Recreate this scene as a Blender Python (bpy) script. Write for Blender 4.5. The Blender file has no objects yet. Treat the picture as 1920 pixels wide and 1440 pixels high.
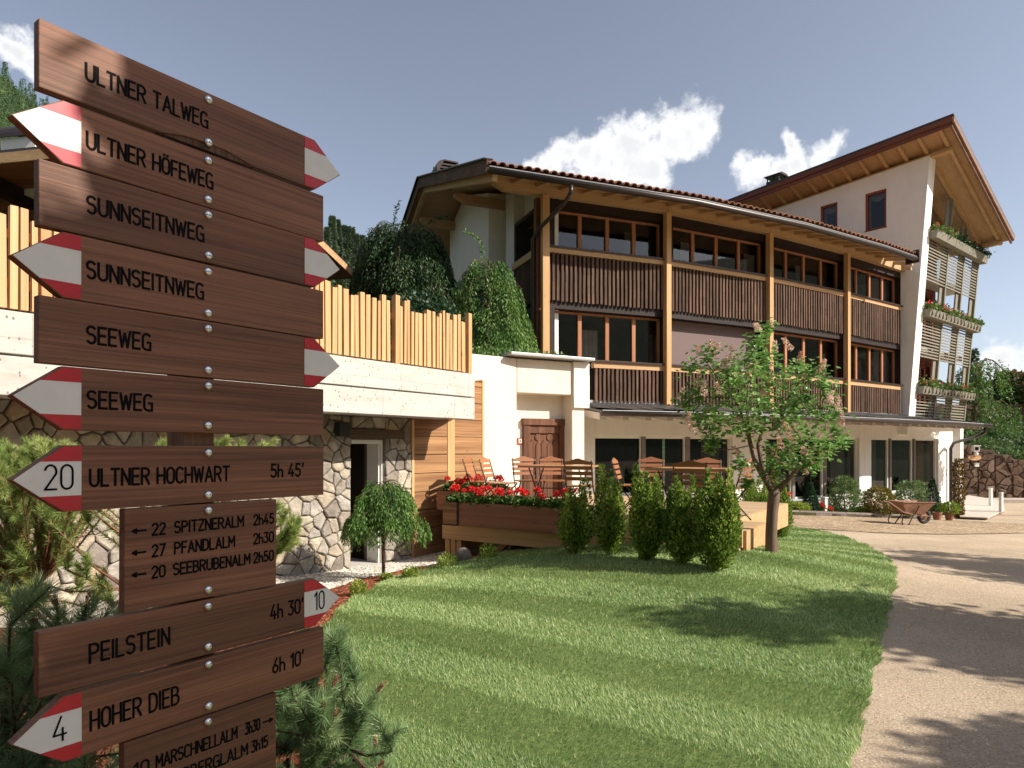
import bpy, math, random
import numpy as np
from mathutils import Vector, Matrix

random.seed(7)
RNG = np.random.default_rng(11)
R = math.radians
SC = bpy.context.scene
COL = SC.collection

# ------------------------------------------------------------------ camera
F, CX, HY, CH = 1265.0, 960.0, 838.0, 1.55      # focal length and horizon of the photograph, in its pixels; eye height
cam_d = bpy.data.cameras.new('camera')
cam_d.sensor_width = 36.0
cam_d.lens = 36.0 * F / 1920.0
cam_d.shift_y = (HY - 720.0) / 1920.0
cam_d.clip_start = 0.05
cam_d.clip_end = 4000
cam = bpy.data.objects.new('camera', cam_d)
cam.location = (0, 0, CH)
cam.rotation_euler = (R(90), 0, 0)
COL.objects.link(cam)
SC.camera = cam

# ------------------------------------------------------------------ light
SUN = Vector((1.294, -0.438, 1.02)).normalized()       # towards the sun
sun_el = math.asin(SUN.z)
sun_az = math.atan2(SUN.x, SUN.y)
sd = bpy.data.lights.new('sun', 'SUN')
sd.energy = 5.0
sd.angle = R(0.55)
sd.color = (1.0, 0.93, 0.82)
so = bpy.data.objects.new('sun', sd)
so.rotation_euler = (-SUN).to_track_quat('-Z', 'Y').to_euler()
so.location = (20, -5, 30)
COL.objects.link(so)
SC.view_settings.view_transform = 'Standard'
SC.view_settings.look = 'None'
SC.view_settings.exposure = 0.62
SC.view_settings.gamma = 1.0
SC.render.engine = 'CYCLES'

world = bpy.data.worlds.new('World')
SC.world = world
world.use_nodes = True
wt = world.node_tree
for n in list(wt.nodes):
    wt.nodes.remove(n)


def wn(t, **kw):
    n = wt.nodes.new(t)
    for k, v in kw.items():
        setattr(n, k, v)
    return n


def wl(a, b):
    wt.links.new(a, b)


sky = wn('ShaderNodeTexSky', sky_type='NISHITA')
sky.sun_disc = False
sky.sun_elevation = sun_el
sky.sun_rotation = sun_az
sky.altitude = 900
sky.air_density = 0.85
sky.dust_density = 2.6
sky.ozone_density = 1.0
hs = wn('ShaderNodeHueSaturation')
hs.inputs['Saturation'].default_value = 0.62
hs.inputs['Value'].default_value = 1.0
wl(sky.outputs[0], hs.inputs['Color'])
tc = wn('ShaderNodeTexCoord')
nrm = wn('ShaderNodeVectorMath', operation='NORMALIZE')
wl(tc.outputs['Generated'], nrm.inputs[0])
CL = [(1030, 296, 26), (1062, 290, 22), (1088, 290, 34), (1122, 296, 44), (1168, 292, 50), (1212, 276, 46), (1255, 264, 42),
      (1290, 252, 38), (1318, 240, 26), (1195, 236, 20), (1176, 322, 46), (1130, 325, 46), (1225, 312, 40), (1000, 312, 18),
      (1412, 320, 22), (1482, 268, 17), (1492, 300, 24), (1530, 292, 24), (1566, 276, 17), (1455, 318, 20),
      (1875, 690, 34), (1912, 706, 44), (1850, 705, 20), (1960, 700, 50), (22, 96, 26),
      (48, 112, 24), (-6, 82, 30), (2060, 640, 60), (-90, 60, 50), (75, 128, 20)]
wpn = wn('ShaderNodeTexNoise')
wpn.inputs['Scale'].default_value = 16
wpn.inputs['Detail'].default_value = 6
wl(nrm.outputs[0], wpn.inputs['Vector'])
wp1 = wn('ShaderNodeVectorMath', operation='SUBTRACT')
wl(wpn.outputs['Color'], wp1.inputs[0])
wp1.inputs[1].default_value = (0.5, 0.5, 0.5)
wp2 = wn('ShaderNodeVectorMath', operation='SCALE')
wl(wp1.outputs[0], wp2.inputs[0])
wp2.inputs['Scale'].default_value = 0.048
wp3 = wn('ShaderNodeVectorMath', operation='ADD')
wl(nrm.outputs[0], wp3.inputs[0])
wl(wp2.outputs[0], wp3.inputs[1])
prev = None
for (px, py, rr) in CL:
    v = Vector(((px - CX) / F, 1.0, (HY - py) / F))
    ln = v.length
    v.normalize()
    d = wn('ShaderNodeVectorMath', operation='DISTANCE')
    wl(wp3.outputs[0], d.inputs[0])
    d.inputs[1].default_value = v
    m = wn('ShaderNodeMath', operation='DIVIDE')
    wl(d.outputs['Value'], m.inputs[0])
    m.inputs[1].default_value = rr / F / ln * 1.0
    if prev is None:
        prev = m
    else:
        q = wn('ShaderNodeMath', operation='SMOOTH_MIN')
        wl(prev.outputs[0], q.inputs[0])
        wl(m.outputs[0], q.inputs[1])
        q.inputs[2].default_value = 0.15
        prev = q
cn = wn('ShaderNodeTexNoise')
cn.inputs['Scale'].default_value = 26
cn.inputs['Detail'].default_value = 9
cn.inputs['Roughness'].default_value = 0.62
wl(nrm.outputs[0], cn.inputs['Vector'])
m1 = wn('ShaderNodeMath', operation='MULTIPLY_ADD')          # noise displaces the edge
wl(cn.outputs['Fac'], m1.inputs[0])
m1.inputs[1].default_value = 3.4
m1.inputs[2].default_value = -0.52
m2 = wn('ShaderNodeMath', operation='SUBTRACT')
wl(m1.outputs[0], m2.inputs[0])
wl(prev.outputs[0], m2.inputs[1])
mr = wn('ShaderNodeMapRange', interpolation_type='SMOOTHSTEP')
mr.inputs['From Min'].default_value = -0.40
mr.inputs['From Max'].default_value = 0.55
wl(m2.outputs[0], mr.inputs['Value'])
mr2 = wn('ShaderNodeMapRange')                                # deep parts grey
mr2.inputs['From Min'].default_value = 0.25
mr2.inputs['From Max'].default_value = 1.0
wl(m2.outputs[0], mr2.inputs['Value'])
ccol = wn('ShaderNodeMix', data_type='RGBA')
ccol.inputs[6].default_value = (6.3, 6.35, 6.45, 1)
ccol.inputs[7].default_value = (4.2, 4.3, 4.45, 1)
cn2 = wn('ShaderNodeTexNoise')
cn2.inputs['Scale'].default_value = 9
cn2.inputs['Detail'].default_value = 5
wl(nrm.outputs[0], cn2.inputs['Vector'])
mm = wn('ShaderNodeMath', operation='MULTIPLY')
wl(mr2.outputs[0], mm.inputs[0])
wl(cn2.outputs['Fac'], mm.inputs[1])
wl(mm.outputs[0], ccol.inputs[0])
mix = wn('ShaderNodeMix', data_type='RGBA')
wl(mr.outputs[0], mix.inputs[0])
wl(hs.outputs[0], mix.inputs[6])
wl(ccol.outputs[2], mix.inputs[7])
bg = wn('ShaderNodeBackground')
bg.inputs['Strength'].default_value = 0.1125
wl(mix.outputs[2], bg.inputs['Color'])
wo = wn('ShaderNodeOutputWorld')
wl(bg.outputs[0], wo.inputs['Surface'])


# ------------------------------------------------------------------ helpers
def sstep(t, a, b):
    t = max(0.0, min(1.0, (t - a) / (b - a)))
    return t * t * (3 - 2 * t)


def g(x, y):                                              # height of the ground
    return (-0.02 * min(y, 40)
            + 0.42 * math.exp(-(((x - 2.4) / 2.6) ** 2 + ((y - 9.0) / 2.8) ** 2))
            - 0.12 * math.exp(-(((x + 2.2) / 1.5) ** 2 + ((y - 11.0) / 2.5) ** 2))
            - 0.06 * max(0.0, min(x - 7.5, 7.5)) * sstep(y, 8, 14))


def P(px, py, Y):                                         # a point of the place seen at (px, py), Y metres ahead
    return Vector(((px - CX) / F * Y, Y, CH + (HY - py) / F * Y))


def G(px, py):                                            # the ground point seen there
    r = (px - CX) / F
    lo, hi = 1.0, 60.0
    for k in range(60):
        m = (lo + hi) / 2
        if CH - (py - HY) / F * m > g(r * m, m):
            lo = m
        else:
            hi = m
    return Vector((r * lo, lo, g(r * lo, lo)))


W = {}                                                    # world matrix of every parent


def mw(o):
    return W.get(o.name, Matrix.Identity(4))


class MB:
    def __init__(self):
        self.v, self.f, self.mi, self.m, self.cuts = [], [], [], 0, []

    def add(self, vs, fs):
        n = len(self.v)
        self.cuts.append((n, len(self.f)))
        self.v += [tuple(p) for p in vs]
        self.f += [tuple(i + n for i in f) for f in fs]
        self.mi += [self.m] * len(fs)
        return self

    def box(self, lo, hi, M=None):
        (a, b, c), (d, e, f) = lo, hi
        vs = [Vector(p) for p in ((a, b, c), (d, b, c), (d, e, c), (a, e, c), (a, b, f), (d, b, f), (d, e, f), (a, e, f))]
        if M is not None:
            vs = [M @ p for p in vs]
        return self.add(vs, [(3, 2, 1, 0), (4, 5, 6, 7), (0, 1, 5, 4), (1, 2, 6, 5), (2, 3, 7, 6), (3, 0, 4, 7)])

    def bar(self, p0, p1, w, h, up=(0, 0, 1)):
        p0, p1, up = Vector(p0), Vector(p1), Vector(up)
        t = (p1 - p0).normalized()
        s = t.cross(up)
        if s.length < 1e-4:
            s = t.cross(Vector((1, 0, 0)))
        s.normalize()
        u = s.cross(t)
        vs = []
        for p in (p0, p1):
            for (a, b) in ((-1, -1), (1, -1), (1, 1), (-1, 1)):
                vs.append(p + s * (a * w / 2) + u * (b * h / 2))
        return self.add(vs, [(3, 2, 1, 0), (4, 5, 6, 7), (0, 1, 5, 4), (1, 2, 6, 5), (2, 3, 7, 6), (3, 0, 4, 7)])

    def prism(self, poly, ext):
        poly = [Vector(p) for p in poly]
        ext = Vector(ext)
        n = len(poly)
        vs = poly + [p + ext for p in poly]
        fs = [tuple(reversed(range(n))), tuple(range(n, 2 * n))]
        fs += [(i, (i + 1) % n, n + (i + 1) % n, n + i) for i in range(n)]
        nn = Vector((0, 0, 0))
        for i in range(1, n - 1):
            nn += (poly[i] - poly[0]).cross(poly[i + 1] - poly[0])
        if nn.dot(ext) < 0:
            fs = [tuple(reversed(f)) for f in fs]
        return self.add(vs, fs)

    def quad(self, *p):
        return self.add(p, [tuple(range(len(p)))])

    def tube(self, pts, rad, n=8):
        pts = [Vector(p) for p in pts]
        if not isinstance(rad, (list, tuple)):
            rad = [rad] * len(pts)
        vs, fs = [], []
        ref = None
        for i, p in enumerate(pts):
            t = (pts[min(i + 1, len(pts) - 1)] - pts[max(i - 1, 0)]).normalized()
            if ref is None:
                ref = t.cross(Vector((0.13, 0.21, 1))) if abs(t.z) < 0.9 else t.cross(Vector((1, 0.1, 0)))
            a = (ref - t * ref.dot(t)).normalized()
            b = t.cross(a)
            ref = a
            for k in range(n):
                th = 2 * math.pi * k / n
                vs.append(p + (a * math.cos(th) + b * math.sin(th)) * rad[i])
        for i in range(len(pts) - 1):
            for k in range(n):
                fs.append((i * n + k, i * n + (k + 1) % n, (i + 1) * n + (k + 1) % n, (i + 1) * n + k))
        fs.append(tuple(reversed(range(n))))
        fs.append(tuple(range((len(pts) - 1) * n, len(pts) * n)))
        return self.add(vs, fs)

    def lathe(self, prof, c, n=16):
        c = Vector(c)
        vs, fs = [], []
        for (r, z) in prof:
            for k in range(n):
                th = 2 * math.pi * k / n
                vs.append(c + Vector((r * math.cos(th), r * math.sin(th), z)))
        for i in range(len(prof) - 1):
            for k in range(n):
                fs.append((i * n + k, i * n + (k + 1) % n, (i + 1) * n + (k + 1) % n, (i + 1) * n + k))
        fs.append(tuple(reversed(range(n))))
        fs.append(tuple(range((len(prof) - 1) * n, len(prof) * n)))
        return self.add(vs, fs)

    def blob(self, c, r, nu=8, nv=6, jit=0.0):
        c, vs, fs = Vector(c), [], []
        if not isinstance(r, (list, tuple)):
            r = (r, r, r)
        for i in range(nv + 1):
            ph = math.pi * i / nv
            for k in range(nu):
                th = 2 * math.pi * k / nu
                j = 1 + random.uniform(-jit, jit)
                vs.append(c + Vector((r[0] * math.sin(ph) * math.cos(th) * j, r[1] * math.sin(ph) * math.sin(th) * j, -r[2] * math.cos(ph) * j)))
        for i in range(nv):
            for k in range(nu):
                fs.append((i * nu + k, i * nu + (k + 1) % nu, (i + 1) * nu + (k + 1) % nu, (i + 1) * nu + k))
        return self.add(vs, fs)

    def each(self, name, mat, parent=None, M=None, **kw):   # every added piece as an object of its own
        out = []
        for k, (a, fa) in enumerate(self.cuts):
            b_, fb = self.cuts[k + 1] if k + 1 < len(self.cuts) else (len(self.v), len(self.f))
            q = MB()
            q.add(self.v[a:b_], [tuple(i - a for i in f) for f in self.f[fa:fb]])
            out.append(q.build(name, mat, parent, M, **kw))
        return out

    def build(self, name, mat, parent=None, M=None, smooth=False, bevel=0.0, vals=None):
        me = bpy.data.meshes.new(name)
        vs = self.v
        if parent is not None and M is None:
            inv = mw(parent).inverted()
            vs = [inv @ Vector(p) for p in vs]
        me.from_pydata([tuple(p) for p in vs], [], self.f)
        mats = mat if isinstance(mat, (list, tuple)) else [mat]
        for m in mats:
            me.materials.append(m)
        if len(mats) > 1:
            me.polygons.foreach_set('material_index', self.mi)
        if smooth:
            me.polygons.foreach_set('use_smooth', [True] * len(me.polygons))
        if vals is not None:
            a = me.attributes.new('v', 'FLOAT', 'FACE')
            a.data.foreach_set('value', vals)
        me.update()
        o = bpy.data.objects.new(name, me)
        COL.objects.link(o)
        wm = M.copy() if M is not None else (mw(parent).copy() if parent is not None else Matrix.Identity(4))
        if parent is not None:
            o.parent = parent
            o.matrix_basis = mw(parent).inverted() @ wm
        else:
            o.matrix_basis = wm
        W[o.name] = wm
        if bevel:
            b = o.modifiers.new('bevel', 'BEVEL')
            b.width = bevel
            b.segments = 2
            b.limit_method = 'ANGLE'
            b.angle_limit = R(40)
        return o


def tag(o, label, cat, group=None, kind=None):
    if label:
        o['label'] = label
    if cat:
        o['category'] = cat
    if group:
        o['group'] = group
    if kind:
        o['kind'] = kind
    return o


def thing(name, loc, label, cat, group=None, rz=0.0):
    o = bpy.data.objects.new(name, None)
    COL.objects.link(o)
    o.empty_display_size = 0.2
    o.location = loc
    o.rotation_euler = (0, 0, rz)
    W[o.name] = Matrix.Translation(Vector(loc)) @ Matrix.Rotation(rz, 4, 'Z')
    return tag(o, label, cat, group)


def struct(o):
    o['kind'] = 'structure'
    return o


def dup(root, loc, rz, label, group=None):                # a thing with copies of its parts and sub-parts
    r = root.copy()
    COL.objects.link(r)
    r.location = loc
    r.rotation_euler = (0, 0, rz)
    r['label'] = label
    if group:
        r['group'] = group
    for c in list(root.children):
        d = c.copy()
        COL.objects.link(d)
        d.parent = r
        for e in c.children:
            h = e.copy()
            COL.objects.link(h)
            h.parent = d
    return r


def nz(a):
    return a / np.maximum(np.linalg.norm(a, axis=1, keepdims=True), 1e-9)


def cloud(name, p, d, L, wd, mat, parent=None, v=None, nrm_=None, tri=False, M=None, curl=0.0):
    """Many leaf-sized faces: p bases, d directions, L lengths, wd widths."""
    p, d = np.asarray(p, float), nz(np.asarray(d, float))
    n = len(p)
    L = np.broadcast_to(np.asarray(L, float), (n,))[:, None]
    wd = np.broadcast_to(np.asarray(wd, float), (n,))[:, None]
    if nrm_ is None:
        nrm_ = RNG.normal(size=(n, 3))
    s = nz(np.cross(d, nrm_))
    up = nz(np.cross(s, d))
    if parent is not None and M is None:
        inv = np.array(mw(parent).inverted())
        p = p @ inv[:3, :3].T + inv[:3, 3]
        d, s, up = d @ inv[:3, :3].T, s @ inv[:3, :3].T, up @ inv[:3, :3].T
    k = 3 if tri else 4
    V = np.empty((n, k, 3))
    if tri:
        V[:, 0] = p - s * wd / 2
        V[:, 1] = p + s * wd / 2
        V[:, 2] = p + d * L + up * L * curl
    else:
        V[:, 0] = p
        V[:, 1] = p + d * L * 0.45 + s * wd / 2
        V[:, 2] = p + d * L + up * L * curl
        V[:, 3] = p + d * L * 0.45 - s * wd / 2
    me = bpy.data.meshes.new(name)
    me.vertices.add(n * k)
    me.vertices.foreach_set('co', V.reshape(-1).astype(np.float32))
    me.loops.add(n * k)
    me.loops.foreach_set('vertex_index', np.arange(n * k, dtype=np.int32))
    me.polygons.add(n)
    me.polygons.foreach_set('loop_start', np.arange(0, n * k, k, dtype=np.int32))
    me.polygons.foreach_set('loop_total', np.full(n, k, dtype=np.int32))
    me.materials.append(mat)
    a = me.attributes.new('v', 'FLOAT', 'FACE')
    a.data.foreach_set('value', (RNG.random(n) if v is None else np.clip(v, 0, 1)).astype(np.float32))
    me.update(calc_edges=True)
    o = bpy.data.objects.new(name, me)
    COL.objects.link(o)
    wm = M.copy() if M is not None else (mw(parent).copy() if parent is not None else Matrix.Identity(4))
    if parent is not None:
        o.parent = parent
        o.matrix_basis = mw(parent).inverted() @ wm
    else:
        o.matrix_basis = wm
    W[o.name] = wm
    return o


def clump(p, s=3.0, seed=0.0):                            # smooth natural variation over a crown
    p = np.asarray(p)
    return 0.5 + 0.25 * np.sin(p[:, 0] * s + seed) * np.cos(p[:, 1] * s * 1.3 + seed * 2) + 0.25 * np.sin(p[:, 2] * s * 1.7 + p[:, 0] * s * .6 + seed * 3)


# ------------------------------------------------------------------ materials
def mat_new(name):
    m = bpy.data.materials.new(name)
    m.use_nodes = True
    t = m.node_tree
    b = t.nodes['Principled BSDF']
    return m, t, b


def nd(t, typ, ins=None, **kw):
    n = t.nodes.new(typ)
    for k, v in kw.items():
        setattr(n, k, v)
    for k, v in (ins or {}).items():
        n.inputs[k].default_value = v
    return n


def ramp(t, fac, stops):
    r = t.nodes.new('ShaderNodeValToRGB')
    e = r.color_ramp.elements
    while len(e) < len(stops):
        e.new(0.5)
    for q, (pos, c) in zip(e, stops):
        q.position = pos
        q.color = (c[0], c[1], c[2], 1)
    t.links.new(fac, r.inputs[0])
    return r


def coords(t, stretch=(1, 1, 1), kind='Object'):
    c = t.nodes.new('ShaderNodeTexCoord')
    mp = nd(t, 'ShaderNodeMapping')
    mp.inputs['Scale'].default_value = stretch
    t.links.new(c.outputs[kind], mp.inputs[0])
    return mp.outputs[0]


def bump(t, b, h, strength=0.3, dist=0.01):
    n = nd(t, 'ShaderNodeBump', {'Strength': strength, 'Distance': dist})
    t.links.new(h, n.inputs['Height'])
    t.links.new(n.outputs[0], b.inputs['Normal'])


def plain(name, col, rough=0.6, var=0.12, scale=6.0, metal=0.0, bmp=0.0, bscale=60.0, spec=0.5, stain=0.0):
    m, t, b = mat_new(name)
    b.inputs['Roughness'].default_value = rough
    b.inputs['Metallic'].default_value = metal
    b.inputs['Specular IOR Level'].default_value = spec
    co = coords(t)
    nz_ = nd(t, 'ShaderNodeTexNoise', {'Scale': scale, 'Detail': 8.0, 'Roughness': 0.6})
    t.links.new(co, nz_.inputs['Vector'])
    lo = [c * (1 - var) for c in col]
    hi = [min(1, c * (1 + var)) for c in col]
    r = ramp(t, nz_.outputs['Fac'], [(0.3, lo), (0.7, hi)])
    out = r.outputs[0]
    if stain:
        n2 = nd(t, 'ShaderNodeTexNoise', {'Scale': 1.0, 'Detail': 6.0, 'Roughness': 0.7})
        t.links.new(coords(t, (2.2, 2.2, 0.45)), n2.inputs['Vector'])
        r2 = ramp(t, n2.outputs['Fac'], [(0.35, (1, 1, 1)), (0.75, (1 - stain, 1 - stain * 1.05, 1 - stain * 1.15))])
        mx = nd(t, 'ShaderNodeMix', {0: 1.0}, data_type='RGBA', blend_type='MULTIPLY')
        t.links.new(out, mx.inputs[6])
        t.links.new(r2.outputs[0], mx.inputs[7])
        out = mx.outputs[2]
    t.links.new(out, b.inputs['Base Color'])
    if bmp:
        n3 = nd(t, 'ShaderNodeTexNoise', {'Scale': bscale, 'Detail': 5.0})
        t.links.new(co, n3.inputs['Vector'])
        bump(t, b, n3.outputs['Fac'], bmp, 0.01)
    return m


def wood(name, dark, light, grain='X', fine=1.0, rough=0.65, bmp=0.25, rings=60.0, knots=True, var=0.25, weather=0.0, spec=0.3):
    """Sawn timber with its grain along one axis of the object."""
    m, t, b = mat_new(name)
    b.inputs['Roughness'].default_value = rough
    b.inputs['Specular IOR Level'].default_value = spec
    oi0 = t.nodes.new('ShaderNodeObjectInfo')
    ofs = nd(t, 'ShaderNodeVectorMath', operation='SCALE')
    ofs.inputs[0].default_value = (31.0, 17.0, 47.0)
    t.links.new(oi0.outputs['Random'], ofs.inputs['Scale'])

    def coords(t, stretch):                                 # every timber gets its own stretch of grain
        c = t.nodes.new('ShaderNodeTexCoord')
        ad = nd(t, 'ShaderNodeVectorMath', operation='ADD')
        t.links.new(c.outputs['Object'], ad.inputs[0])
        t.links.new(ofs.outputs[0], ad.inputs[1])
        mp = nd(t, 'ShaderNodeMapping')
        mp.inputs['Scale'].default_value = stretch
        t.links.new(ad.outputs[0], mp.inputs[0])
        return mp.outputs[0]
    st = {'X': (0.6, 9, 9), 'Y': (9, 0.6, 9), 'Z': (9, 9, 0.6)}[grain]
    big = nd(t, 'ShaderNodeTexNoise', {'Scale': 0.8 * fine, 'Detail': 2.0})
    t.links.new(coords(t, st), big.inputs['Vector'])
    wv = nd(t, 'ShaderNodeTexNoise', {'Scale': 1.0, 'Detail': 6.0, 'Roughness': 0.65})
    st2 = tuple(s * fine * rings / 60.0 * (1 if s < 1 else 5.5) for s in st)
    t.links.new(coords(t, st2), wv.inputs['Vector'])
    mx = nd(t, 'ShaderNodeMath', operation='MULTIPLY_ADD')
    t.links.new(wv.outputs['Fac'], mx.inputs[0])
    mx.inputs[1].default_value = 0.62
    sc = nd(t, 'ShaderNodeMath', operation='MULTIPLY')
    t.links.new(big.outputs['Fac'], sc.inputs[0])
    sc.inputs[1].default_value = 0.38
    t.links.new(sc.outputs[0], mx.inputs[2])
    r = ramp(t, mx.outputs[0], [(0.36, dark), (0.66, light)])
    out = r.outputs[0]
    oi = t.nodes.new('ShaderNodeObjectInfo')
    geo = t.nodes.new('ShaderNodeNewGeometry')
    rr = nd(t, 'ShaderNodeMath', operation='ADD')
    t.links.new(oi.outputs['Random'], rr.inputs[0])
    t.links.new(geo.outputs['Random Per Island'], rr.inputs[1])
    r3 = ramp(t, rr.outputs[0], [(0.0, (1 - var,) * 3), (1.0, (1, 1, 1))])
    rr2 = nd(t, 'ShaderNodeMath', {1: 0.5}, operation='MULTIPLY')
    t.links.new(rr.outputs[0], rr2.inputs[0])
    t.links.new(rr2.outputs[0], r3.inputs[0])
    m3 = nd(t, 'ShaderNodeMix', {0: 1.0}, data_type='RGBA', blend_type='MULTIPLY')
    t.links.new(out, m3.inputs[6])
    t.links.new(r3.outputs[0], m3.inputs[7])
    out = m3.outputs[2]
    if knots:
        vo = nd(t, 'ShaderNodeTexVoronoi', {'Scale': 1.0, 'Randomness': 1.0})
        kst = {'X': (1.6, 6, 6), 'Y': (6, 1.6, 6), 'Z': (6, 6, 1.6)}[grain]
        t.links.new(coords(t, kst), vo.inputs['Vector'])
        rk = ramp(t, vo.outputs['Distance'], [(0.02, (0.38, 0.29, 0.24)), (0.09, (1, 1, 1))])
        m4 = nd(t, 'ShaderNodeMix', {0: 1.0}, data_type='RGBA', blend_type='MULTIPLY')
        t.links.new(out, m4.inputs[6])
        t.links.new(rk.outputs[0], m4.inputs[7])
        out = m4.outputs[2]
    if weather:
        n5 = nd(t, 'ShaderNodeTexNoise', {'Scale': 1.3, 'Detail': 7.0, 'Roughness': 0.7})
        t.links.new(coords(t, tuple(0.5 * s / 4 if s < 1 else 1.6 for s in st)), n5.inputs['Vector'])
        r5 = ramp(t, n5.outputs['Fac'], [(0.42, (1, 1, 1)), (0.7, (1 - weather,) * 3)])
        m5 = nd(t, 'ShaderNodeMix', {0: 1.0}, data_type='RGBA', blend_type='MULTIPLY')
        t.links.new(out, m5.inputs[6])
        t.links.new(r5.outputs[0], m5.inputs[7])
        out = m5.outputs[2]
    t.links.new(out, b.inputs['Base Color'])
    bump(t, b, wv.outputs['Fac'], bmp, 0.004)
    return m


def leafm(name, stops, trans=0.3, rough=0.5, spec=0.35):
    m, t, b = mat_new(name)
    at = nd(t, 'ShaderNodeAttribute', attribute_name='v')
    r = ramp(t, at.outputs['Fac'], stops)
    t.links.new(r.outputs[0], b.inputs['Base Color'])
    b.inputs['Roughness'].default_value = rough
    b.inputs['Specular IOR Level'].default_value = spec
    if trans:
        tr = nd(t, 'ShaderNodeBsdfTranslucent')
        t.links.new(r.outputs[0], tr.inputs['Color'])
        ms = nd(t, 'ShaderNodeMixShader', {0: trans})
        t.links.new(b.outputs[0], ms.inputs[1])
        t.links.new(tr.outputs[0], ms.inputs[2])
        t.links.new(ms.outputs[0], t.nodes['Material Output'].inputs['Surface'])
    return m


def glassm(name, tint=(0.35, 0.36, 0.38), mixv=0.12):
    m, t, b = mat_new(name)
    t.nodes.remove(b)
    tr = nd(t, 'ShaderNodeBsdfTransparent', {'Color': (*tint, 1)})
    gl = nd(t, 'ShaderNodeBsdfGlossy', {'Color': (0.9, 0.93, 0.95, 1), 'Roughness': 0.02})
    fr = nd(t, 'ShaderNodeFresnel', {'IOR': 1.4})
    ad = nd(t, 'ShaderNodeMath', {1: mixv}, operation='ADD')
    t.links.new(fr.outputs[0], ad.inputs[0])
    ms = nd(t, 'ShaderNodeMixShader')
    t.links.new(ad.outputs[0], ms.inputs[0])
    t.links.new(tr.outputs[0], ms.inputs[1])
    t.links.new(gl.outputs[0], ms.inputs[2])
    t.links.new(ms.outputs[0], t.nodes['Material Output'].inputs['Surface'])
    return m


M_plank = wood('sign larch', (0.10, 0.038, 0.019), (0.31, 0.138, 0.075), 'X', 1.6, 0.62, 0.4, 85, True, 0.30, 0.45, 0.4)
M_post = wood('sign post larch', (0.13, 0.06, 0.035), (0.30, 0.16, 0.10), 'Z', 1.2, 0.6, 0.3)
M_red = plain('red sign paint', (0.42, 0.012, 0.022), 0.4, 0.10, 20)
M_white = plain('white sign paint', (0.62, 0.62, 0.595), 0.45, 0.05, 14, stain=0.10)
M_black = plain('black engraving paint', (0.004, 0.0035, 0.0035), 0.8, 0.1, spec=0.1)
M_zinc = plain('zinc bolt', (0.60, 0.62, 0.63), 0.25, 0.1, metal=1.0)
M_larch_z = wood('fresh larch upright', (0.53, 0.27, 0.11), (0.77, 0.485, 0.245), 'Z', 1.0, 0.6, 0.2, 50, True, 0.28)
M_larch_x = wood('fresh larch beam', (0.49, 0.275, 0.13), (0.69, 0.45, 0.245), 'X', 1.0, 0.6, 0.2, 50, True, 0.2)
M_pole_z = wood('glazed spruce post', (0.50, 0.27, 0.11), (0.70, 0.44, 0.21), 'Z', 1.0, 0.55, 0.15, 45, True, 0.12)
M_frame = wood('window frame larch', (0.34, 0.135, 0.062), (0.50, 0.225, 0.115), 'Z', 1.0, 0.5, 0.1, 45, False, 0.12)
M_redframe = wood('red brown window frame', (0.17, 0.04, 0.018), (0.27, 0.075, 0.035), 'Z', 1.0, 0.5, 0.1, 45, False, 0.12)
M_slat = wood('weathered bark slats', (0.055, 0.029, 0.018), (0.285, 0.165, 0.108), 'Z', 1.0, 0.85, 0.6, 90, True, 0.5, 0.5)
M_darkwood = wood('dark stained wood', (0.014, 0.007, 0.006), (0.035, 0.018, 0.014), 'X', 1.0, 0.6, 0.2)
M_beam = wood('roof beam spruce', (0.42, 0.255, 0.12), (0.56, 0.375, 0.20), 'X', 0.8, 0.6, 0.1, 40, True, 0.12)
M_soffit = wood('soffit boards', (0.43, 0.275, 0.14), (0.58, 0.395, 0.22), 'X', 1.2, 0.6, 0.2, 60, True, 0.2)
M_verge = wood('weathered verge board', (0.07, 0.036, 0.026), (0.21, 0.12, 0.085), 'Y', 1.2, 0.75, 0.4, 60, False, 0.2, 0.4)
M_redwood = wood('red brown fascia', (0.13, 0.045, 0.028), (0.27, 0.10, 0.06), 'Y', 1.0, 0.5, 0.2, 50, False, 0.2, 0.3)
M_panel = wood('larch wall boards', (0.23, 0.095, 0.04), (0.60, 0.34, 0.155), 'X', 0.7, 0.6, 0.2, 45, True, 0.45, 0.45)
M_planter = wood('planter boards', (0.18, 0.072, 0.038), (0.34, 0.145, 0.078), 'X', 0.7, 0.6, 0.2, 45, True, 0.15)
M_door = wood('old carved door oak', (0.09, 0.034, 0.018), (0.26, 0.11, 0.055), 'Z', 1.0, 0.7, 0.5, 60, True, 0.35, 0.4)
M_chair = wood('varnished beech', (0.30, 0.11, 0.045), (0.44, 0.19, 0.085), 'X', 1.4, 0.35, 0.1, 40, False, 0.2, 0, 0.6)
M_tabletop = wood('table slats', (0.40, 0.19, 0.085), (0.56, 0.30, 0.15), 'X', 1.4, 0.35, 0.1, 40, False, 0.2, 0, 0.6)
M_deck = wood('deck boards', (0.44, 0.29, 0.16), (0.62, 0.45, 0.28), 'X', 0.9, 0.6, 0.2, 50, True, 0.25, 0.2)
M_lintel = wood('grey weathered lintel', (0.10, 0.065, 0.045), (0.24, 0.165, 0.12), 'X', 1.0, 0.8, 0.5, 60, True, 0.1, 0.4)
M_chalet = wood('chalet boards', (0.17, 0.06, 0.028), (0.34, 0.14, 0.07), 'X', 0.8, 0.65, 0.2, 50, True, 0.25)
M_lilacbark = wood('rough lilac bark', (0.09, 0.055, 0.04), (0.32, 0.215, 0.155), 'Z', 2.2, 0.9, 1.0, 70, False, 0.1, 0.4)
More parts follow.
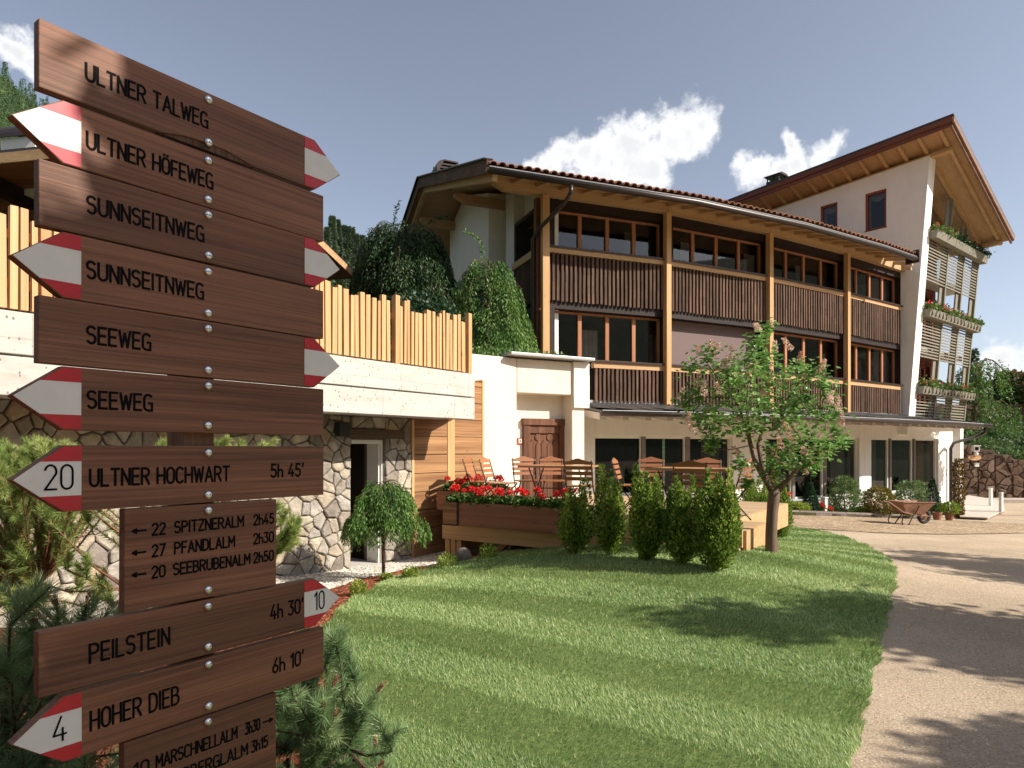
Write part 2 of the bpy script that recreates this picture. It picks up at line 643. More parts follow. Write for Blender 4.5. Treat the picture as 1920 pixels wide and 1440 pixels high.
M_bark = wood('bark', (0.05, 0.03, 0.022), (0.17, 0.10, 0.07), 'Z', 3.0, 0.9, 0.8, 70, False, 0.1, 0.3)
M_redbark = wood('red pine bark', (0.12, 0.05, 0.03), (0.34, 0.16, 0.09), 'X', 3.0, 0.9, 0.8, 70, False, 0.1, 0.3)
M_plaster = plain('cream plaster', (0.87, 0.845, 0.79), 0.9, 0.035, 2.5, bmp=0.35, bscale=90, spec=0.2, stain=0.10)
M_white_pl = plain('white plaster', (0.84, 0.80, 0.75), 0.9, 0.03, 2.5, bmp=0.3, bscale=90, spec=0.2, stain=0.09)
M_whitefr = plain('white painted frame', (0.72, 0.69, 0.62), 0.4, 0.03, 10)
M_mauve = plain('mauve blind fabric', (0.165, 0.113, 0.108), 0.85, 0.06, 40, bmp=0.1, bscale=300)
M_dkmetal = plain('dark brown sheet metal', (0.045, 0.032, 0.029), 0.38, 0.15, 8, metal=0.3)
M_grey = plain('grey sheet metal', (0.42, 0.42, 0.42), 0.4, 0.08, 8, metal=0.2)
M_iron = plain('black iron', (0.018, 0.016, 0.016), 0.45, 0.2, 20, metal=0.4)
M_tile = plain('clay roof tile', (0.36, 0.155, 0.085), 0.85, 0.35, 5, bmp=0.3, bscale=40, stain=0.4)
M_slate = plain('dark roof slate', (0.055, 0.048, 0.047), 0.5, 0.3, 9, bmp=0.3, bscale=30)
M_greypaint = plain('green grey painted wood', (0.235, 0.215, 0.165), 0.7, 0.10, 8, stain=0.2)
M_red_curtain = plain('red curtain', (0.24, 0.018, 0.018), 0.9, 0.15, 12)
M_orange_curtain = plain('orange curtain', (0.66, 0.34, 0.12), 0.9, 0.15, 12)
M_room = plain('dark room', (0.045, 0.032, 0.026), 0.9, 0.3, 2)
M_pale_curtain = plain('pale curtain', (0.55, 0.50, 0.44), 0.9, 0.2, 3)
M_glass = glassm('window glass', (0.62, 0.62, 0.64), 0.03)
M_glassg = glassm('ground floor glass', (0.40, 0.40, 0.40), 0.0)
M_pot = plain('terracotta pot', (0.27, 0.115, 0.075), 0.85, 0.2, 9)
M_rust = plain('rusty barrow steel', (0.27, 0.14, 0.085), 0.75, 0.35, 7, bmp=0.2, stain=0.3)
M_rubber = plain('rubber tyre', (0.02, 0.02, 0.02), 0.8, 0.1)
M_boulder = plain('grey boulder', (0.13, 0.105, 0.095), 0.9, 0.3, 9, bmp=0.5, bscale=30)
M_speaker = plain('black plastic', (0.012, 0.012, 0.013), 0.5, 0.1)
M_bollard = plain('white bollard paint', (0.70, 0.68, 0.64), 0.5, 0.05)
M_petal = leafm('geranium petals', [(0.0, (0.42, 0.008, 0.012)), (0.5, (0.80, 0.022, 0.025)), (1.0, (0.92, 0.10, 0.08))], 0.3)
M_gerleaf = leafm('geranium leaves', [(0.0, (0.03, 0.085, 0.016)), (0.6, (0.085, 0.175, 0.035)), (1.0, (0.26, 0.33, 0.12))], 0.3)
M_thuja = leafm('thuja foliage', [(0.0, (0.045, 0.10, 0.018)), (0.5, (0.22, 0.33, 0.055)), (0.85, (0.45, 0.53, 0.11)), (1.0, (0.62, 0.52, 0.20))], 0.45)
M_larchf = leafm('weeping larch foliage', [(0.0, (0.035, 0.095, 0.020)), (0.55, (0.13, 0.245, 0.045)), (1.0, (0.34, 0.44, 0.12))], 0.35)
M_darkf = leafm('dark yew foliage', [(0.0, (0.012, 0.034, 0.010)), (0.6, (0.032, 0.075, 0.018)), (1.0, (0.12, 0.18, 0.04))], 0.2)
M_ivy = leafm('dark broad leaves', [(0.0, (0.012, 0.036, 0.016)), (0.7, (0.03, 0.075, 0.03)), (1.0, (0.07, 0.12, 0.05))], 0.2)
M_lilac = leafm('lilac leaves', [(0.0, (0.07, 0.18, 0.036)), (0.6, (0.20, 0.37, 0.085)), (1.0, (0.46, 0.58, 0.25))], 0.45, 0.28, 0.8)
M_panicle = leafm('faded lilac bloom', [(0.0, (0.40, 0.21, 0.14)), (0.5, (0.68, 0.45, 0.34)), (1.0, (0.86, 0.68, 0.58))], 0.35)
M_needle = leafm('pine needles', [(0.0, (0.06, 0.125, 0.055)), (0.5, (0.19, 0.295, 0.125)), (1.0, (0.40, 0.49, 0.23))], 0.3, 0.35, 0.5)
M_needley = leafm('young pine needles', [(0.0, (0.08, 0.14, 0.035)), (0.5, (0.25, 0.33, 0.085)), (1.0, (0.56, 0.58, 0.22))], 0.35, 0.4, 0.45)
M_bud = leafm('pine buds', [(0.0, (0.23, 0.11, 0.065)), (1.0, (0.50, 0.31, 0.20))], 0.1)
M_yshrub = leafm('golden shrub foliage', [(0.0, (0.05, 0.06, 0.012)), (0.5, (0.14, 0.14, 0.02)), (1.0, (0.30, 0.22, 0.045))], 0.25)
M_lshrub = leafm('light green shrub foliage', [(0.0, (0.10, 0.17, 0.022)), (0.5, (0.25, 0.34, 0.05)), (1.0, (0.46, 0.50, 0.13))], 0.35)
M_juniper = leafm('juniper foliage', [(0.0, (0.03, 0.075, 0.026)), (0.5, (0.10, 0.175, 0.055)), (1.0, (0.25, 0.33, 0.12))], 0.3)
M_blue = leafm('blue green spruce foliage', [(0.0, (0.012, 0.045, 0.024)), (0.6, (0.03, 0.085, 0.042)), (1.0, (0.08, 0.15, 0.075))], 0.2)
M_bronze = leafm('bronze yew foliage', [(0.0, (0.05, 0.03, 0.008)), (0.5, (0.13, 0.085, 0.016)), (1.0, (0.34, 0.20, 0.04))], 0.2)
M_conifer = leafm('hazed far conifer foliage', [(0.0, (0.055, 0.080, 0.055)), (0.6, (0.11, 0.15, 0.085)), (1.0, (0.17, 0.235, 0.11))], 0.15, 0.8, 0.1)  # haze of distance is put into the leaf colour
M_forest = leafm('hillside wood foliage', [(0.0, (0.045, 0.08, 0.045)), (0.6, (0.09, 0.145, 0.065)), (1.0, (0.16, 0.22, 0.09))], 0.2, 0.8, 0.1)
M_maple = leafm('mixed leaves', [(0.0, (0.02, 0.06, 0.016)), (0.7, (0.06, 0.13, 0.03)), (1.0, (0.22, 0.12, 0.05))], 0.25)
M_ash = leafm('shade tree leaves', [(0.0, (0.03, 0.075, 0.016)), (1.0, (0.10, 0.17, 0.04))], 0.25)
M_grass = leafm('grass blades', [(0.0, (0.05, 0.115, 0.025)), (0.4, (0.22, 0.345, 0.105)), (0.8, (0.495, 0.605, 0.25)), (1.0, (0.80, 0.74, 0.42))], 0.45, 0.4, 0.45)
M_chip = leafm('bark mulch chips', [(0.0, (0.10, 0.022, 0.012)), (0.6, (0.28, 0.075, 0.035)), (1.0, (0.48, 0.20, 0.11))], 0.0, 0.8, 0.2)
M_pebble = leafm('pale pebbles', [(0.0, (0.34, 0.30, 0.25)), (0.5, (0.62, 0.57, 0.49)), (1.0, (0.82, 0.78, 0.70))], 0.0, 0.7, 0.3)
M_grit = leafm('driveway grit', [(0.0, (0.20, 0.13, 0.09)), (0.5, (0.46, 0.35, 0.26)), (1.0, (0.68, 0.57, 0.45))], 0.0, 0.8, 0.2)
M_stone = None


def mat_stone(name, tones):
    m, t, b = mat_new(name)
    at = nd(t, 'ShaderNodeAttribute', attribute_name='v')
    n = len(tones)
    r = ramp(t, at.outputs['Fac'], [(i / (n - 1), c) for i, c in enumerate(tones)])
    co = coords(t)
    n1 = nd(t, 'ShaderNodeTexNoise', {'Scale': 5.0, 'Detail': 9.0, 'Roughness': 0.7})
    t.links.new(co, n1.inputs['Vector'])
    r1 = ramp(t, n1.outputs['Fac'], [(0.3, (0.55, 0.52, 0.50)), (0.6, (1.1, 1.08, 1.04))])
    mx = nd(t, 'ShaderNodeMix', {0: 1.0}, data_type='RGBA', blend_type='MULTIPLY')
    t.links.new(r.outputs[0], mx.inputs[6])
    t.links.new(r1.outputs[0], mx.inputs[7])
    t.links.new(mx.outputs[2], b.inputs['Base Color'])
    b.inputs['Roughness'].default_value = 0.9
    b.inputs['Specular IOR Level'].default_value = 0.2
    n2 = nd(t, 'ShaderNodeTexNoise', {'Scale': 14.0, 'Detail': 9.0, 'Roughness': 0.75})
    t.links.new(co, n2.inputs['Vector'])
    bump(t, b, n2.outputs['Fac'], 0.9, 0.03)
    return m


M_stone = mat_stone('rubble stone', [(0.26, 0.225, 0.195), (0.41, 0.37, 0.32), (0.48, 0.39, 0.27), (0.36, 0.34, 0.32), (0.54, 0.475, 0.38), (0.24, 0.205, 0.18), (0.50, 0.465, 0.42)])
M_rstone = mat_stone('red brown stone', [(0.08, 0.048, 0.036), (0.14, 0.086, 0.06), (0.18, 0.12, 0.088), (0.10, 0.066, 0.053), (0.25, 0.18, 0.14)])  # tones lowered to stand for the shade on the garden wall
M_mortar = plain('mortar', (0.13, 0.11, 0.092), 0.95, 0.25, 12, bmp=0.4)


def mat_concrete():
    m, t, b = mat_new('board marked concrete')
    b.inputs['Roughness'].default_value = 0.85
    b.inputs['Specular IOR Level'].default_value = 0.25
    co = coords(t)
    n1 = nd(t, 'ShaderNodeTexNoise', {'Scale': 1.8, 'Detail': 9.0, 'Roughness': 0.65})
    t.links.new(coords(t, (1, 1, 3)), n1.inputs['Vector'])
    r1 = ramp(t, n1.outputs['Fac'], [(0.28, (0.37, 0.345, 0.305)), (0.45, (0.46, 0.435, 0.395)), (0.66, (0.51, 0.485, 0.445))])
    vo = nd(t, 'ShaderNodeTexVoronoi', {'Scale': 17.0, 'Randomness': 1.0})
    t.links.new(coords(t, (1, 1, 0.7)), vo.inputs['Vector'])
    sp = nd(t, 'ShaderNodeTexNoise', {'Scale': 2.2, 'Detail': 3.0})
    t.links.new(co, sp.inputs['Vector'])
    ad = nd(t, 'ShaderNodeMath', operation='SUBTRACT')
    t.links.new(vo.outputs['Distance'], ad.inputs[0])
    ml = nd(t, 'ShaderNodeMath', {1: 0.27}, operation='MULTIPLY')
    t.links.new(sp.outputs['Fac'], ml.inputs[0])
    t.links.new(ml.outputs[0], ad.inputs[1])
    r2 = ramp(t, ad.outputs[0], [(0.0, (0.45, 0.43, 0.40)), (0.03, (1, 1, 1))])
    r2.color_ramp.elements[0].position = 0.0
    mx = nd(t, 'ShaderNodeMix', {0: 1.0}, data_type='RGBA', blend_type='MULTIPLY')
    t.links.new(r1.outputs[0], mx.inputs[6])
    t.links.new(r2.outputs[0], mx.inputs[7])
    t.links.new(mx.outputs[2], b.inputs['Base Color'])
    bump(t, b, ad.outputs[0], 0.2, 0.01)
    return m


M_concrete = mat_concrete()


def mat_ground(name, c1, c2, fs, bs=0.5, big=None, spec=0.2, vor=False):
    m, t, b = mat_new(name)
    b.inputs['Roughness'].default_value = 0.95
    b.inputs['Specular IOR Level'].default_value = spec
    co = coords(t)
    n1 = nd(t, 'ShaderNodeTexNoise', {'Scale': fs, 'Detail': 6.0, 'Roughness': 0.8})
    t.links.new(co, n1.inputs['Vector'])
    r1 = ramp(t, n1.outputs['Fac'], [(0.33, c1), (0.64, c2)])
    n2 = nd(t, 'ShaderNodeTexNoise', {'Scale': 0.55, 'Detail': 7.0, 'Roughness': 0.6})
    t.links.new(co, n2.inputs['Vector'])
    r2 = ramp(t, n2.outputs['Fac'], [(0.3, big or (0.82, 0.80, 0.78)), (0.65, (1.06, 1.05, 1.04))])
    mx = nd(t, 'ShaderNodeMix', {0: 1.0}, data_type='RGBA', blend_type='MULTIPLY')
    t.links.new(r1.outputs[0], mx.inputs[6])
    t.links.new(r2.outputs[0], mx.inputs[7])
    out = mx.outputs[2]
    h = n1.outputs['Fac']
    if vor:
        v1 = nd(t, 'ShaderNodeTexVoronoi', {'Scale': 8.5, 'Randomness': 0.8}, feature='DISTANCE_TO_EDGE')
        t.links.new(coords(t, (1, 1, 0.01)), v1.inputs['Vector'])
        r4 = ramp(t, v1.outputs['Distance'], [(0.01, (0.40, 0.34, 0.29)), (0.07, (1, 1, 1))])
        v2 = nd(t, 'ShaderNodeTexVoronoi', {'Scale': 8.5, 'Randomness': 0.8})
        t.links.new(coords(t, (1, 1, 0.01)), v2.inputs['Vector'])
        bw = nd(t, 'ShaderNodeSeparateColor')
        t.links.new(v2.outputs['Color'], bw.inputs[0])
        r5 = ramp(t, bw.outputs[0], [(0.0, (0.70, 0.64, 0.58)), (1.0, (1.1, 1.06, 1.0))])
        for rr in (r4, r5):
            m2 = nd(t, 'ShaderNodeMix', {0: 1.0}, data_type='RGBA', blend_type='MULTIPLY')
            t.links.new(out, m2.inputs[6])
            t.links.new(rr.outputs[0], m2.inputs[7])
            out = m2.outputs[2]
        h = r4.outputs[0]
    t.links.new(out, b.inputs['Base Color'])
    bump(t, b, h, bs, 0.02)
    return m


M_drive = mat_ground('gravel driveway', (0.36, 0.275, 0.19), (0.65, 0.52, 0.385), 55, 0.9, (0.74, 0.72, 0.69))
M_cobble = mat_ground('cobbles', (0.42, 0.325, 0.225), (0.55, 0.45, 0.335), 20, 0.8, vor=True)
M_soil = mat_ground('lawn soil', (0.07, 0.115, 0.032), (0.17, 0.22, 0.07), 20, 0.5)
M_meadow = mat_ground('meadow', (0.022, 0.036, 0.012), (0.06, 0.08, 0.028), 6, 0.5)
M_mulch = mat_ground('bark mulch', (0.085, 0.022, 0.013), (0.27, 0.085, 0.045), 34, 1.0)
M_pebbles = mat_ground('pebble bed', (0.32, 0.28, 0.23), (0.66, 0.61, 0.53), 40, 1.0)
M_hill = mat_ground('wooded slope', (0.04, 0.075, 0.028), (0.10, 0.15, 0.05), 0.2, 0.5)
M_bank = mat_ground('planted bank soil', (0.035, 0.045, 0.018), (0.09, 0.085, 0.04), 8, 0.5)


# ================================================================== THE GROUND
def sheet(name, xs, ys, dz, mat, zf=g):
    m = MB()
    vs = [(x, y, zf(x, y) + dz) for y in ys for x in xs]
    n = len(xs)
    fs = [(j * n + i, j * n + i + 1, (j + 1) * n + i + 1, (j + 1) * n + i) for j in range(len(ys) - 1) for i in range(n - 1)]
    m.add(vs, fs)
    return struct(m.build(name, mat, smooth=True))


far = [60, 90, 150, 300, 700, 1500]
xs = [-f for f in reversed(far)] + list(np.arange(-40, 40.1, 0.8)) + far
ys = [-1500, -500, -150, -60, -30] + list(np.arange(-20, 60.1, 0.8)) + [70, 90, 150, 300, 700, 1500]
sheet('ground', xs, ys, -0.05, M_meadow)
sheet('driveway', list(np.arange(0.4, 45.1, 0.3)), list(np.arange(-8, 40.1, 0.3)), 0.006, M_drive)
sheet('mulch_bed', list(np.arange(-6.4, 0.61, 0.2)), list(np.arange(-3, 11.4, 0.2)), 0.007, M_mulch)


def interp_edge(pix):
    pts = sorted([G(*p) for p in pix], key=lambda v: v.y)
    return [p.y for p in pts], [p.x for p in pts]


RE = interp_edge([(1588, 1480), (1590, 1440), (1610, 1350), (1626, 1290), (1642, 1230), (1660, 1150), (1675, 1095), (1674, 1070), (1656, 1046), (1622, 1026), (1580, 1009), (1530, 997), (1484, 990.5)])
LE = interp_edge([(665, 1480), (650, 1400), (622, 1310), (604, 1230), (612, 1174), (665, 1125), (745, 1085), (830, 1062), (900, 1047), (962, 1035)])
y_top = RE[0][-1] - 0.02
LEy = LE[0] + [LE[0][-1] + 0.3, y_top]
LEx = LE[1] + [1.2, 3.2]


def lawn_x(y):
    wob = 0.02 * math.sin(y * 9) + 0.012 * math.sin(y * 23 + 1)
    return float(np.interp(y, LEy, LEx)) + wob, float(np.interp(y, RE[0], RE[1])) + wob * 0.8


m = MB()
vs, fs, rows = [], [], list(np.arange(1.2, y_top, 0.08)) + [y_top]
NC = 28
for y in rows:
    a, b_ = lawn_x(y)
    for i in range(NC):
        x = a + (b_ - a) * i / (NC - 1)
        edge = 0.0 if i in (0, NC - 1) else 0.02
        vs.append((x, y, g(x, y) + 0.012 + edge))
for j in range(len(rows) - 1):
    for i in range(NC - 1):
        fs.append((j * NC + i, j * NC + i + 1, (j + 1) * NC + i + 1, (j + 1) * NC + i))
m.add(vs, fs)
struct(m.build('lawn_ground', M_soil, smooth=True))

# deck frame (used by the grass to keep clear of it)
DF0, DF, DS = Vector((-1.06, 11.1, 0)), Vector((0.823, -0.568, 0)), Vector((0.568, 0.823, 0))
DZ = 0.51


def on_deck(x, y, pad=0.0):
    r = Vector((x - DF0.x, y - DF0.y, 0))
    a, b_ = r.dot(DF), r.dot(DS)
    return (-0.1 < a < 4.77 + pad and -pad < b_ < 1.1) or (-0.1 < a < 4.3 and 1.0 < b_ < 4.6)


# mown grass: real blades leaning one way in each mower's stripe
def make_grass(n):
    ys_ = 2.6 * (y_top / 2.6) ** RNG.random(n * 2)
    keep = RNG.random(n * 2)
    out = []
    for y, k in zip(ys_, keep):
        a, b_ = lawn_x(y)
        if (b_ - a) * 0.16 < k * 1.05:
            continue
        x = a - 0.02 + (b_ - a + 0.05) * RNG.random()
        if on_deck(x, y, 0.02) or abs(x / y) > 0.86:
            continue
        out.append((x, y))
    p = np.array(out)
    q = p[:, 0] * 0.52 + p[:, 1] * 0.854 + 0.05 * np.sin(p[:, 0] * 1.7)
    st = np.sin(q * math.pi / 0.62 + 0.6)
    st = np.tanh(st * 3.5)[:, None]
    z = np.array([g(x, y) for x, y in out]) + 0.025
    n = len(p)
    dirs = np.array([[-0.66, 0.60, 0]]) * st * 0.80 + np.array([[0.12, 0.05, 0]]) + RNG.normal(size=(n, 3)) * 0.42
    dirs[:, 2] = 0.62 + 0.2 * RNG.random(n)
    dist = np.hypot(p[:, 0], p[:, 1])
    L = (0.024 + 0.024 * RNG.random(n)) * (1 + 0.35 * np.minimum(dist / 14, 1))
    wd = 0.0046 * np.maximum(dist / 3.6, 1.0)
    patch = 0.5 + 0.25 * np.sin(p[:, 0] * 2.1 + np.sin(p[:, 1] * 1.3) * 2) + 0.25 * np.sin(p[:, 1] * 3.3 + p[:, 0])
    wide = 0.5 + 0.5 * np.sin(p[:, 0] * 0.9 + 1.3 * np.sin(p[:, 1] * 0.7)) * np.cos(p[:, 1] * 1.1 - 0.6 * p[:, 0])
    v = 0.02 + 0.66 * RNG.random(n) + 0.18 * patch + 0.13 * wide
    dry = RNG.random(n) < (0.035 + 0.05 * patch)
    v[dry] = 0.86 + 0.14 * RNG.random(dry.sum())
    nr = np.tile(np.array([[0.0, 0.0, 1.0]]), (n, 1)) + RNG.normal(size=(n, 3)) * 0.5
    o = cloud('grass', np.c_[p, z - 0.004], dirs, L, wd, M_grass, None, v, nr, tri=True)
    tag(o, 'short mown green grass with light and dark stripes', 'grass', kind='stuff')


make_grass(430000)


def scatter(name, mat, pts, size, flat, label, cat):
    """Small loose stones or chips: squashed tetra-like pieces."""
    n = len(pts)
    pts = np.asarray(pts)
    s = size * (0.6 + 0.8 * RNG.random(n))
    base = np.array([[1, 0, 0], [-0.5, 0.87, 0], [-0.5, -0.87, 0], [0, 0, 1.0]])
    V = np.empty((n, 4, 3))
    th = RNG.random(n) * 6.28
    el = 1 + RNG.random(n) * (1.5 if flat < 0.5 else 0.4)
    for k in range(4):
        x, y, z = base[k]
        xx, yy = x * el, y * np.ones(n)
        V[:, k, 0] = (np.cos(th) * xx - np.sin(th) * yy) * s
        V[:, k, 1] = (np.sin(th) * xx + np.cos(th) * yy) * s
        V[:, k, 2] = z * s * flat + RNG.random(n) * s * 0.35 * (k < 3)
    V += pts[:, None, :]
    me = bpy.data.meshes.new(name)
    me.vertices.add(n * 4)
    me.vertices.foreach_set('co', V.reshape(-1).astype(np.float32))
    tri = np.array([[0, 1, 3], [1, 2, 3], [2, 0, 3]])
    idx = (np.arange(n)[:, None, None] * 4 + tri[None]).reshape(-1)
    me.loops.add(len(idx))
    me.loops.foreach_set('vertex_index', idx.astype(np.int32))
    me.polygons.add(n * 3)
    me.polygons.foreach_set('loop_start', np.arange(0, n * 9, 3, dtype=np.int32))
    me.polygons.foreach_set('loop_total', np.full(n * 3, 3, dtype=np.int32))
    me.materials.append(mat)
    a = me.attributes.new('v', 'FLOAT', 'FACE')
    a.data.foreach_set('value', np.repeat(RNG.random(n), 3).astype(np.float32))
    me.update(calc_edges=True)
    o = bpy.data.objects.new(name, me)
    COL.objects.link(o)
    tag(o, label, cat, kind='stuff')
    return o


pts = []
while len(pts) < 14000:
    y = 2.0 + 9.2 * RNG.random()
    a, _ = lawn_x(y) if y > 1.3 else (-0.5, 0)
    x = a + 0.03 - abs(RNG.normal()) * (0.75 if y > 4.2 else 1.4)
    if y > 10.4:
        x = min(x, -0.05 + 0.4 * RNG.random())
    pts.append((x, y, g(x, y) + 0.008))
scatter('mulch_chips', M_chip, pts, 0.017, 0.35, 'loose red brown bark mulch chips along the lawn edge', 'bark mulch')
PE = [G(585, 1180), G(655, 1118), G(740, 1079), G(822, 1056), Vector((-0.5, 12.3, 0)), Vector((-4.6, 6.2, 0))]
PEo = [(-0.5, 12.4), (-1.0, 11.2)]


def mulch_inner(y):                                       # pebble side of the mulch strip
    a, _ = lawn_x(y)
    return a - (0.56 if y < 8 else 0.58)


m = MB()
vs, fs = [], []
rows = list(np.arange(6.2, 12.9, 0.15))
for y in rows:
    xr = mulch_inner(min(y, 10.3)) + 0.05 * math.sin(y * 7)
    if y > 10.3:
        xr = min(xr, -1.0)
    for i in range(10):
        x = -5.2 + (xr + 5.2) * i / 9
        vs.append((x, y, g(x, y) + 0.014))
for j in range(len(rows) - 1):
    for i in range(9):
        fs.append((j * 10 + i, j * 10 + i + 1, (j + 1) * 10 + i + 1, (j + 1) * 10 + i))
m.add(vs, fs)
struct(m.build('pebble_path', M_pebbles, smooth=True))
pts = []
while len(pts) < 9000:
    y = 6.15 + 6.4 * RNG.random()
    x = mulch_inner(min(y, 10.3)) - 1.5 * RNG.random() ** 1.4 + 0.02
    if y > 10.3:
        x = min(x, -1.0 - 1.2 * RNG.random())
    pts.append((x, y, g(x, y) + 0.016))
scatter('pebbles', M_pebble, pts, 0.019, 0.7, 'pale rounded pebbles in front of the stone wall', 'pebbles')
pts = []
while len(pts) < 26000:
    y = 3.0 * (11 / 3.0) ** RNG.random()
    _, b_ = lawn_x(y)
    x = b_ + 0.03 + 4.5 * RNG.random()
    if x / y < 0.85:
        pts.append((x, y, g(x, y) + 0.005))
scatter('driveway_grit', M_grit, pts, 0.0055, 0.6, 'loose tan grit on the driveway', 'grit')

# cobbled strip in front of the planting bed
ba = [(1405, 966), (1478, 967), (1560, 969), (1640, 971.5), (1700, 974), (1760, 975.5), (1800, 976), (1860, 980), (1960, 985), (2100, 990)]
bb = [(1405, 990), (1478, 990), (1560, 995), (1640, 1000), (1700, 1002), (1760, 1003), (1800, 1003), (1860, 1002), (1960, 1000), (2100, 1000)]
A_, B_ = [G(*p) for p in ba], [G(*p) for p in bb]
m = MB()
vs, fs = [], []
for i in range(len(A_)):
    for k in range(9):
        q = A_[i].lerp(B_[i], k / 8)
        vs.append((q.x, q.y, g(q.x, q.y) + 0.022))
for i in range(len(A_) - 1):
    for k in range(8):
        fs.append((i * 9 + k, (i + 1) * 9 + k, (i + 1) * 9 + k + 1, i * 9 + k + 1))
m.add(vs, fs)
struct(m.build('cobbled_strip', M_cobble))

# ================================================================== CELLAR WALL, PARAPET, FENCE
WD = Vector((0.588, 0.809, 0)).normalized()               # along the wall
WN = Vector((WD.y, -WD.x, 0))                             # out of the wall, towards the lawn


def wall_pt(px, c):                                       # c: signed distance of the wall plane
    r = (px - CX) / F
    Y = c / (r * WN.x + WN.y)
    return Vector((r * Y, Y, 0))


CS, CP = -7.90, -7.00                                     # planes of the stone wall and of the parapet
o_w = wall_pt(0, CS)
MW = Matrix(((WD.x, -WN.x, 0, o_w.x), (WD.y, -WN.y, 0, o_w.y), (0, 0, 1, 0), (0, 0, 0, 1)))   # x along, y into the hill, z up
inv_MW = MW.inverted()


def ws(px, c=CS):
    return (inv_MW @ wall_pt(px, c)).x


cellar = thing('cellar_building', wall_pt(680, CS), 'stone walled cellar under a pale concrete parapet with an open dark doorway', 'cellar')
s_a, s_d0, s_d1, s_p0, s_p1 = -1.2, ws(657), ws(719), ws(771), ws(903)
zt, zd = 2.03, 1.66


def voronoi_stones(rects, n, jz, name, mat, parent, M, depth=0.05, seed=3, squash=0.75, gap=0.005):
    """Irregular stones: clipped Voronoi cells, each a bevelled block standing out of the mortar."""
    rng = np.random.default_rng(seed)
    m, vals = MB(), []
    for (x0, x1, z0, z1) in rects:
        area = (x1 - x0) * (z1 - z0)
        cnt = max(3, int(n * area))
        S = []
        tries = 0
        dmin = 0.68 * math.sqrt(area / cnt)
        while len(S) < cnt and tries < cnt * 40:
            tries += 1
            c = np.array([rng.uniform(x0, x1), rng.uniform(z0, z1)])
            dm = dmin * rng.uniform(0.55, 1.25)
            if all(math.hypot(c[0] - t[0], (c[1] - t[1]) / squash) > dm for t in S):
                S.append(c)
        for i, c in enumerate(S):
            poly = [np.array(p) for p in ((x0, z0), (x1, z0), (x1, z1), (x0, z1))]
            near = sorted(range(len(S)), key=lambda j: (S[j][0] - c[0]) ** 2 + (S[j][1] - c[1]) ** 2)[1:18]
            for j in near:
                mid, nn = (c + S[j]) / 2, (S[j] - c)
                out = []
                for k in range(len(poly)):
                    a, b_ = poly[k], poly[(k + 1) % len(poly)]
                    da, db = np.dot(a - mid, nn), np.dot(b_ - mid, nn)
                    if da <= 0:
                        out.append(a)
                    if da * db < 0:
                        out.append(a + (b_ - a) * da / (da - db))
                poly = out
                if len(poly) < 3:
                    break
            if len(poly) < 3:
                continue
            ctr = sum(poly) / len(poly)
            # subdivide the outline and wobble it
            ring = []
            for k in range(len(poly)):
                a, b_ = poly[k], poly[(k + 1) % len(poly)]
                ring.append(a * 0.91 + b_ * 0.09)
                ring.append((a + b_) / 2)
                ring.append(a * 0.09 + b_ * 0.91)
            size = math.sqrt(sum(np.linalg.norm(p - ctr) for p in ring) / len(ring))
            lv, fs = [], []
            dd = depth * rng.uniform(0.6, 1.35)
            tilt = rng.normal(size=2) * 0.06
            K = len(ring)
            wob = [rng.uniform(-1, 1) for _ in range(K)]
            for (shr, dep) in ((0.0, 0.012), (0.003, -dd * 0.70), (0.018, -dd)):
                for q, w_ in zip(ring, wob):
                    dv = q - ctr
                    ln = np.linalg.norm(dv)
                    nv = dv / max(ln, 1e-6)
                    pq = q - nv * min(gap + shr + abs(w_) * 0.007, ln * 0.6)
                    lv.append((pq[0], dep + (np.dot(tilt, pq - ctr) if dep < -0.02 else 0) + (w_ * 0.006 if dep < -0.02 else 0), pq[1]))
            lv.append((ctr[0], -dd * 1.12 + rng.uniform(-1, 1) * 0.008, ctr[1]))
            for lay in range(2):
                for k in range(K):
                    fs.append((lay * K + k, lay * K + (k + 1) % K, (lay + 1) * K + (k + 1) % K, (lay + 1) * K + k))
            for k in range(K):
                fs.append((2 * K + k, 2 * K + (k + 1) % K, 3 * K))
            m.add(lv, fs)
            vals += [rng.random()] * len(fs)
    return m.build(name, mat, parent, M, vals=vals)


mb = MB()
mb.box((s_a, 0.0, -1.1), (s_d0, 0.45, zt)).box((s_d0, 0.0, zd), (s_d1, 0.45, zt)).box((s_d1, 0.0, -1.1), (s_p0, 0.45, zt))
sw = mb.build('stone_wall', M_mortar, cellar, MW)
voronoi_stones([(s_a, s_d0 - 0.01, -0.9, zt - 0.01)], 25, 0, 'stones', M_stone, sw, MW, 0.036, 5, 0.85)
voronoi_stones([(s_d1 + 0.015, s_p0 - 0.02, -0.9, zt - 0.01)], 25, 0, 'stones', M_stone, sw, MW, 0.036, 6, 0.85)
mb = MB()
mb.box((s_d0 - 0.16, -0.055, zd + 0.02), (s_d1 + 0.42, 0.1, zd + 0.16))
mb.build('lintel', M_lintel, cellar, MW, bevel=0.008)
voronoi_stones([(s_d0 - 0.005, s_d1 + 0.01, zd + 0.17, zt - 0.01)], 18, 0, 'stones', M_stone, sw, MW, 0.05, 8)
mb = MB()                                                  # plastered reveal and dark room behind
mb.box((s_d1 - 0.02, 0.02, -0.9), (s_d1 + 0.03, 0.36, zd)).box((s_d0, 0.03, zd - 0.06), (s_d1 - 0.02, 0.5, zd + 0.01))
mb.each('door_reveal', M_plaster, cellar, MW)
mb = MB()
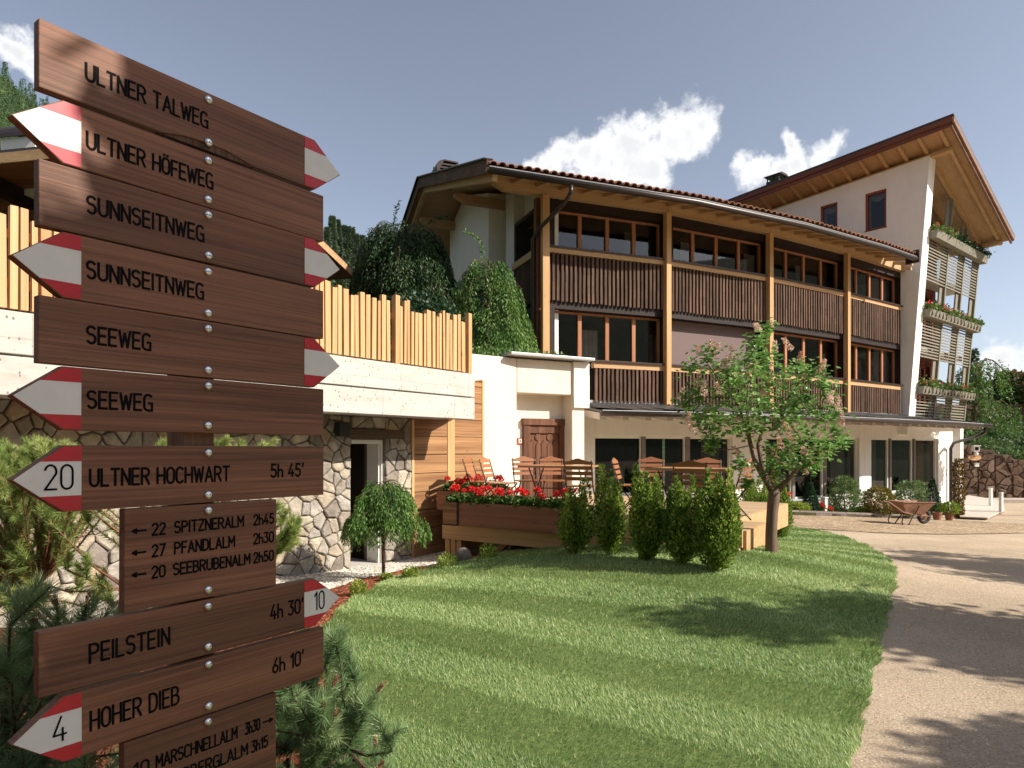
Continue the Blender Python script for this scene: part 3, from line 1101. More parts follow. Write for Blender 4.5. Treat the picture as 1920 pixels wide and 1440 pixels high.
mb.box((s_d0 - 0.1, 0.5, -0.9), (s_d0 - 0.04, 3.5, zd)).box((s_d0 - 0.1, 3.5, -0.9), (s_d1 + 0.6, 3.6, zd)).box((s_d1 + 0.2, 0.4, -0.9), (s_d1 + 0.3, 3.5, zd)).box((s_d0 - 0.1, 0.45, zd), (s_d1 + 0.6, 3.5, zd + 0.1))
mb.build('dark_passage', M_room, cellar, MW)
mb = MB()
mb.box((s_d1 - 0.055, 0.06, -0.6), (s_d1 - 0.022, 0.10, zd - 0.07))
mb.build('door_jamb', M_whitefr, cellar, MW)
mb = MB()
mb.box((s_d0 - 0.2, -0.5, g(-2.2, 10.6) - 0.1), (s_d1 + 0.05, 1.5, g(-2.2, 10.6) + 0.035))
mb.build('threshold', M_concrete, cellar, MW)
# wood panelling right of the stone
mb = MB()
zz = -0.75
k = 0
while zz < 2.9:
    hgt = 0.31
    top = min(zz + hgt, 2.75)
    for (xa, xb) in ((s_p0, ws(836) - 0.0), (ws(849), s_p1)):
        if xb - xa > 0.05:
            if top > 2.03 and xa < ws(800):
                pass
            mb.box((xa + 0.006, -0.035, zz + 0.006), (xb - 0.006, 0.03, min(top, 2.75) - 0.006))
    zz += hgt
    k += 1
mb.build('wood_panelling', M_panel, cellar, MW)
mb = MB()
mb.box((ws(836), -0.045, -0.75), (ws(849), 0.03, 2.75)).box((s_p0 - 0.02, -0.042, -0.75), (s_p0 + 0.03, 0.03, 2.0)).box((s_p1 - 0.03, -0.045, -0.75), (s_p1 + 0.02, 0.5, 2.8))
mb.each('panel_batten', M_larch_z, cellar, MW)
mb = MB()
mb.box((s_p0, 0.032, -0.8), (s_p1, 0.2, 2.7))
mb.build('panel_backing', M_larch_x, cellar, MW)
# concrete parapet with a shadow groove
sp0, sp1 = -2.5, ws(890, CP)
yp = -(CP - CS) / 1.0                                       # parapet front in wall coordinates (-0.9)
zb, zg, ztop = 2.00, 2.345, 2.74
mb = MB()
mb.box((sp0, yp, zg + 0.02), (sp1, yp + 0.26, ztop)).box((sp0, yp, zb), (sp1, yp + 0.26, zg)).box((sp0, yp + 0.05, zg), (sp1 - 0.04, yp + 0.24, zg + 0.02))
for pxs in (34, 300, 625, 792):
    pass
par = mb.build('concrete_parapet', M_concrete, cellar, MW, bevel=0.008)
mb = MB()
mb.box((sp0, yp + 0.26, zb + 0.02), (sp1 - 0.02, 0.6, zb + 0.22))
mb.build('overhang_slab', M_concrete, cellar, MW)
mb = MB()
for s_ in np.arange(-1.9, sp1, 1.52):
    mb.box((s_, yp - 0.0015, zb + 0.01), (s_ + 0.006, yp + 0.002, zg - 0.004)).box((s_ + 0.35, yp - 0.0015, zg + 0.024), (s_ + 0.356, yp + 0.002, ztop - 0.01))
mb.box((sp0, yp - 0.0012, zg + 0.16), (sp1, yp + 0.002, zg + 0.165))
mb.build('formwork_joints', plain('joint grey', (0.36, 0.335, 0.30), 0.9), cellar, MW)  # joints drawn a little darker than the concrete
# lamp box on the stone wall
lm = thing('wall_speaker', MW @ Vector((ws(628), -0.1, 1.62)), 'small black box speaker on the stone wall left of the cellar doorway', 'speaker')
mb = MB()
a_ = ws(621)
mb.box((a_, -0.19, 1.70), (a_ + 0.20, -0.065, 1.91))
mb.build('cabinet', M_speaker, lm, MW, bevel=0.012)
mb = MB()
mb.box((a_ + 0.06, -0.07, 1.76), (a_ + 0.14, 0.02, 1.84))
mb.build('wall_bracket', M_iron, lm, MW)

# picket fence standing on the parapet
fence = thing('picket_fence', MW @ Vector((3.0, yp + 0.1, ztop)), 'fresh larch picket fence of uneven pickets on top of the concrete parapet', 'fence')
s_ = -0.9
fe = ws(884, CP)
rf = random.Random(5)
post_s = [ws(744, CP), fe - 0.045]
mb = MB()
mb.box((-1.2, yp + 0.115, ztop + 0.22), (fe, yp + 0.15, ztop + 0.30)).box((-1.2, yp + 0.115, ztop + 0.66), (fe, yp + 0.15, ztop + 0.74))
mb.each('rail', M_larch_x, fence, MW)
npk = 0
while s_ < fe - 0.06 and npk < 96:
    w_ = rf.choice([0.045, 0.05, 0.06, 0.075, 0.085])
    if not any(p_ - 0.02 < s_ + w_ and s_ < p_ + 0.10 for p_ in post_s):
        mb = MB()
        h_ = rf.uniform(0.80, 0.97)
        yj = rf.uniform(-0.008, 0.008)
        x0, x1, y0, y1, z0, z1 = s_, s_ + w_, yp + 0.055 + yj, yp + 0.113, ztop + 0.03, ztop + h_
        sl = rf.uniform(-0.012, 0.012)
        ln_ = rf.uniform(-0.01, 0.01)
        vs = [(x0, y0, z0), (x1, y0, z0), (x1, y1, z0), (x0, y1, z0), (x0 + ln_, y0, z1), (x1 + ln_, y0, z1 + sl), (x1 + ln_, y1, z1 + sl), (x0 + ln_, y1, z1)]
        mb.add(vs, [(3, 2, 1, 0), (4, 5, 6, 7), (0, 1, 5, 4), (1, 2, 6, 5), (2, 3, 7, 6), (3, 0, 4, 7)])
        mb.build('picket', M_larch_z, fence, MW)
        npk += 1
    s_ += w_ + rf.uniform(0.020, 0.036)
for p_ in post_s:
    mb = MB()
    mb.box((p_, yp + 0.02, ztop + 0.004), (p_ + 0.085, yp + 0.11, ztop + 0.99))
    mb.build('post', M_larch_z, fence, MW, bevel=0.004)

# planted upper terrace behind the parapet
c0, c1 = MW @ Vector((-6, -0.6, 0)), MW @ Vector((sp1 - 0.05, -0.6, 0))
up = MB()
poly = [(c0.x, c0.y, 2.2), (c1.x, c1.y, 2.2), (-0.75, 12.85, 2.2), (0.75, 14.6, 2.2), (1.15, 16.2, 2.2), (-3.5, 28, 2.2), (-40, 40, 2.2), (-40, 4, 2.2)]
up.prism(poly, (0, 0, 0.35))
struct(up.build('upper_terrace', M_bank))

# ================================================================== HOTEL WING (curved front of four bays)
V = [Vector((0.78, 16.5, 0)), Vector((4.02, 17.74, 0)), Vector((7.35, 19.46, 0)), Vector((10.57, 21.47, 0)), Vector((13.66, 23.68, 0)), Vector((17.67, 26.99, 0))]
seg = [(V[i + 1] - V[i]).normalized() for i in range(5)]
snm = [Vector((s.y, -s.x, 0)) for s in seg]                # outward normals
LEN = [(V[i + 1] - V[i]).length for i in range(5)]


def off(i, d):                                             # corner i moved outwards by d, mitred
    if i == 0:
        return V[0] + snm[0] * d
    if i == 5:
        return V[5] + snm[4] * d
    n = (snm[i - 1] + snm[i]).normalized()
    return V[i] + n * (d / n.dot(snm[i]))


def bay(i):
    s, n = seg[i], snm[i]
    return Matrix(((s.x, -n.x, 0, V[i].x), (s.y, -n.y, 0, V[i].y), (0, 0, 1, 0), (0, 0, 0, 1)))


def up3(v, z):
    return Vector((v.x, v.y, z))


wing = thing('hotel_wing', up3(V[1], g(V[1].x, V[1].y)), 'long curved timber and plaster hotel wing with dark slatted balconies under a tiled roof', 'building')
Z_plate0, Z_plate1 = 7.67, 7.93
for i in range(4):
    M_, L = bay(i), LEN[i]
    x_lo = 0.0
    # dark carcass behind: floors and back wall of the rooms
    mb = MB()
    mb.box((0, 1.9, 2.4), (L, 2.0, 7.6)).box((0, 0.30, 4.98), (L, 1.9, 5.14)).box((0, 0.3, 2.5), (L, 1.9, 2.7)).box((0, 0.3, 7.5), (L, 1.9, 7.6))
    mb.build('room_shell', M_room, wing, M_)
    for k, (xa, xb) in enumerate(((0.35, 0.9), (1.5, 2.1), (2.9, 3.3))):
        mb = MB()
        lev = 3.72 if (i + k) % 2 else 6.48
        nn = 9
        vs = [(xa + (xb - xa) * q / nn, 1.1 + 0.05 * (q % 2), lev + zz) for zz in (0.0, 0.98) for q in range(nn + 1)]
        mb.add(vs, [(q, q + 1, nn + 2 + q, nn + 1 + q) for q in range(nn)])
        mb.build('curtain', M_pale_curtain, wing, M_)
    # roller boxes above both window rows
    mb = MB()
    mb.box((0.12, 0.02, 7.47), (L, 0.34, Z_plate0 + 0.02)).box((0.12, 0.02, 4.965), (L, 0.34, 5.15))
    mb.each('roller_box', M_darkwood, wing, M_)
    # spandrel boards behind the slats, and rails above them
    for (z0, z1, zr) in ((5.17, 6.31, 6.47), (2.72, 3.53, 3.71)):
        a = 1.35 if (i == 0 and z1 < 4) else 0.06
        b_ = L - 0.06
        mb = MB()
        mb.box((a, 0.05, z0), (b_, 0.10, z1 + 0.008))
        mb.build('spandrel', M_darkwood, wing, M_)
        mb = MB()
        mb.box((a, -0.055, z1 + 0.01), (b_, 0.10, zr - 0.03))
        mb.build('rail_board', M_larch_x, wing, M_)
        mb = MB()
        mb.box((a, -0.10, zr - 0.03), (b_, 0.32, zr + 0.015))
        mb.build('rail_cap', M_dkmetal, wing, M_)
        mb = MB()
        rs = random.Random(i * 9 + int(z0))
        x = a + 0.03
        while x < b_ - 0.06:
            w_ = 0.060 + rs.uniform(-0.007, 0.007)
            d_ = rs.uniform(0.0, 0.012)
            jl = rs.uniform(-0.012, 0.012)
            n_ = 5
            for q in range(n_):                             # waney bark edges: the slat's outline wanders
                za, zb_ = z0 - 0.03 + jl + (z1 - z0 + 0.03 - jl) * q / n_, z0 - 0.03 + jl + (z1 - z0 + 0.03 - jl) * (q + 1) / n_
                e0 = 0.0022 * math.sin(x * 50 + q * 1.9)
                mb.box((x + e0, -0.045 - d_, za), (x + w_ + e0 * 0.6, -0.012, zb_ + 0.0005))
            x += 0.120
        mb.build('slat_panel', M_slat, wing, M_)
    # window rows
    for (z0, z1) in ((6.49, 7.46), (3.73, 4.95)):
        if i == 1 and z0 < 4:
            mb = MB()
            mb.box((0.10, 0.30, 3.735), (L - 0.12, 0.312, 4.97))
            mb.build('blind', M_mauve, wing, M_)
            mb = MB()
            mb.box((0.10, 0.288, 3.735), (L - 0.12, 0.32, 3.765))
            mb.build('blind_bar', M_dkmetal, wing, M_)
            continue
        xa, xb = 0.30, L - 0.02
        fr = MB()
        wf = 0.055
        fr.box((xa, 0.22, z0), (xb, 0.31, z0 + 0.045)).box((xa, 0.22, z1 - 0.05), (xb, 0.31, z1))
        n_ = 4
        for q in range(n_ + 1):
            xx = xa + (xb - xa) * q / n_
            w2 = 0.10 if 0 < q < n_ else 0.06
            x0 = min(max(xx - w2 / 2, xa), xb - w2)
            fr.box((x0, 0.215, z0 + 0.045), (x0 + w2, 0.31, z1 - 0.05))
        f_ = fr.build('window', M_frame, wing, M_)
        gl = MB()
        for q in range(n_):
            x0, x1 = xa + (xb - xa) * q / n_, xa + (xb - xa) * (q + 1) / n_
            gl.quad((x0 + 0.05, 0.265, z0 + 0.04), (x1 - 0.05, 0.265, z0 + 0.04), (x1 - 0.05, 0.265, z1 - 0.04), (x0 + 0.05, 0.265, z1 - 0.04))
        gl.build('pane', M_glass, f_, M_)
        mb = MB()
        mb.box((L - 0.02, 0.02, z0 - 0.02), (L + 0.01, 0.36, z1 + 0.02)).box((0.0, 0.02, z0 - 0.02), (0.30, 0.34, z1 + 0.02))
        mb.each('dark_jamb', M_darkwood, wing, M_)
    # plate beam, rafters, soffit
    mb = MB()
    x0 = -1.35 if i == 0 else 0.0
    if i == 0:
        mb.prism([(x0, -0.14, Z_plate0 + 0.14), (x0 + 0.28, -0.14, Z_plate0), (L, -0.14, Z_plate0), (L, -0.14, Z_plate1), (x0, -0.14, Z_plate1)], (0, 0.22, 0))
    else:
        mb.box((0, -0.14, Z_plate0), (L, 0.08, Z_plate1))
    mb.build('plate_beam', M_beam, wing, M_)
    mb = MB()
    x = x0 + 0.45
    while x < L + 0.02:
        dmax = 1.02 if i < 3 else min(1.02, 0.30 + max(0, (L - x)) * 0.5)
        mb.prism([(x, 0.3, Z_plate1 - 0.02), (x, -dmax, Z_plate1 - 0.30), (x, -dmax, Z_plate1 - 0.20), (x, 0.3, Z_plate1 + 0.10)], (0.10, 0, 0))
        x += 0.62
    mb.each('rafter_tail', M_beam, wing, M_)

# posts
for i, pz in enumerate((3.4, 2.50, 2.50, 2.50)):
    mb = MB()
    M_ = bay(i)
    mb.box((-0.08 if i else -0.10, -0.17, pz), (0.08, -0.02, Z_plate0))
    mb.build('post', M_pole_z, wing, M_, bevel=0.006)
# second, darker corner post and side bay of the balcony
SB = Matrix(((-snm[0].x, -seg[0].x, 0, V[0].x), (-snm[0].y, -seg[0].y, 0, V[0].y), (0, 0, 1, 0), (0, 0, 0, 1)))   # x back along the gable, y = outwards to the left
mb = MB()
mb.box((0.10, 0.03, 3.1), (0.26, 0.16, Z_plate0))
mb.build('corner_post', wood('dark red post', (0.15, 0.05, 0.028), (0.26, 0.10, 0.055), 'Z', 1.0, 0.6, 0.2), wing, SB)
mb = MB()
mb.box((0.3, 0.02, 6.30), (1.9, 0.12, 6.48))
mb.build('rail_board', M_larch_x, wing, SB)
mb = MB()
x = 0.3
while x < 1.85:
    mb.box((x, 0.03, 5.2), (x + 0.07, 0.08, 6.31))
    x += 0.114
mb.box((0.3, -0.02, 5.2), (1.9, 0.02, 6.3))
mb.build('slat_panel', M_slat, wing, SB)

# gable wall, stepping along its length
RD = 13.0                                                   # depth of the wing
ridge_d, ridge_z, eave_z = 5.25, 9.62, 7.62
sl = (ridge_z - eave_z) / (ridge_d + 1.2)


def roof_z(t):                                              # under the roof at depth t behind the facade
    return eave_z + (t + 1.2) * sl if t < ridge_d else ridge_z - (t - ridge_d) * sl


mb = MB()


def gable_piece(t0, t1, y0, y1, z0=2.3):
    zs = [(t0, roof_z(t0) - 0.16)]
    if t0 < ridge_d < t1:
        zs.append((ridge_d, ridge_z - 0.16))
    zs.append((t1, roof_z(t1) - 0.16))
    mb.prism([(t0, y0, z0), (t1, y0, z0)] + [(t, y0, z) for t, z in reversed(zs)], (0, y1 - y0, 0))


gable_piece(0.22, 0.95, -0.5, -0.30)                        # beside the side window
gable_piece(2.1, 2.75, -0.5, -0.02)
gable_piece(2.95, 7.0, -0.5, 0.42)
gable_piece(7.0, 12.0, -0.5, 0.0)
mb.prism([(0.95, -0.5, 7.55), (2.1, -0.5, 7.55), (2.1, -0.5, roof_z(2.1) - 0.16), (0.95, -0.5, roof_z(0.95) - 0.16)], (0, 0.2, 0))
mb.box((0.95, -0.5, 2.3), (2.1, -0.3, 6.3))
mb.box((0.22, -0.5, 7.55), (0.95, -0.3, 7.75))
mb.build('gable_wall', M_plaster, wing, SB, bevel=0.015)
fr = MB()
fr.box((0.95, -0.42, 6.3), (2.1, -0.34, 6.37)).box((0.95, -0.42, 7.47), (2.1, -0.34, 7.55)).box((0.95, -0.42, 6.37), (1.03, -0.34, 7.47)).box((2.02, -0.42, 6.37), (2.1, -0.34, 7.47)).box((1.3, -0.42, 6.37), (1.38, -0.34, 7.47))
f_ = fr.build('window', M_frame, wing, SB)
MB().quad((1.0, -0.38, 6.35), (2.05, -0.38, 6.35), (2.05, -0.38, 7.5), (1.0, -0.38, 7.5)).build('pane', M_glass, f_, SB)
MB().box((0.9, -0.62, 6.31), (2.15, -0.56, 7.54)).build('curtain', M_pale_curtain, wing, SB)
# purlin ends carrying the overhang
for (t, ext, wz) in ((2.75, 1.45, 0.24), (6.3, 1.6, 0.26), (10.0, 1.5, 0.24)):
    zt_ = roof_z(t) - 0.30
    mb = MB()
    mb.prism([(t, -0.2, zt_ - wz), (t, ext - 0.3, zt_ - wz), (t, ext, zt_ - wz + 0.16), (t, ext, zt_), (t, -0.2, zt_)], (0.2, 0, 0))
    mb.build('purlin', M_beam, wing, SB, bevel=0.006)

# roof slab, soffit, verge boards, tiles
def ofx(i, d, ext=0.0):
    v = off(i, d)
    return v - seg[0] * ext if i == 0 else v


EXT = 1.85
end_front = V[3] + snm[3] * 1.2 + seg[3] * 2.02             # the eave stops short of the tower
tile_mb, slab, soff = MB(), MB(), MB()
for i in range(4):
    a0 = ofx(i, 1.2, EXT)
    a1 = off(i + 1, 1.2) if i < 3 else end_front
    b0 = ofx(i, -ridge_d, EXT)
    b1 = off(i + 1, -ridge_d) if i < 3 else V[4] + Vector((-0.635, 0.773, 0)) * ridge_d
    c0 = ofx(i, -ridge_d - 6.0, EXT)
    c1 = off(i + 1, -ridge_d - 6.0) if i < 3 else V[4] + Vector((-0.635, 0.773, 0)) * (ridge_d + 6)
    zc = ridge_z - 6.0 * sl
    quadf = [up3(a0, eave_z), up3(a1, eave_z), up3(b1, ridge_z), up3(b0, ridge_z)]
    slab.prism(quadf, (0, 0, 0.09))
    slab.prism([up3(b0, ridge_z), up3(b1, ridge_z), up3(c1, zc), up3(c0, zc)], (0, 0, 0.09))
    soff.prism([p - Vector((0, 0, 0.03)) for p in quadf], (0, 0, 0.026))
    soff.prism([up3(b0, ridge_z - 0.03), up3(b1, ridge_z - 0.03), up3(c1, zc - 0.03), up3(c0, zc - 0.03)], (0, 0, 0.026))
    wid = (a1 - a0).length
    n_ = int(wid / 0.205)
    for k in range(n_):
        f0, f1 = (k + 0.5) / n_, (k + 0.5) / n_
        p0 = up3(a0.lerp(a1, f0), eave_z + 0.095)
        p1 = up3(b0.lerp(b1, f1), ridge_z + 0.095)
        e = (p0 - p1).normalized()
        p0 = p0 + e * 0.07
        rows_ = 4
        t_ = (a1 - a0).normalized()
        u_ = t_.cross(p1 - p0).normalized()
        if u_.z < 0:
            u_ = -u_
        # barrel tiles, the first rows separately so the eave shows their thickness
        cuts = [0.0, 0.055, 0.11, 0.165, 1.0]
        for q in range(4):
            s0, s1 = p0.lerp(p1, cuts[q]), p0.lerp(p1, min(1, cuts[q + 1] + 0.008))
            ra, rb = 0.098, 0.084
            jz = random.uniform(-0.006, 0.006)
            ring0, ring1 = [], []
            for (rr_, lst, c_) in ((ra, ring0, s0 + u_ * (0.018 + jz)), (rb, ring1, s1 + u_ * jz)):
                for h in range(7):
                    th = math.pi * h / 6
                    lst.append(c_ + t_ * math.cos(th) * rr_ + u_ * math.sin(th) * rr_ * 0.75)
                for h in range(6, -1, -1):
                    th = math.pi * h / 6
                    lst.append(c_ + t_ * math.cos(th) * rr_ * 0.8 + u_ * (math.sin(th) * rr_ * 0.75 * 0.8))
            fs = [(h, (h + 1) % 14, 14 + (h + 1) % 14, 14 + h) for h in range(14)]
            fs += [(h, 13 - h, 12 - h, h + 1) for h in range(6)]
            tile_mb.add(ring0 + ring1, fs)
roof = slab.build('roof', M_dkmetal, wing)
tile_mb.build('tiles', M_tile, roof)
soff.build('soffit', M_soffit, wing)
vb = MB()
A0, B0 = ofx(0, 1.2, EXT), ofx(0, -ridge_d, EXT)
C0 = ofx(0, -ridge_d - 6.0, EXT)
vb.bar(up3(A0, eave_z + 0.05) - seg[0] * 0.02, up3(B0, ridge_z + 0.05) - seg[0] * 0.02, 0.05, 0.30)
vb.bar(up3(B0, ridge_z + 0.05) - seg[0] * 0.02, up3(C0, ridge_z - 6 * sl + 0.05) - seg[0] * 0.02, 0.05, 0.30)
vb.each('verge_board', M_verge, wing)
vb = MB()
vb.bar(up3(A0, eave_z - 0.14) + seg[0] * 0.16, up3(B0, ridge_z - 0.14) + seg[0] * 0.16, 0.12, 0.20)
vb.bar(up3(B0, ridge_z - 0.14) + seg[0] * 0.16, up3(C0, ridge_z - 6 * sl - 0.14) + seg[0] * 0.16, 0.12, 0.20)
vb.each('verge_rafter', M_beam, wing)
vb = MB()
vb.bar(up3(A0, eave_z + 0.215), up3(B0, ridge_z + 0.215), 0.22, 0.03)
vb.bar(up3(B0, ridge_z + 0.215), up3(C0, ridge_z - 6 * sl + 0.215), 0.22, 0.03)
vb.each('verge_flashing', M_dkmetal, wing)
# gutter and downpipe
gp = [up3(off(i, 1.27) - (seg[0] * EXT if i == 0 else Vector((0, 0, 0))), 7.565) for i in range(4)] + [up3(end_front + snm[3] * 0.07, 7.565)]
gm = MB()
for (d_, r_) in ((0.0, 0.075),):
    gm.tube(gp, r_, 10)
gu = gm.build('gutter', M_dkmetal, wing, smooth=True)
gm = MB()
gm.tube([p + Vector((0, 0, 0.073)) + snm[0] * 0.03 for p in gp], 0.012, 6)
gm.build('gutter_rim', M_grey, gu)  # pale grey puts the gutter's highlight line into the rim colour
gm = MB()
e_ = end_front + snm[3] * 0.02
gm.box((-0.02, -0.16, 7.46), (0.05, 0.25, 7.86), bay(3) @ Matrix.Translation((2.02, -1.2, 0)))
gm.build('gutter_end', M_dkmetal, wing)
q0 = off(0, 1.27) + seg[0] * 0.12
wp = V[0] - snm[0] * 0.16 - seg[0] * 0.22
dp = [up3(q0, 7.5), up3(q0, 7.34), up3(q0.lerp(wp, 0.18), 7.16), up3(q0.lerp(wp, 0.8), 6.86), up3(wp, 6.66), up3(wp, 5.0), up3(wp, 3.1)]
MB().tube(dp, 0.052, 10).build('downpipe', M_dkmetal, wing, smooth=True)

# lean-to roof over the ground floor
xl = 0.62
LO = 1.72                                                   # overhang of the lean-to
z_h, z_l = 2.60, 2.33
lt, rt_, wh = MB(), MB(), MB()
LG = []
for i in range(5):
    x0 = xl if i == 0 else 0.0
    x1 = LEN[i] if i < 4 else 3.3
    p0 = V[0] + seg[0] * xl if i == 0 else V[i]
    p1 = V[i + 1] if i < 4 else V[4] + seg[4] * 3.3
    o0 = (V[0] + seg[0] * xl + snm[0] * LO) if i == 0 else off(i, LO)
    o1 = off(i + 1, LO) if i < 4 else p1 + snm[4] * LO
    LG.append(o0)
    if i == 4:
        LG.append(o1)
    lt.prism([up3(o0, z_l), up3(o1, z_l), up3(p1, z_h), up3(p0, z_h)], (0, 0, 0.05))
    rs = random.Random(i)
    n_ = int((o1 - o0).length / 0.42)
    for k in range(n_):                                     # large slates with lifted ends
        for rw in range(3):
            f0, f1 = k / n_, (k + 0.97) / n_
            h0, h1 = rw / 3, (rw + 1.05) / 3
            lift = rs.choice([0.012, 0.02, 0.03, 0.05]) if rw == 0 else 0.015
            sh = (rw % 2) * 0.5 / n_
            def pt(f, h, dz):
                f = min(1, f + sh)
                return up3(o0.lerp(o1, f).lerp(p0.lerp(p1, f), h), z_l + (z_h - z_l) * h + 0.052 + dz)
            lt.add([pt(f0, h0, lift), pt(f1, h0, lift * 0.7), pt(f1, h1, 0.004), pt(f0, h1, 0.004), pt(f0, h0, lift + 0.014), pt(f1, h0, lift * 0.7 + 0.014), pt(f1, h1, 0.016), pt(f0, h1, 0.016)],
                   [(3, 2, 1, 0), (4, 5, 6, 7), (0, 1, 5, 4), (1, 2, 6, 5), (2, 3, 7, 6), (3, 0, 4, 7)])
    M_ = bay(i)
    xx = x0 + (0.2 if i else 0.05)
    while xx < x1 - 0.12:
        rt_.prism([(xx, 0.2, z_h - 0.02), (xx, -1.12, z_l - 0.03), (xx, -1.12, z_l - 0.17), (xx, 0.2, z_h - 0.18)], (0.14, 0, 0), ) if False else None
        vs = [M_ @ Vector(p) for p in ((xx, 0.2, z_h - 0.03), (xx, -LO + 0.12, z_l - 0.005), (xx, -LO + 0.12, z_l - 0.16), (xx, 0.2, z_h - 0.19))]
        rt_.prism(vs, seg[i] * 0.16)
        xx += 0.60
    wh.box((x0, -0.012, 2.56), (x1, 0.06, 2.73), M_)
lr = lt.build('lean_to_roof', M_slate, wing)
rt_.each('lean_to_rafter', plain('pale painted rafter', (0.52, 0.44, 0.40), 0.7, 0.05, 6), wing)
wh.build('flashing', M_grey, wing)
gm = MB()
gm.tube([up3(p + (snm[min(k, 4)] * 0.06), z_l - 0.02) for k, p in enumerate(LG)], 0.065, 10)
gu = gm.build('lean_to_gutter', M_dkmetal, wing, smooth=True)
gm = MB()
gm.tube([up3(p + (snm[min(k, 4)] * 0.12), z_l + 0.035) for k, p in enumerate(LG)], 0.011, 6)
gm.build('gutter_rim', M_grey, gu)  # again the highlight along the edge is painted as pale grey
pe = LG[-1] - seg[4] * 0.45
pw = V[4] + seg[4] * 4.55 + snm[4] * 0.10
MB().tube([up3(pe, 2.25), up3(pe, 2.1), up3(pe.lerp(pw, 0.25), 1.92), up3(pe.lerp(pw, 0.9), 1.72), up3(pw, 1.5), up3(pw, -0.6)], 0.06, 10).build('downpipe', M_dkmetal, wing, smooth=True)

# ground floor wall with tall windows
def fac_at(px):
    r = (px - CX) / F
    best = None
    for i in range(5):
        a, s = V[i], seg[i]
        den = s.x - r * s.y
        t = (r * a.y - a.x) / den
        if -0.01 <= t <= LEN[i] + 0.01 or (i == 0 and t < 0):
            best = a + s * t
            return best
    return V[5]


GW = [fac_at(1090), fac_at(1405), fac_at(1622), fac_at(1786)]
wins = [[(1121, 1204, 0.36, 1.77), (1211, 1286, 0.36, 1.77), (1296, 1370, 0.36, 1.77)],
        [(1440, 1487, 0.03, 1.78), (1494, 1546, 0.03, 1.78), (1554, 1609, 0.03, 1.78)],
        [(1636, 1669, 0.0, 1.79), (1677, 1714, 0.0, 1.79), (1722, 1758, 0.0, 1.79)]]
cur = [(1, 2, M_pale_curtain), (2, 2, M_orange_curtain), (0, 2, M_pale_curtain), (1, 0, M_room), (2, 0, M_pale_curtain)]
for k in range(3):
    a, b_ = GW[k], GW[k + 1]
    s = (b_ - a).normalized()
    n = Vector((s.y, -s.x, 0))
    L = (b_ - a).length
    M_ = Matrix(((s.x, -n.x, 0, a.x), (s.y, -n.y, 0, a.y), (0, 0, 1, 0), (0, 0, 0, 1)))
    iM = M_.inverted()

    def lx(px):
        r = (px - CX) / F
        t = (r * a.y - a.x) / (s.x - r * s.y)
        return t
    ops = [(lx(p0), lx(p1), z0, z1) for (p0, p1, z0, z1) in wins[k]]
    z0, z1 = ops[0][2], ops[0][3]
    xa, xb = ops[0][0] - 0.08, ops[-1][1] + 0.08
    mb = MB()
    zlo = -1.3
    mb.box((-0.3 if k == 0 else 0, 0, zlo), (xa, 0.42, 2.62)).box((xb, 0, zlo), (L, 0.42, 2.62)).box((xa, 0, z1 + 0.06), (xb, 0.42, 2.62)).box((xa, 0, zlo), (xb, 0.42, z0 - 0.06))
    mb.build('ground_floor_wall', M_white_pl, wing, M_, bevel=0.012)
    mb = MB()
    mb.box((xa, -0.05, z0 - 0.10), (xb, 0.16, z0 - 0.055))
    mb.build('window_sill', M_grey, wing, M_)
    for (x0, x1, w0, w1) in ops:
        fr = MB()
        t_ = 0.065
        x0, x1 = x0 - 0.02, x1 + 0.02
        fr.box((x0 - t_, 0.10, w0 - 0.06), (x1 + t_, 0.20, w0)).box((x0 - t_, 0.10, w1), (x1 + t_, 0.20, w1 + 0.06)).box((x0 - t_, 0.10, w0), (x0, 0.20, w1)).box((x1, 0.10, w0), (x1 + t_, 0.20, w1))
        f_ = fr.build('window', M_whitefr, wing, M_)
        MB().quad((x0, 0.16, w0), (x1, 0.16, w0), (x1, 0.16, w1), (x0, 0.16, w1)).build('pane', M_glassg, f_, M_)
    mb = MB()
    for q in range(2):
        xm = (ops[q][1] + ops[q + 1][0]) / 2
        mb.box((xm - 0.03, 0.06, z0 - 0.05), (xm + 0.10, 0.40, z1 + 0.05))
    mb.each('mullion', plain('grey brown mullion', (0.20, 0.16, 0.145), 0.6), wing, M_)
    mb = MB()
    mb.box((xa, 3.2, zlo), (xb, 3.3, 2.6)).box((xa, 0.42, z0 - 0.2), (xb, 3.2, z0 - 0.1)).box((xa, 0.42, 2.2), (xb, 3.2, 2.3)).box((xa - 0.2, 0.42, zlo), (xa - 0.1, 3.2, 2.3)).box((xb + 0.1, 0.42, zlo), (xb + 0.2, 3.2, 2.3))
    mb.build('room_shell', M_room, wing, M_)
    for (kk, wi, mt) in cur:
        if kk == k:
            x0, x1, w0, w1 = ops[wi]
            for (xa2, xb2) in ((x0 + (x1 - x0) * 0.55, x1 + 0.05),):
                nn = 15
                mb = MB()
                vs = [(xa2 + (xb2 - xa2) * q / nn, 0.50 + 0.045 * math.sin(q * 2.2), zz) for zz in (w0, w1) for q in range(nn + 1)]
                mb.add(vs, [(q, q + 1, nn + 2 + q, nn + 1 + q) for q in range(nn)])
                mb.build('curtain', mt, wing, M_)
e0 = GW[3]
mb = MB()
s = seg[4]
n = snm[4]
M_ = Matrix(((s.x, -n.x, 0, e0.x), (s.y, -n.y, 0, e0.y), (0, 0, 1, 0), (0, 0, 0, 1)))
mb.box((0.0, 0.01, -1.3), (0.04, 4, 2.6)).box((0.42, -0.15, -1.3), (0.75, 0.2, 2.55))
mb.build('end_wall', M_white_pl, wing, M_)
mb = MB()
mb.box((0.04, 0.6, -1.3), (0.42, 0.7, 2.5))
mb.build('dark_recess', M_room, wing, M_)

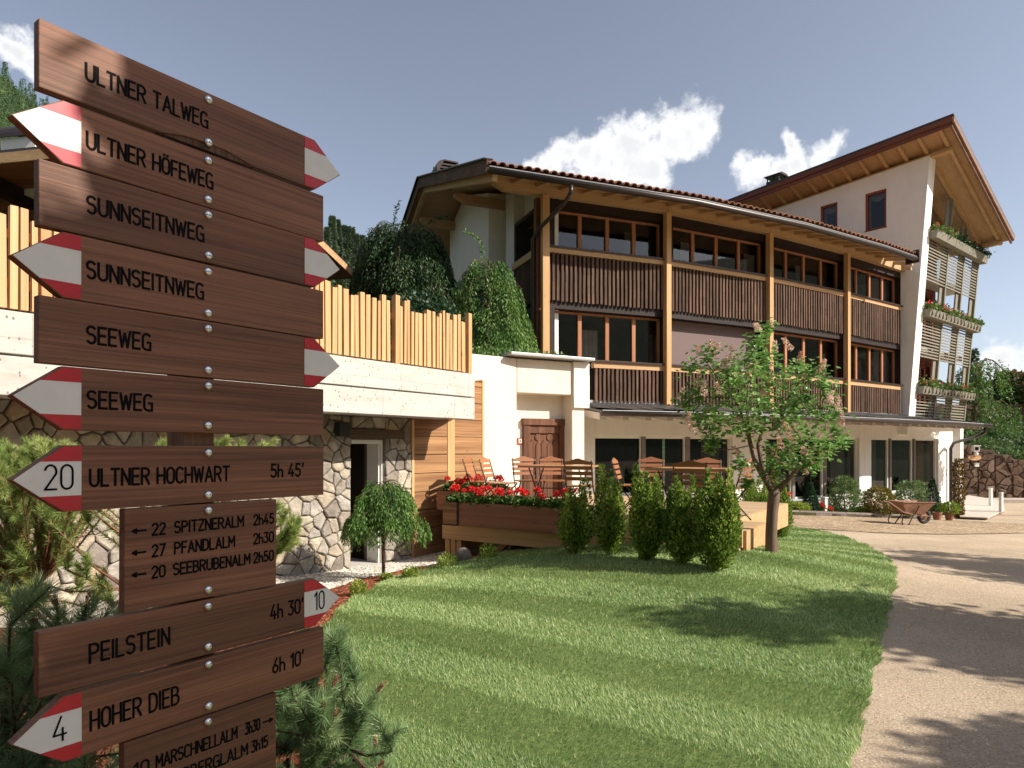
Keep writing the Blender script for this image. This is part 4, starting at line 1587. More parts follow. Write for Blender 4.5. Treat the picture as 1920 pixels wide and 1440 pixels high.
# chimney on the wing roof
ch = P(835, 318, 20.6)
mb = MB()
mb.prism([(-0.32, 0, 0), (0.32, 0, 0), (0.34, 0, 0.42), (-0.34, 0, 0.58)], (0, 0.5, 0)) if False else None
ang = math.atan2(seg[0].y, seg[0].x)
MCm = Matrix.Translation(up3(ch, ch.z - 0.2)) @ Matrix.Rotation(ang, 4, 'Z')
mb.box((-0.27, -0.2, -0.30), (0.27, 0.3, 0.02))
c_ = mb.build('chimney', M_redwood, wing, MCm)
mb = MB()
vs0 = []
for q in range(7):
    th = math.pi / 2 + (math.pi * 0.52) * q / 6
    vs0.append((-0.10 + 0.24 * math.cos(th), -0.26, 0.18 + 0.20 * math.sin(th)))
mb.prism(vs0 + [(-0.32, -0.26, 0.02), (-0.28, -0.26, 0.02)] + [], (0, 0.62, 0))
mb.prism([(-0.12, -0.26, 0.36), (0.34, -0.26, 0.34), (0.34, -0.26, 0.38), (-0.12, -0.26, 0.40)], (0, 0.62, 0))
mb.box((0.26, -0.24, 0.0), (0.31, 0.34, 0.35)).box((-0.3, 0.30, 0.0), (0.3, 0.34, 0.36))
for q in range(3):
    mb.box((-0.28, -0.24, 0.04 + q * 0.10), (0.28, -0.20, 0.09 + q * 0.10))
mb.build('chimney_cap', M_dkmetal, c_, MCm)

# entrance block with the carved door
E = [Vector((-0.9, 12.55, 0)), Vector((0.095, 13.3, 0)), Vector((1.24, 13.95, 0)), Vector((1.517, 14.107, 0))]
mb = MB()
ztp = 3.30


def wslab(p, q, z0, z1, th):
    s_ = (q - p).normalized()
    n_ = Vector((-s_.y, s_.x, 0))
    mb.prism([up3(p, z0), up3(q, z0), up3(q, z1), up3(p, z1)], n_ * th)


nb = Vector((-0.5, 0.866, 0))
wslab(E[0], E[1], -0.3, ztp, 0.4)
wslab(E[1], E[2], 2.62, ztp, 0.7)
wslab(E[2], E[3], -0.3, ztp, 0.5)
rb0, rb1 = E[1] + nb * 0.34, E[2] + nb * 0.34
wslab(rb0 - (rb1 - rb0) * 0.1, rb1 + (rb1 - rb0) * 0.1, -0.3, 2.7, 0.3)
wslab(E[2] + nb * 0.9, E[2] + nb * 0.02, -0.3, 2.62, 0.2)
wslab(E[1] + nb * 0.02, E[1] + nb * 0.9, -0.3, 2.62, 0.2)
wslab(E[3] + (E[3] - E[2]).normalized() * 0.0 + nb * 0.02, V[0] + seg[0] * 0.9, 0, 2.7, 0.3)
mb.box((0.0, -0.5, 2.56), (1.0, 0.3, 3.3), bay(0))
mb.build('entrance_wall', plain('warm cream plaster', (0.72, 0.655, 0.555), 0.9, 0.04, 2.5, bmp=0.25, bscale=130, spec=0.2, stain=0.08), wing, bevel=0.02)
mb = MB()                                                   # parapet end and flat cap
sE = (E[3] - E[1]).normalized()
nE = Vector((sE.y, -sE.x, 0))
ME = Matrix(((sE.x, -nE.x, 0, E[1].x), (sE.y, -nE.y, 0, E[1].y), (0, 0, 1, 0), (0, 0, 0, 1)))
mb.box((-0.25, -0.22, ztp + 0.03), (1.75, 1.0, ztp + 0.09))
mb.build('flat_cap', M_grey, wing, ME, bevel=0.01)
mb = MB()
mb.box((1.33, -0.06, 2.36), (1.72, 0.35, ztp + 0.01))
mb.build('parapet_end', M_white_pl, wing, ME, bevel=0.01)
# carved door
sD = (rb1 - rb0).normalized()
nD = Vector((sD.y, -sD.x, 0))
rr0, rr1 = (979 - CX) / F, (1057 - CX) / F


def dx(r):
    return (r * rb0.y - rb0.x) / (sD.x - r * sD.y)


d0, d1 = dx(rr0), dx(rr1)
MD = Matrix(((sD.x, -nD.x, 0, rb0.x), (sD.y, -nD.y, 0, rb0.y), (0, 0, 1, 0), (0, 0, 0, 1)))
zd0, zd1 = DZ, 1.55 + (HY - 785) / F * (rb0.y + 0.3)
fw = 0.15
fr = MB()
fr.box((d0, -0.07, zd0), (d0 + fw, 0.02, zd1 - fw * 0.9)).box((d1 - fw, -0.07, zd0), (d1, 0.02, zd1 - fw * 0.9)).box((d0 - 0.02, -0.09, zd1 - fw * 0.9), (d1 + 0.02, 0.02, zd1))
fr.box((d0 + fw, -0.05, zd1 - 0.30), (d1 - fw, 0.0, zd1 - 0.14))
dr = fr.build('door', M_door, wing, MD, bevel=0.006)
lf = MB()
wleaf = (d1 - d0 - 2 * fw)
nb_ = 5
for q in range(nb_):
    xa, xb = d0 + fw + wleaf * q / nb_, d0 + fw + wleaf * (q + 1) / nb_
    hh = zd1 - 0.52 + (0.09 if q % 2 == 0 else 0.04)
    lf.prism([(xa + 0.008, -0.035, zd0), (xb - 0.008, -0.035, zd0), (xb - 0.008, -0.035, hh - 0.08), ((xa + xb) / 2, -0.035, hh), (xa + 0.008, -0.035, hh - 0.08)], (0, 0.03, 0))
lf.box((d0 + fw, -0.012, zd0), (d1 - fw, 0.005, zd1 - 0.3))
for q in (0.3, 0.7):                                        # carved rosettes
    lf.tube([(d0 + fw + wleaf * q, -0.03, zd1 - 0.38), (d0 + fw + wleaf * q, 0, zd1 - 0.38)], 0.075, 14)
lf.build('door_leaf', M_door, dr, MD)
MB().box((d1 - fw - 0.26, -0.055, zd0 + 0.80), (d0 + fw + 0.28, -0.035, zd0 + 0.83)).build('door_latch', M_iron, dr, MD)
# fire point sign beside the door
r_ = (974 - CX) / F
fpx = dx(r_)
fs_ = thing('fire_sign', MD @ Vector((fpx, -0.02, 1.62)), 'small square red framed sign on the cream wall left of the carved door', 'sign')
zc = 1.55 + (HY - 827) / F * 13.85
MB().box((fpx - 0.055, -0.03, zc - 0.06), (fpx + 0.055, -0.005, zc + 0.06)).build('red_frame', plain('sign red', (0.5, 0.06, 0.04), 0.4), fs_, MD)
MB().box((fpx - 0.036, -0.034, zc - 0.04), (fpx + 0.036, -0.028, zc + 0.04)).build('white_face', M_whitefr, fs_, MD)
MB().tube([(fpx, -0.04, zc), (fpx, -0.033, zc)], 0.016, 12).build('black_button', M_black, fs_, MD)

# ================================================================== TOWER
TC = V[4]
TR, TB = Vector((0.772, 0.636, 0)).normalized(), Vector((-0.636, 0.772, 0)).normalized()
MT = Matrix(((TR.x, TB.x, 0, TC.x), (TR.y, TB.y, 0, TC.y), (0, 0, 1, 0), (0, 0, 0, 1)))   # x along the balcony face, y back along the left wall
tower = thing('hotel_tower', up3(TC, -0.6), 'tall white plastered hotel tower with a steep overhanging roof and slatted corner balconies', 'building')


def lean(z):
    return -0.20 - 0.70 * max(0, min(1, (z - 2.4) / 8.8))


def tz(x, y):
    return 11.95 - 0.395 * x - 0.055 * (y + 1.84)


tb = MB()
th = 0.55
wz0, wz1 = 9.40, 10.78
cols = [(None, 0.49, None), (0.49, 1.22, (wz0, wz1)), (1.22, 2.22, None), (2.22, 2.87, (wz0, wz1)), (2.87, 4.6, None), (4.6, 5.2, (wz0, wz1)), (5.2, 11.0, None)]


def wtop(y):
    return tz(0, y) - 0.42


zsp = [2.0, 4.0, 6.0, 8.0]
for (y0, y1, w_) in cols:
    if y0 is None:
        poly = [(0, lean(2.4), 2.0), (0, y1, 2.0), (0, y1, wtop(y1)), (0, lean(wtop(-0.9)), wtop(-0.9))]
        tb.prism(poly, (th, 0, 0))
    elif w_ is None:
        tb.prism([(0, y0, 2.0), (0, y1, 2.0), (0, y1, wtop(y1)), (0, y0, wtop(y0))], (th, 0, 0))
    else:
        tb.prism([(0, y0, 2.0), (0, y1, 2.0), (0, y1, w_[0]), (0, y0, w_[0])], (th, 0, 0))
        tb.prism([(0, y0, w_[1]), (0, y1, w_[1]), (0, y1, wtop(y1)), (0, y0, wtop(y0))], (th, 0, 0))
tb.build('side_wall', M_plaster, tower, MT)
for (y0, y1, w_) in cols:
    if w_:
        fr = MB()
        t_ = 0.075
        fr.box((0.05, y0, w_[0]), (0.15, y1, w_[0] + t_)).box((0.05, y0, w_[1] - t_), (0.15, y1, w_[1])).box((0.05, y0, w_[0] + t_), (0.15, y0 + t_, w_[1] - t_)).box((0.05, y1 - t_, w_[0] + t_), (0.15, y1, w_[1] - t_))
        fr.box((-0.012, y0 - 0.02, w_[0] - 0.02), (0.05, y1 + 0.02, w_[0] + 0.01))
        f_ = fr.build('window', M_redframe, tower, MT)
        MB().quad((0.11, y0 + t_, w_[0] + t_), (0.11, y1 - t_, w_[0] + t_), (0.11, y1 - t_, w_[1] - t_), (0.11, y0 + t_, w_[1] - t_)).build('pane', M_glassg, f_, MT)
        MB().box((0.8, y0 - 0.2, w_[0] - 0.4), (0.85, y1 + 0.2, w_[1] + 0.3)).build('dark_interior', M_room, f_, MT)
        mb = MB()
        mb.prism([(0.2, y0 + 0.06, w_[1] - 0.08), (0.2, y1 - 0.06, w_[1] - 0.08), (0.2, y1 - 0.06, w_[1] - 0.22), (0.2, (y0 + y1) / 2, w_[1] - 0.34), (0.2, y0 + 0.06, w_[1] - 0.22)], (0.02, 0, 0))
        mb.build('valance', plain('pale valance', (0.45, 0.42, 0.33), 0.9), f_, MT)
# ledge where the wall meets the balconies: recessed back wall, floors
XE = 5.75
mb = MB()
mb.box((th, 0.42, 2.0), (XE - 1.25, 0.6, 11.0))
mb.build('balcony_back_wall', M_redframe, tower, MT)
mb = MB()
for zf in (2.30, 5.0, 7.72):
    mb.box((th, -0.15, zf), (XE - 0.1, 0.42, zf + 0.18))
mb.each('balcony_floor', M_whitefr, tower, MT)
for zf in (2.5, 5.2, 7.92):
    for (xa, xb) in ((0.75, 1.9), (2.15, 3.2), (3.55, 4.40)):
        fr = MB()
        z1 = zf + 2.15
        fr.box((xa, 0.34, zf), (xa + 0.10, 0.418, z1)).box((xb - 0.10, 0.34, zf), (xb, 0.418, z1)).box((xa + 0.1, 0.34, z1 - 0.1), (xb - 0.1, 0.418, z1)).box(((xa + xb) / 2 - 0.06, 0.34, zf), ((xa + xb) / 2 + 0.06, 0.418, z1 - 0.1))
        f_ = fr.build('balcony_door', M_redframe, tower, MT)
        MB().quad((xa + 0.1, 0.39, zf), (xb - 0.1, 0.39, zf), (xb - 0.1, 0.39, z1 - 0.1), (xa + 0.1, 0.39, z1 - 0.1)).build('pane', M_glassg, f_, MT)
    for xc in (0.62, 2.0, 3.4):
        mb = MB()
        nn = 9
        vs = [(xc + 0.04 * q, 0.24 - 0.03 * math.sin(q * 2.1) + 0.006 * q, zz) for zz in (zf + 0.1, zf + 2.3) for q in range(nn + 1)]
        mb.add(vs, [(q, q + 1, nn + 2 + q, nn + 1 + q) for q in range(nn)])
        mb.build('curtain', M_red_curtain, tower, MT)
# leaning posts, slats
PX = [2.40, 4.08, XE - 0.08]
for xp in PX:
    mb = MB()
    zt_ = tz(xp, -0.9) - 0.4
    z0, z1 = 2.35, zt_
    l0, l1 = lean(z0), -0.2 - 0.70 * (z1 - 2.4) / 8.8
    for dx0, w_, d_ in ((0, 0.10, 0.16), (-0.30 if xp < 5 else -0.34, 0.30, 0.05)):
        a = xp + dx0
        yy = 0.0 if dx0 == 0 else 0.08
        mb.add([(a, l0 + yy, z0), (a + w_, l0 + yy, z0), (a + w_, l0 + yy + d_, z0), (a, l0 + yy + d_, z0), (a, l1 + yy, z1), (a + w_, l1 + yy, z1), (a + w_, l1 + yy + d_, z1), (a, l1 + yy + d_, z1)],
               [(3, 2, 1, 0), (4, 5, 6, 7), (0, 1, 5, 4), (1, 2, 6, 5), (2, 3, 7, 6), (3, 0, 4, 7)])
    mb.build('post', M_greypaint, tower, MT)
for (z0, z1) in ((7.42, 8.78), (4.75, 6.08), (2.5, 3.40)):
    for (xa, xb) in ((0.57, 2.40), (2.50, 4.08), (4.18, XE - 0.08)):
        mb = MB()
        z = z0
        while z < z1:
            l_ = lean(z)
            mb.box((xa, l_ + 0.02, z), (xb, l_ + 0.05, z + 0.046))
            z += 0.108
        mb.build('slat_panel', M_greypaint, tower, MT)
# roof
rx0, rx1, ry0, ry1 = -0.79, 5.78, -1.84, 10.5


def rp(x, y, dz=0.0):
    return Vector((x, y, tz(x, y) + dz))


mb = MB()
mb.prism([rp(rx0 - 0.03, ry0 - 0.03, -0.03), rp(rx1 + 0.03, ry0 - 0.03, -0.03), rp(rx1 + 0.03, ry1, -0.03), rp(rx0 - 0.03, ry1, -0.03)], (0, 0, 0.05))
troof = mb.build('roof', M_slate, tower, MT)
mb = MB()
mb.prism([rp(rx0, ry0, -0.14), rp(rx1, ry0, -0.14), rp(rx1, ry1, -0.14), rp(rx0, ry1, -0.14)], (0, 0, 0.10))
mb.build('soffit', M_soffit, tower, MT)
mb = MB()
mb.bar(rp(rx0, ry0, -0.12), rp(rx0, ry1, -0.12), 0.06, 0.17)
mb.bar(rp(rx0 + 0.05, ry0 + 0.05, -0.24), rp(rx0 + 0.05, ry1, -0.24), 0.06, 0.14)
mb.each('fascia', M_redwood, tower, MT)
mb = MB()
mb.bar(rp(rx0, ry0, -0.12), rp(rx1, ry0, -0.12), 0.06, 0.17)
mb.bar(rp(rx0 + 0.05, ry0 + 0.07, -0.24), rp(rx1 - 0.03, ry0 + 0.07, -0.24), 0.07, 0.14)
mb.each('gable_fascia', wood('pale brown fascia', (0.17, 0.085, 0.055), (0.36, 0.215, 0.145), 'X', 1.0, 0.5, 0.2), tower, MT)
y = ry0 + 0.40
while y < 8.6:
    mb = MB()
    mb.bar(rp(rx0 + 0.1, y, -0.22), rp(rx1 - 0.05, y, -0.22), 0.10, 0.15)
    mb.build('rafter', M_beam, tower, MT)
    y += 0.64
mb = MB()
for xc in (0.14, XE - 0.30):
    yf = ry0 + 0.30
    zc_ = tz(xc, yf) - 0.41
    zb_ = tz(xc, 10) - 0.41
    mb.add([(xc - 0.11, yf, zc_ - 0.0), (xc + 0.11, yf, zc_ - 0.0), (xc + 0.11, 10, zb_ - 0.13), (xc - 0.11, 10, zb_ - 0.13), (xc - 0.11, yf, zc_ + 0.11), (xc + 0.11, yf, zc_ + 0.11), (xc + 0.11, 10, zb_ + 0.11), (xc - 0.11, 10, zb_ + 0.11)],
           [(3, 2, 1, 0), (4, 5, 6, 7), (0, 1, 5, 4), (1, 2, 6, 5), (2, 3, 7, 6), (3, 0, 4, 7)])
mb.each('plate_beam', wood('plate beam spruce', (0.45, 0.28, 0.125), (0.60, 0.41, 0.21), 'Y', 0.8, 0.6, 0.1, 40), tower, MT)
vt = P(1455, 338, 27.5)
mb = MB()
Mv = Matrix.Translation(vt) @ Matrix.Rotation(0.7, 4, 'Z')
mb.box((-0.28, -0.28, -0.6), (0.28, 0.28, -0.08)).box((-0.26, -0.26, -0.08), (-0.22, -0.22, 0.12)).box((0.22, -0.26, -0.08), (0.26, -0.22, 0.12)).box((-0.26, 0.22, -0.08), (-0.22, 0.26, 0.12)).box((0.22, 0.22, -0.08), (0.26, 0.26, 0.12))
mb.prism([(-0.36, -0.36, 0.12), (0.36, -0.36, 0.12), (0.2, -0.36, 0.20), (-0.2, -0.36, 0.20)], (0, 0.72, 0))
mb.build('roof_vent', M_dkmetal, troof, Mv)

# flower boxes on the balconies
bn = 0
for ri, zb_ in enumerate((8.80, 6.10, 3.42)):
    for q, (xa, xb) in enumerate(((0.5, 2.33), (2.36, 4.12), (4.15, XE + 0.12))):
        yb = lean(zb_ + 0.1) - 0.28
        row = ['top', 'middle', 'lowest'][ri]
        pos = ['left', 'centre', 'right'][q]
        fb = thing('flower_box', MT @ Vector(((xa + xb) / 2, yb + 0.15, zb_)), 'grey wooden flower box with red geraniums, %s one on the %s tower balcony' % (pos, row), 'flower box', 'flower boxes along the tower balconies')
        mb = MB()
        mb.add([(xa, yb + 0.06, zb_), (xb, yb + 0.06, zb_), (xb, yb + 0.30, zb_), (xa, yb + 0.30, zb_), (xa, yb, zb_ + 0.26), (xb, yb, zb_ + 0.26), (xb, yb + 0.30, zb_ + 0.26), (xa, yb + 0.30, zb_ + 0.26)],
               [(3, 2, 1, 0), (4, 5, 6, 7), (0, 1, 5, 4), (1, 2, 6, 5), (2, 3, 7, 6), (3, 0, 4, 7)])
        if ri:
            for xx in np.arange(xa + 0.15, xb - 0.1, 0.34):
                mb.box((xx, yb - 0.004, zb_ + 0.03), (xx + 0.02, yb + 0.1, zb_ + 0.262))
        mb.build('box', M_greypaint, fb, MT)
        nL = 420
        pp = np.c_[RNG.uniform(xa, xb + (0.15 if q == 2 else 0), nL), yb + 0.12 + RNG.normal(size=nL) * 0.10, zb_ + 0.26 + np.abs(RNG.normal(size=nL)) * 0.10]
        dd = RNG.normal(size=(nL, 3)) * 0.7 + np.array([0, -0.4, 0.6])
        cloud('foliage', pp, dd, 0.10, 0.085, M_gerleaf if (ri or q == 0) else M_ivy, fb, None, None, M=MT)
        nf = [(5 if q == 0 else 1), 7, 8][ri]
        for k in range(nf):
            c = np.array([RNG.uniform(xa, xb), yb + RNG.uniform(0, 0.16), zb_ + RNG.uniform(0.36, 0.50)])
            d_ = nz(RNG.normal(size=(26, 3)))
            cloud('bloom', c + d_ * 0.03, d_, 0.05, 0.05, M_petal, fb, None, None, M=MT)

# ================================================================== SIGNPOST
SD = Vector((0.592, 0.806, 0)).normalized()
SO = Vector((-0.840, 1.865, 0))
MS = Matrix(((SD.x, -SD.y, 0, SO.x), (SD.y, SD.x, 0, SO.y), (0, 0, 1, 0), (0, 0, 0, 1)))


def zs_(py):
    return CH + (HY - py) * 1.865 / F


def arc(cx, cy, rx, ry, a0, a1, n=9):
    return [(cx + rx * math.cos(R(a0 + (a1 - a0) * i / n)), cy + ry * math.sin(R(a0 + (a1 - a0) * i / n))) for i in range(n + 1)]


O_ = arc(.26, .73, .26, .27, 0, 180) + arc(.26, .27, .26, .27, 180, 360)
O_ = O_ + [O_[0]]
P_ = [(0, 0), (0, 1), (.26, 1)] + arc(.26, .75, .25, .25, 90, -90) + [(0, .5)]
GLY = {
    'U': (.54, [[(0, 1), (0, .27)] + arc(.27, .27, .27, .27, 180, 360) + [(.54, 1)]]),
    'L': (.44, [[(0, 1), (0, 0), (.44, 0)]]), 'T': (.52, [[(0, 1), (.52, 1)], [(.26, 1), (.26, 0)]]),
    'N': (.52, [[(0, 0), (0, 1), (.52, 0), (.52, 1)]]), 'E': (.46, [[(.46, 1), (0, 1), (0, 0), (.46, 0)], [(0, .52), (.40, .52)]]),
    'R': (.52, [P_, [(.25, .5), (.52, 0)]]), 'A': (.58, [[(0, 0), (.29, 1), (.58, 0)], [(.10, .32), (.48, .32)]]),
    'W': (.70, [[(0, 1), (.17, 0), (.35, .85), (.53, 0), (.70, 1)]]),
    'G': (.52, [arc(.26, .73, .26, .27, 35, 180) + arc(.26, .27, .26, .27, 180, 270) + [(.52, 0), (.52, .46), (.32, .46)]]),
    'S': (.50, [arc(.25, .76, .25, .24, 35, 260) + arc(.25, .27, .25, .27, 80, -145)]),
    'H': (.52, [[(0, 0), (0, 1)], [(.52, 0), (.52, 1)], [(0, .5), (.52, .5)]]), 'O': (.52, [O_]),
    'Ö': (.52, [O_, [(.13, 1.16), (.13, 1.21)], [(.39, 1.16), (.39, 1.21)]]), 'F': (.44, [[(.44, 1), (0, 1), (0, 0)], [(0, .52), (.38, .52)]]),
    'I': (.06, [[(.03, 0), (.03, 1)]]), 'C': (.50, [arc(.26, .73, .26, .27, 35, 180) + arc(.26, .27, .26, .27, 180, 325)]), 'P': (.51, [P_]),
    'Z': (.50, [[(0, 1), (.50, 1), (0, 0), (.50, 0)]]), 'M': (.60, [[(0, 0), (0, 1), (.30, .38), (.60, 1), (.60, 0)]]),
    'D': (.52, [[(0, 0), (0, 1), (.20, 1)] + arc(.20, .68, .32, .32, 90, 0) + arc(.20, .32, .32, .32, 0, -90) + [(0, 0)]]),
    'B': (.52, [[(0, 0), (0, 1), (.24, 1)] + arc(.24, .765, .22, .235, 90, -90) + [(0, .53)], [(.24, .53)] + arc(.24, .265, .28, .265, 90, -90) + [(0, 0)]]),
    '0': (.48, [[(x * .92, y) for x, y in O_]]), '1': (.22, [[(0, .78), (.20, 1), (.20, 0)]]),
    '2': (.46, [arc(.23, .74, .23, .26, 165, -25) + [(0, 0), (.46, 0)]]), '3': (.46, [[(.02, 1), (.44, 1), (.20, .60)] + arc(.20, .30, .26, .30, 90, -140)]),
    '4': (.50, [[(.30, 1), (0, .26), (.50, .26)], [(.36, .52), (.36, 0)]]), '5': (.46, [[(.42, 1), (.07, 1), (.03, .56)] + arc(.21, .31, .25, .31, 125, -145)]),
    '6': (.46, [[(.36, 1), (.06, .42)] + arc(.23, .26, .23, .26, 150, 510)]), '7': (.46, [[(0, 1), (.46, 1), (.12, 0)]]),
    '9': (.46, [[(.10, 0), (.40, .58)] + arc(.23, .74, .23, .26, -30, 330)]),
    'h': (.42, [[(0, 1), (0, 0)], [(0, .36)] + arc(.21, .36, .21, .22, 160, 0) + [(.42, 0)]]), "'": (.12, [[(.10, 1.06), (.04, .80)]]),
    '<': (.85, [[(0, .5), (.85, .5)], [(.24, .76), (0, .5), (.24, .24)]]), '>': (.85, [[(0, .5), (.85, .5)], [(.61, .76), (.85, .5), (.61, .24)]]), ' ': (.22, [])}


def lettering(mb, text, s0, s1, zc, h, wdt, y=-0.0006):
    """Engraved single-stroke letters between s0 and s1 of the board, h high, centred on zc."""
    gap = 0.20
    tot = sum(GLY[c][0] + gap for c in text) - gap
    k = (s1 - s0) / (tot * 1.0)
    x = s0
    lay = 0
    for c in text:
        w_, strokes = GLY[c]
        runs = []
        for st in strokes:
            pts_ = [Vector((x + px_ * k, 0, zc - h / 2 + py_ * h)) for px_, py_ in st]
            q_ = [pts_[0]]
            for p in pts_[1:]:
                if (p - q_[-1]).length < 1e-5:
                    continue
                if len(q_) > 1 and (p - q_[-1]).normalized().dot((q_[-1] - q_[-2]).normalized()) < 0.45:
                    runs.append(q_)
                    q_ = [q_[-1]]
                q_.append(p)
            runs.append(q_)
        for pts2 in runs:
            # one continuous ribbon with mitred joints and rounded ends
            Lf, Rt = [], []
            n_ = len(pts2)
            closed = (pts2[0] - pts2[-1]).length < 1e-4 and n_ > 3
            if closed:
                pts2 = pts2[:-1]
                n_ -= 1
            for i, p in enumerate(pts2):
                a = pts2[i - 1] if (i > 0 or closed) else None
                b_ = pts2[(i + 1) % n_] if (i < n_ - 1 or closed) else None
                ta = (p - a).normalized() if a is not None else None
                tb_ = (b_ - p).normalized() if b_ is not None else None
                ta = ta or tb_
                tb_ = tb_ or ta
                na, nb2 = Vector((-ta.z, 0, ta.x)), Vector((-tb_.z, 0, tb_.x))
                nn = (na + nb2)
                nn = nn.normalized() if nn.length > 0.2 else na
                ml = min(1.0 / max(nn.dot(na), 0.35), 1.9)
                q = p.copy()
                if not closed and i == 0:
                    q = p - ta * wdt * 0.35
                if not closed and i == n_ - 1:
                    q = p + tb_ * wdt * 0.35
                Lf.append(q + nn * wdt / 2 * ml)
                Rt.append(q - nn * wdt / 2 * ml)
            lay += 1
            yy = y - 0.00003 * (lay % 7)
            vs_ = [(p.x, yy, p.z) for p in Lf] + [(p.x, yy, p.z) for p in Rt]
            rng_ = range(n_ if closed else n_ - 1)
            mb.add(vs_, [(n_ + i, n_ + (i + 1) % n_, (i + 1) % n_, i) for i in rng_])
        x += (w_ + gap) * k


signpost = thing('signpost', MS @ Vector((0, 0.07, g(SO.x, SO.y))), 'wooden hiking signpost of eleven stacked route boards with red and white arrow tips', 'signpost')
MB().box((-0.052, 0.031, -0.15), (0.036, 0.125, 2.46)).build('post', M_post, signpost, MS, bevel=0.004)
H_ = 0.04
TXT = [  # bolts (top, bottom), kind, lettering list (text, s0, s1, dz, height)
    (174, 281, 'R', [('ULTNER TALWEG', -.307, -.003, 0, H_)], None),
    (287.5, 388, 'L', [('ULTNER HÖFEWEG', -.304, .013, 0, H_)], ''),
    (390, 493, 'R', [('SUNNSEITNWEG', -.304, -.014, 0, H_)], ''),
    (496, 601, 'L', [('SUNNSEITNWEG', -.304, -.014, 0, H_)], ''),
    (603, 708, 'R', [('SEEWEG', -.304, -.156, 0, H_)], ''),
    (710.5, 812, 'L', [('SEEWEG', -.303, -.152, 0, H_)], ''),
    (836, 942, 'L', [('ULTNER HOCHWART', -.298, .062, 0, H_), ("5h 45'", .198, .312, .004, .038)], ('20', -.393, -.336, .056)),
    (944.5, 1120, 'S', [('<', -.200, -.168, .0725, .02), ('22', -.151, -.119, .0725, .029), ('SPITZNERALM', -.093, .106, .0725, .029), ('2h45', .140, .205, .0725, .029),
                        ('<', -.200, -.168, .017, .02), ('27', -.151, -.119, .017, .029), ('PFANDLALM', -.093, .078, .017, .029), ('2h30', .140, .205, .017, .029),
                        ('<', -.200, -.168, -.0385, .02), ('20', -.151, -.119, -.0385, .029), ('SEEBRUBENALM', -.096, .127, -.0385, .029), ('2h50', .140, .205, -.0385, .029)], None),
    (1124, 1227, 'R', [('PEILSTEIN', -.298, -.107, 0, .044), ("4h 30'", .197, .312, 0, .042)], ('10', .356, .392, .056)),
    (1233, 1338, 'L', [('HOHER DIEB', -.297, -.083, 0, .046), ("6h 10'", .203, .312, 0, .042)], ('4', -.376, -.350, .056)),
    (1341, 1530, 'S', [('10', -.195, -.160, .062, .032), ('MARSCHNELLALM', -.140, .087, .062, .032), ('3h30', .114, .160, .062, .032), ('>', .172, .203, .062, .02),
                       ('ERBERGLALM', -.090, .120, .0025, .032), ('3h15', .134, .186, .0025, .032)], None)]
rp_ = random.Random(3)
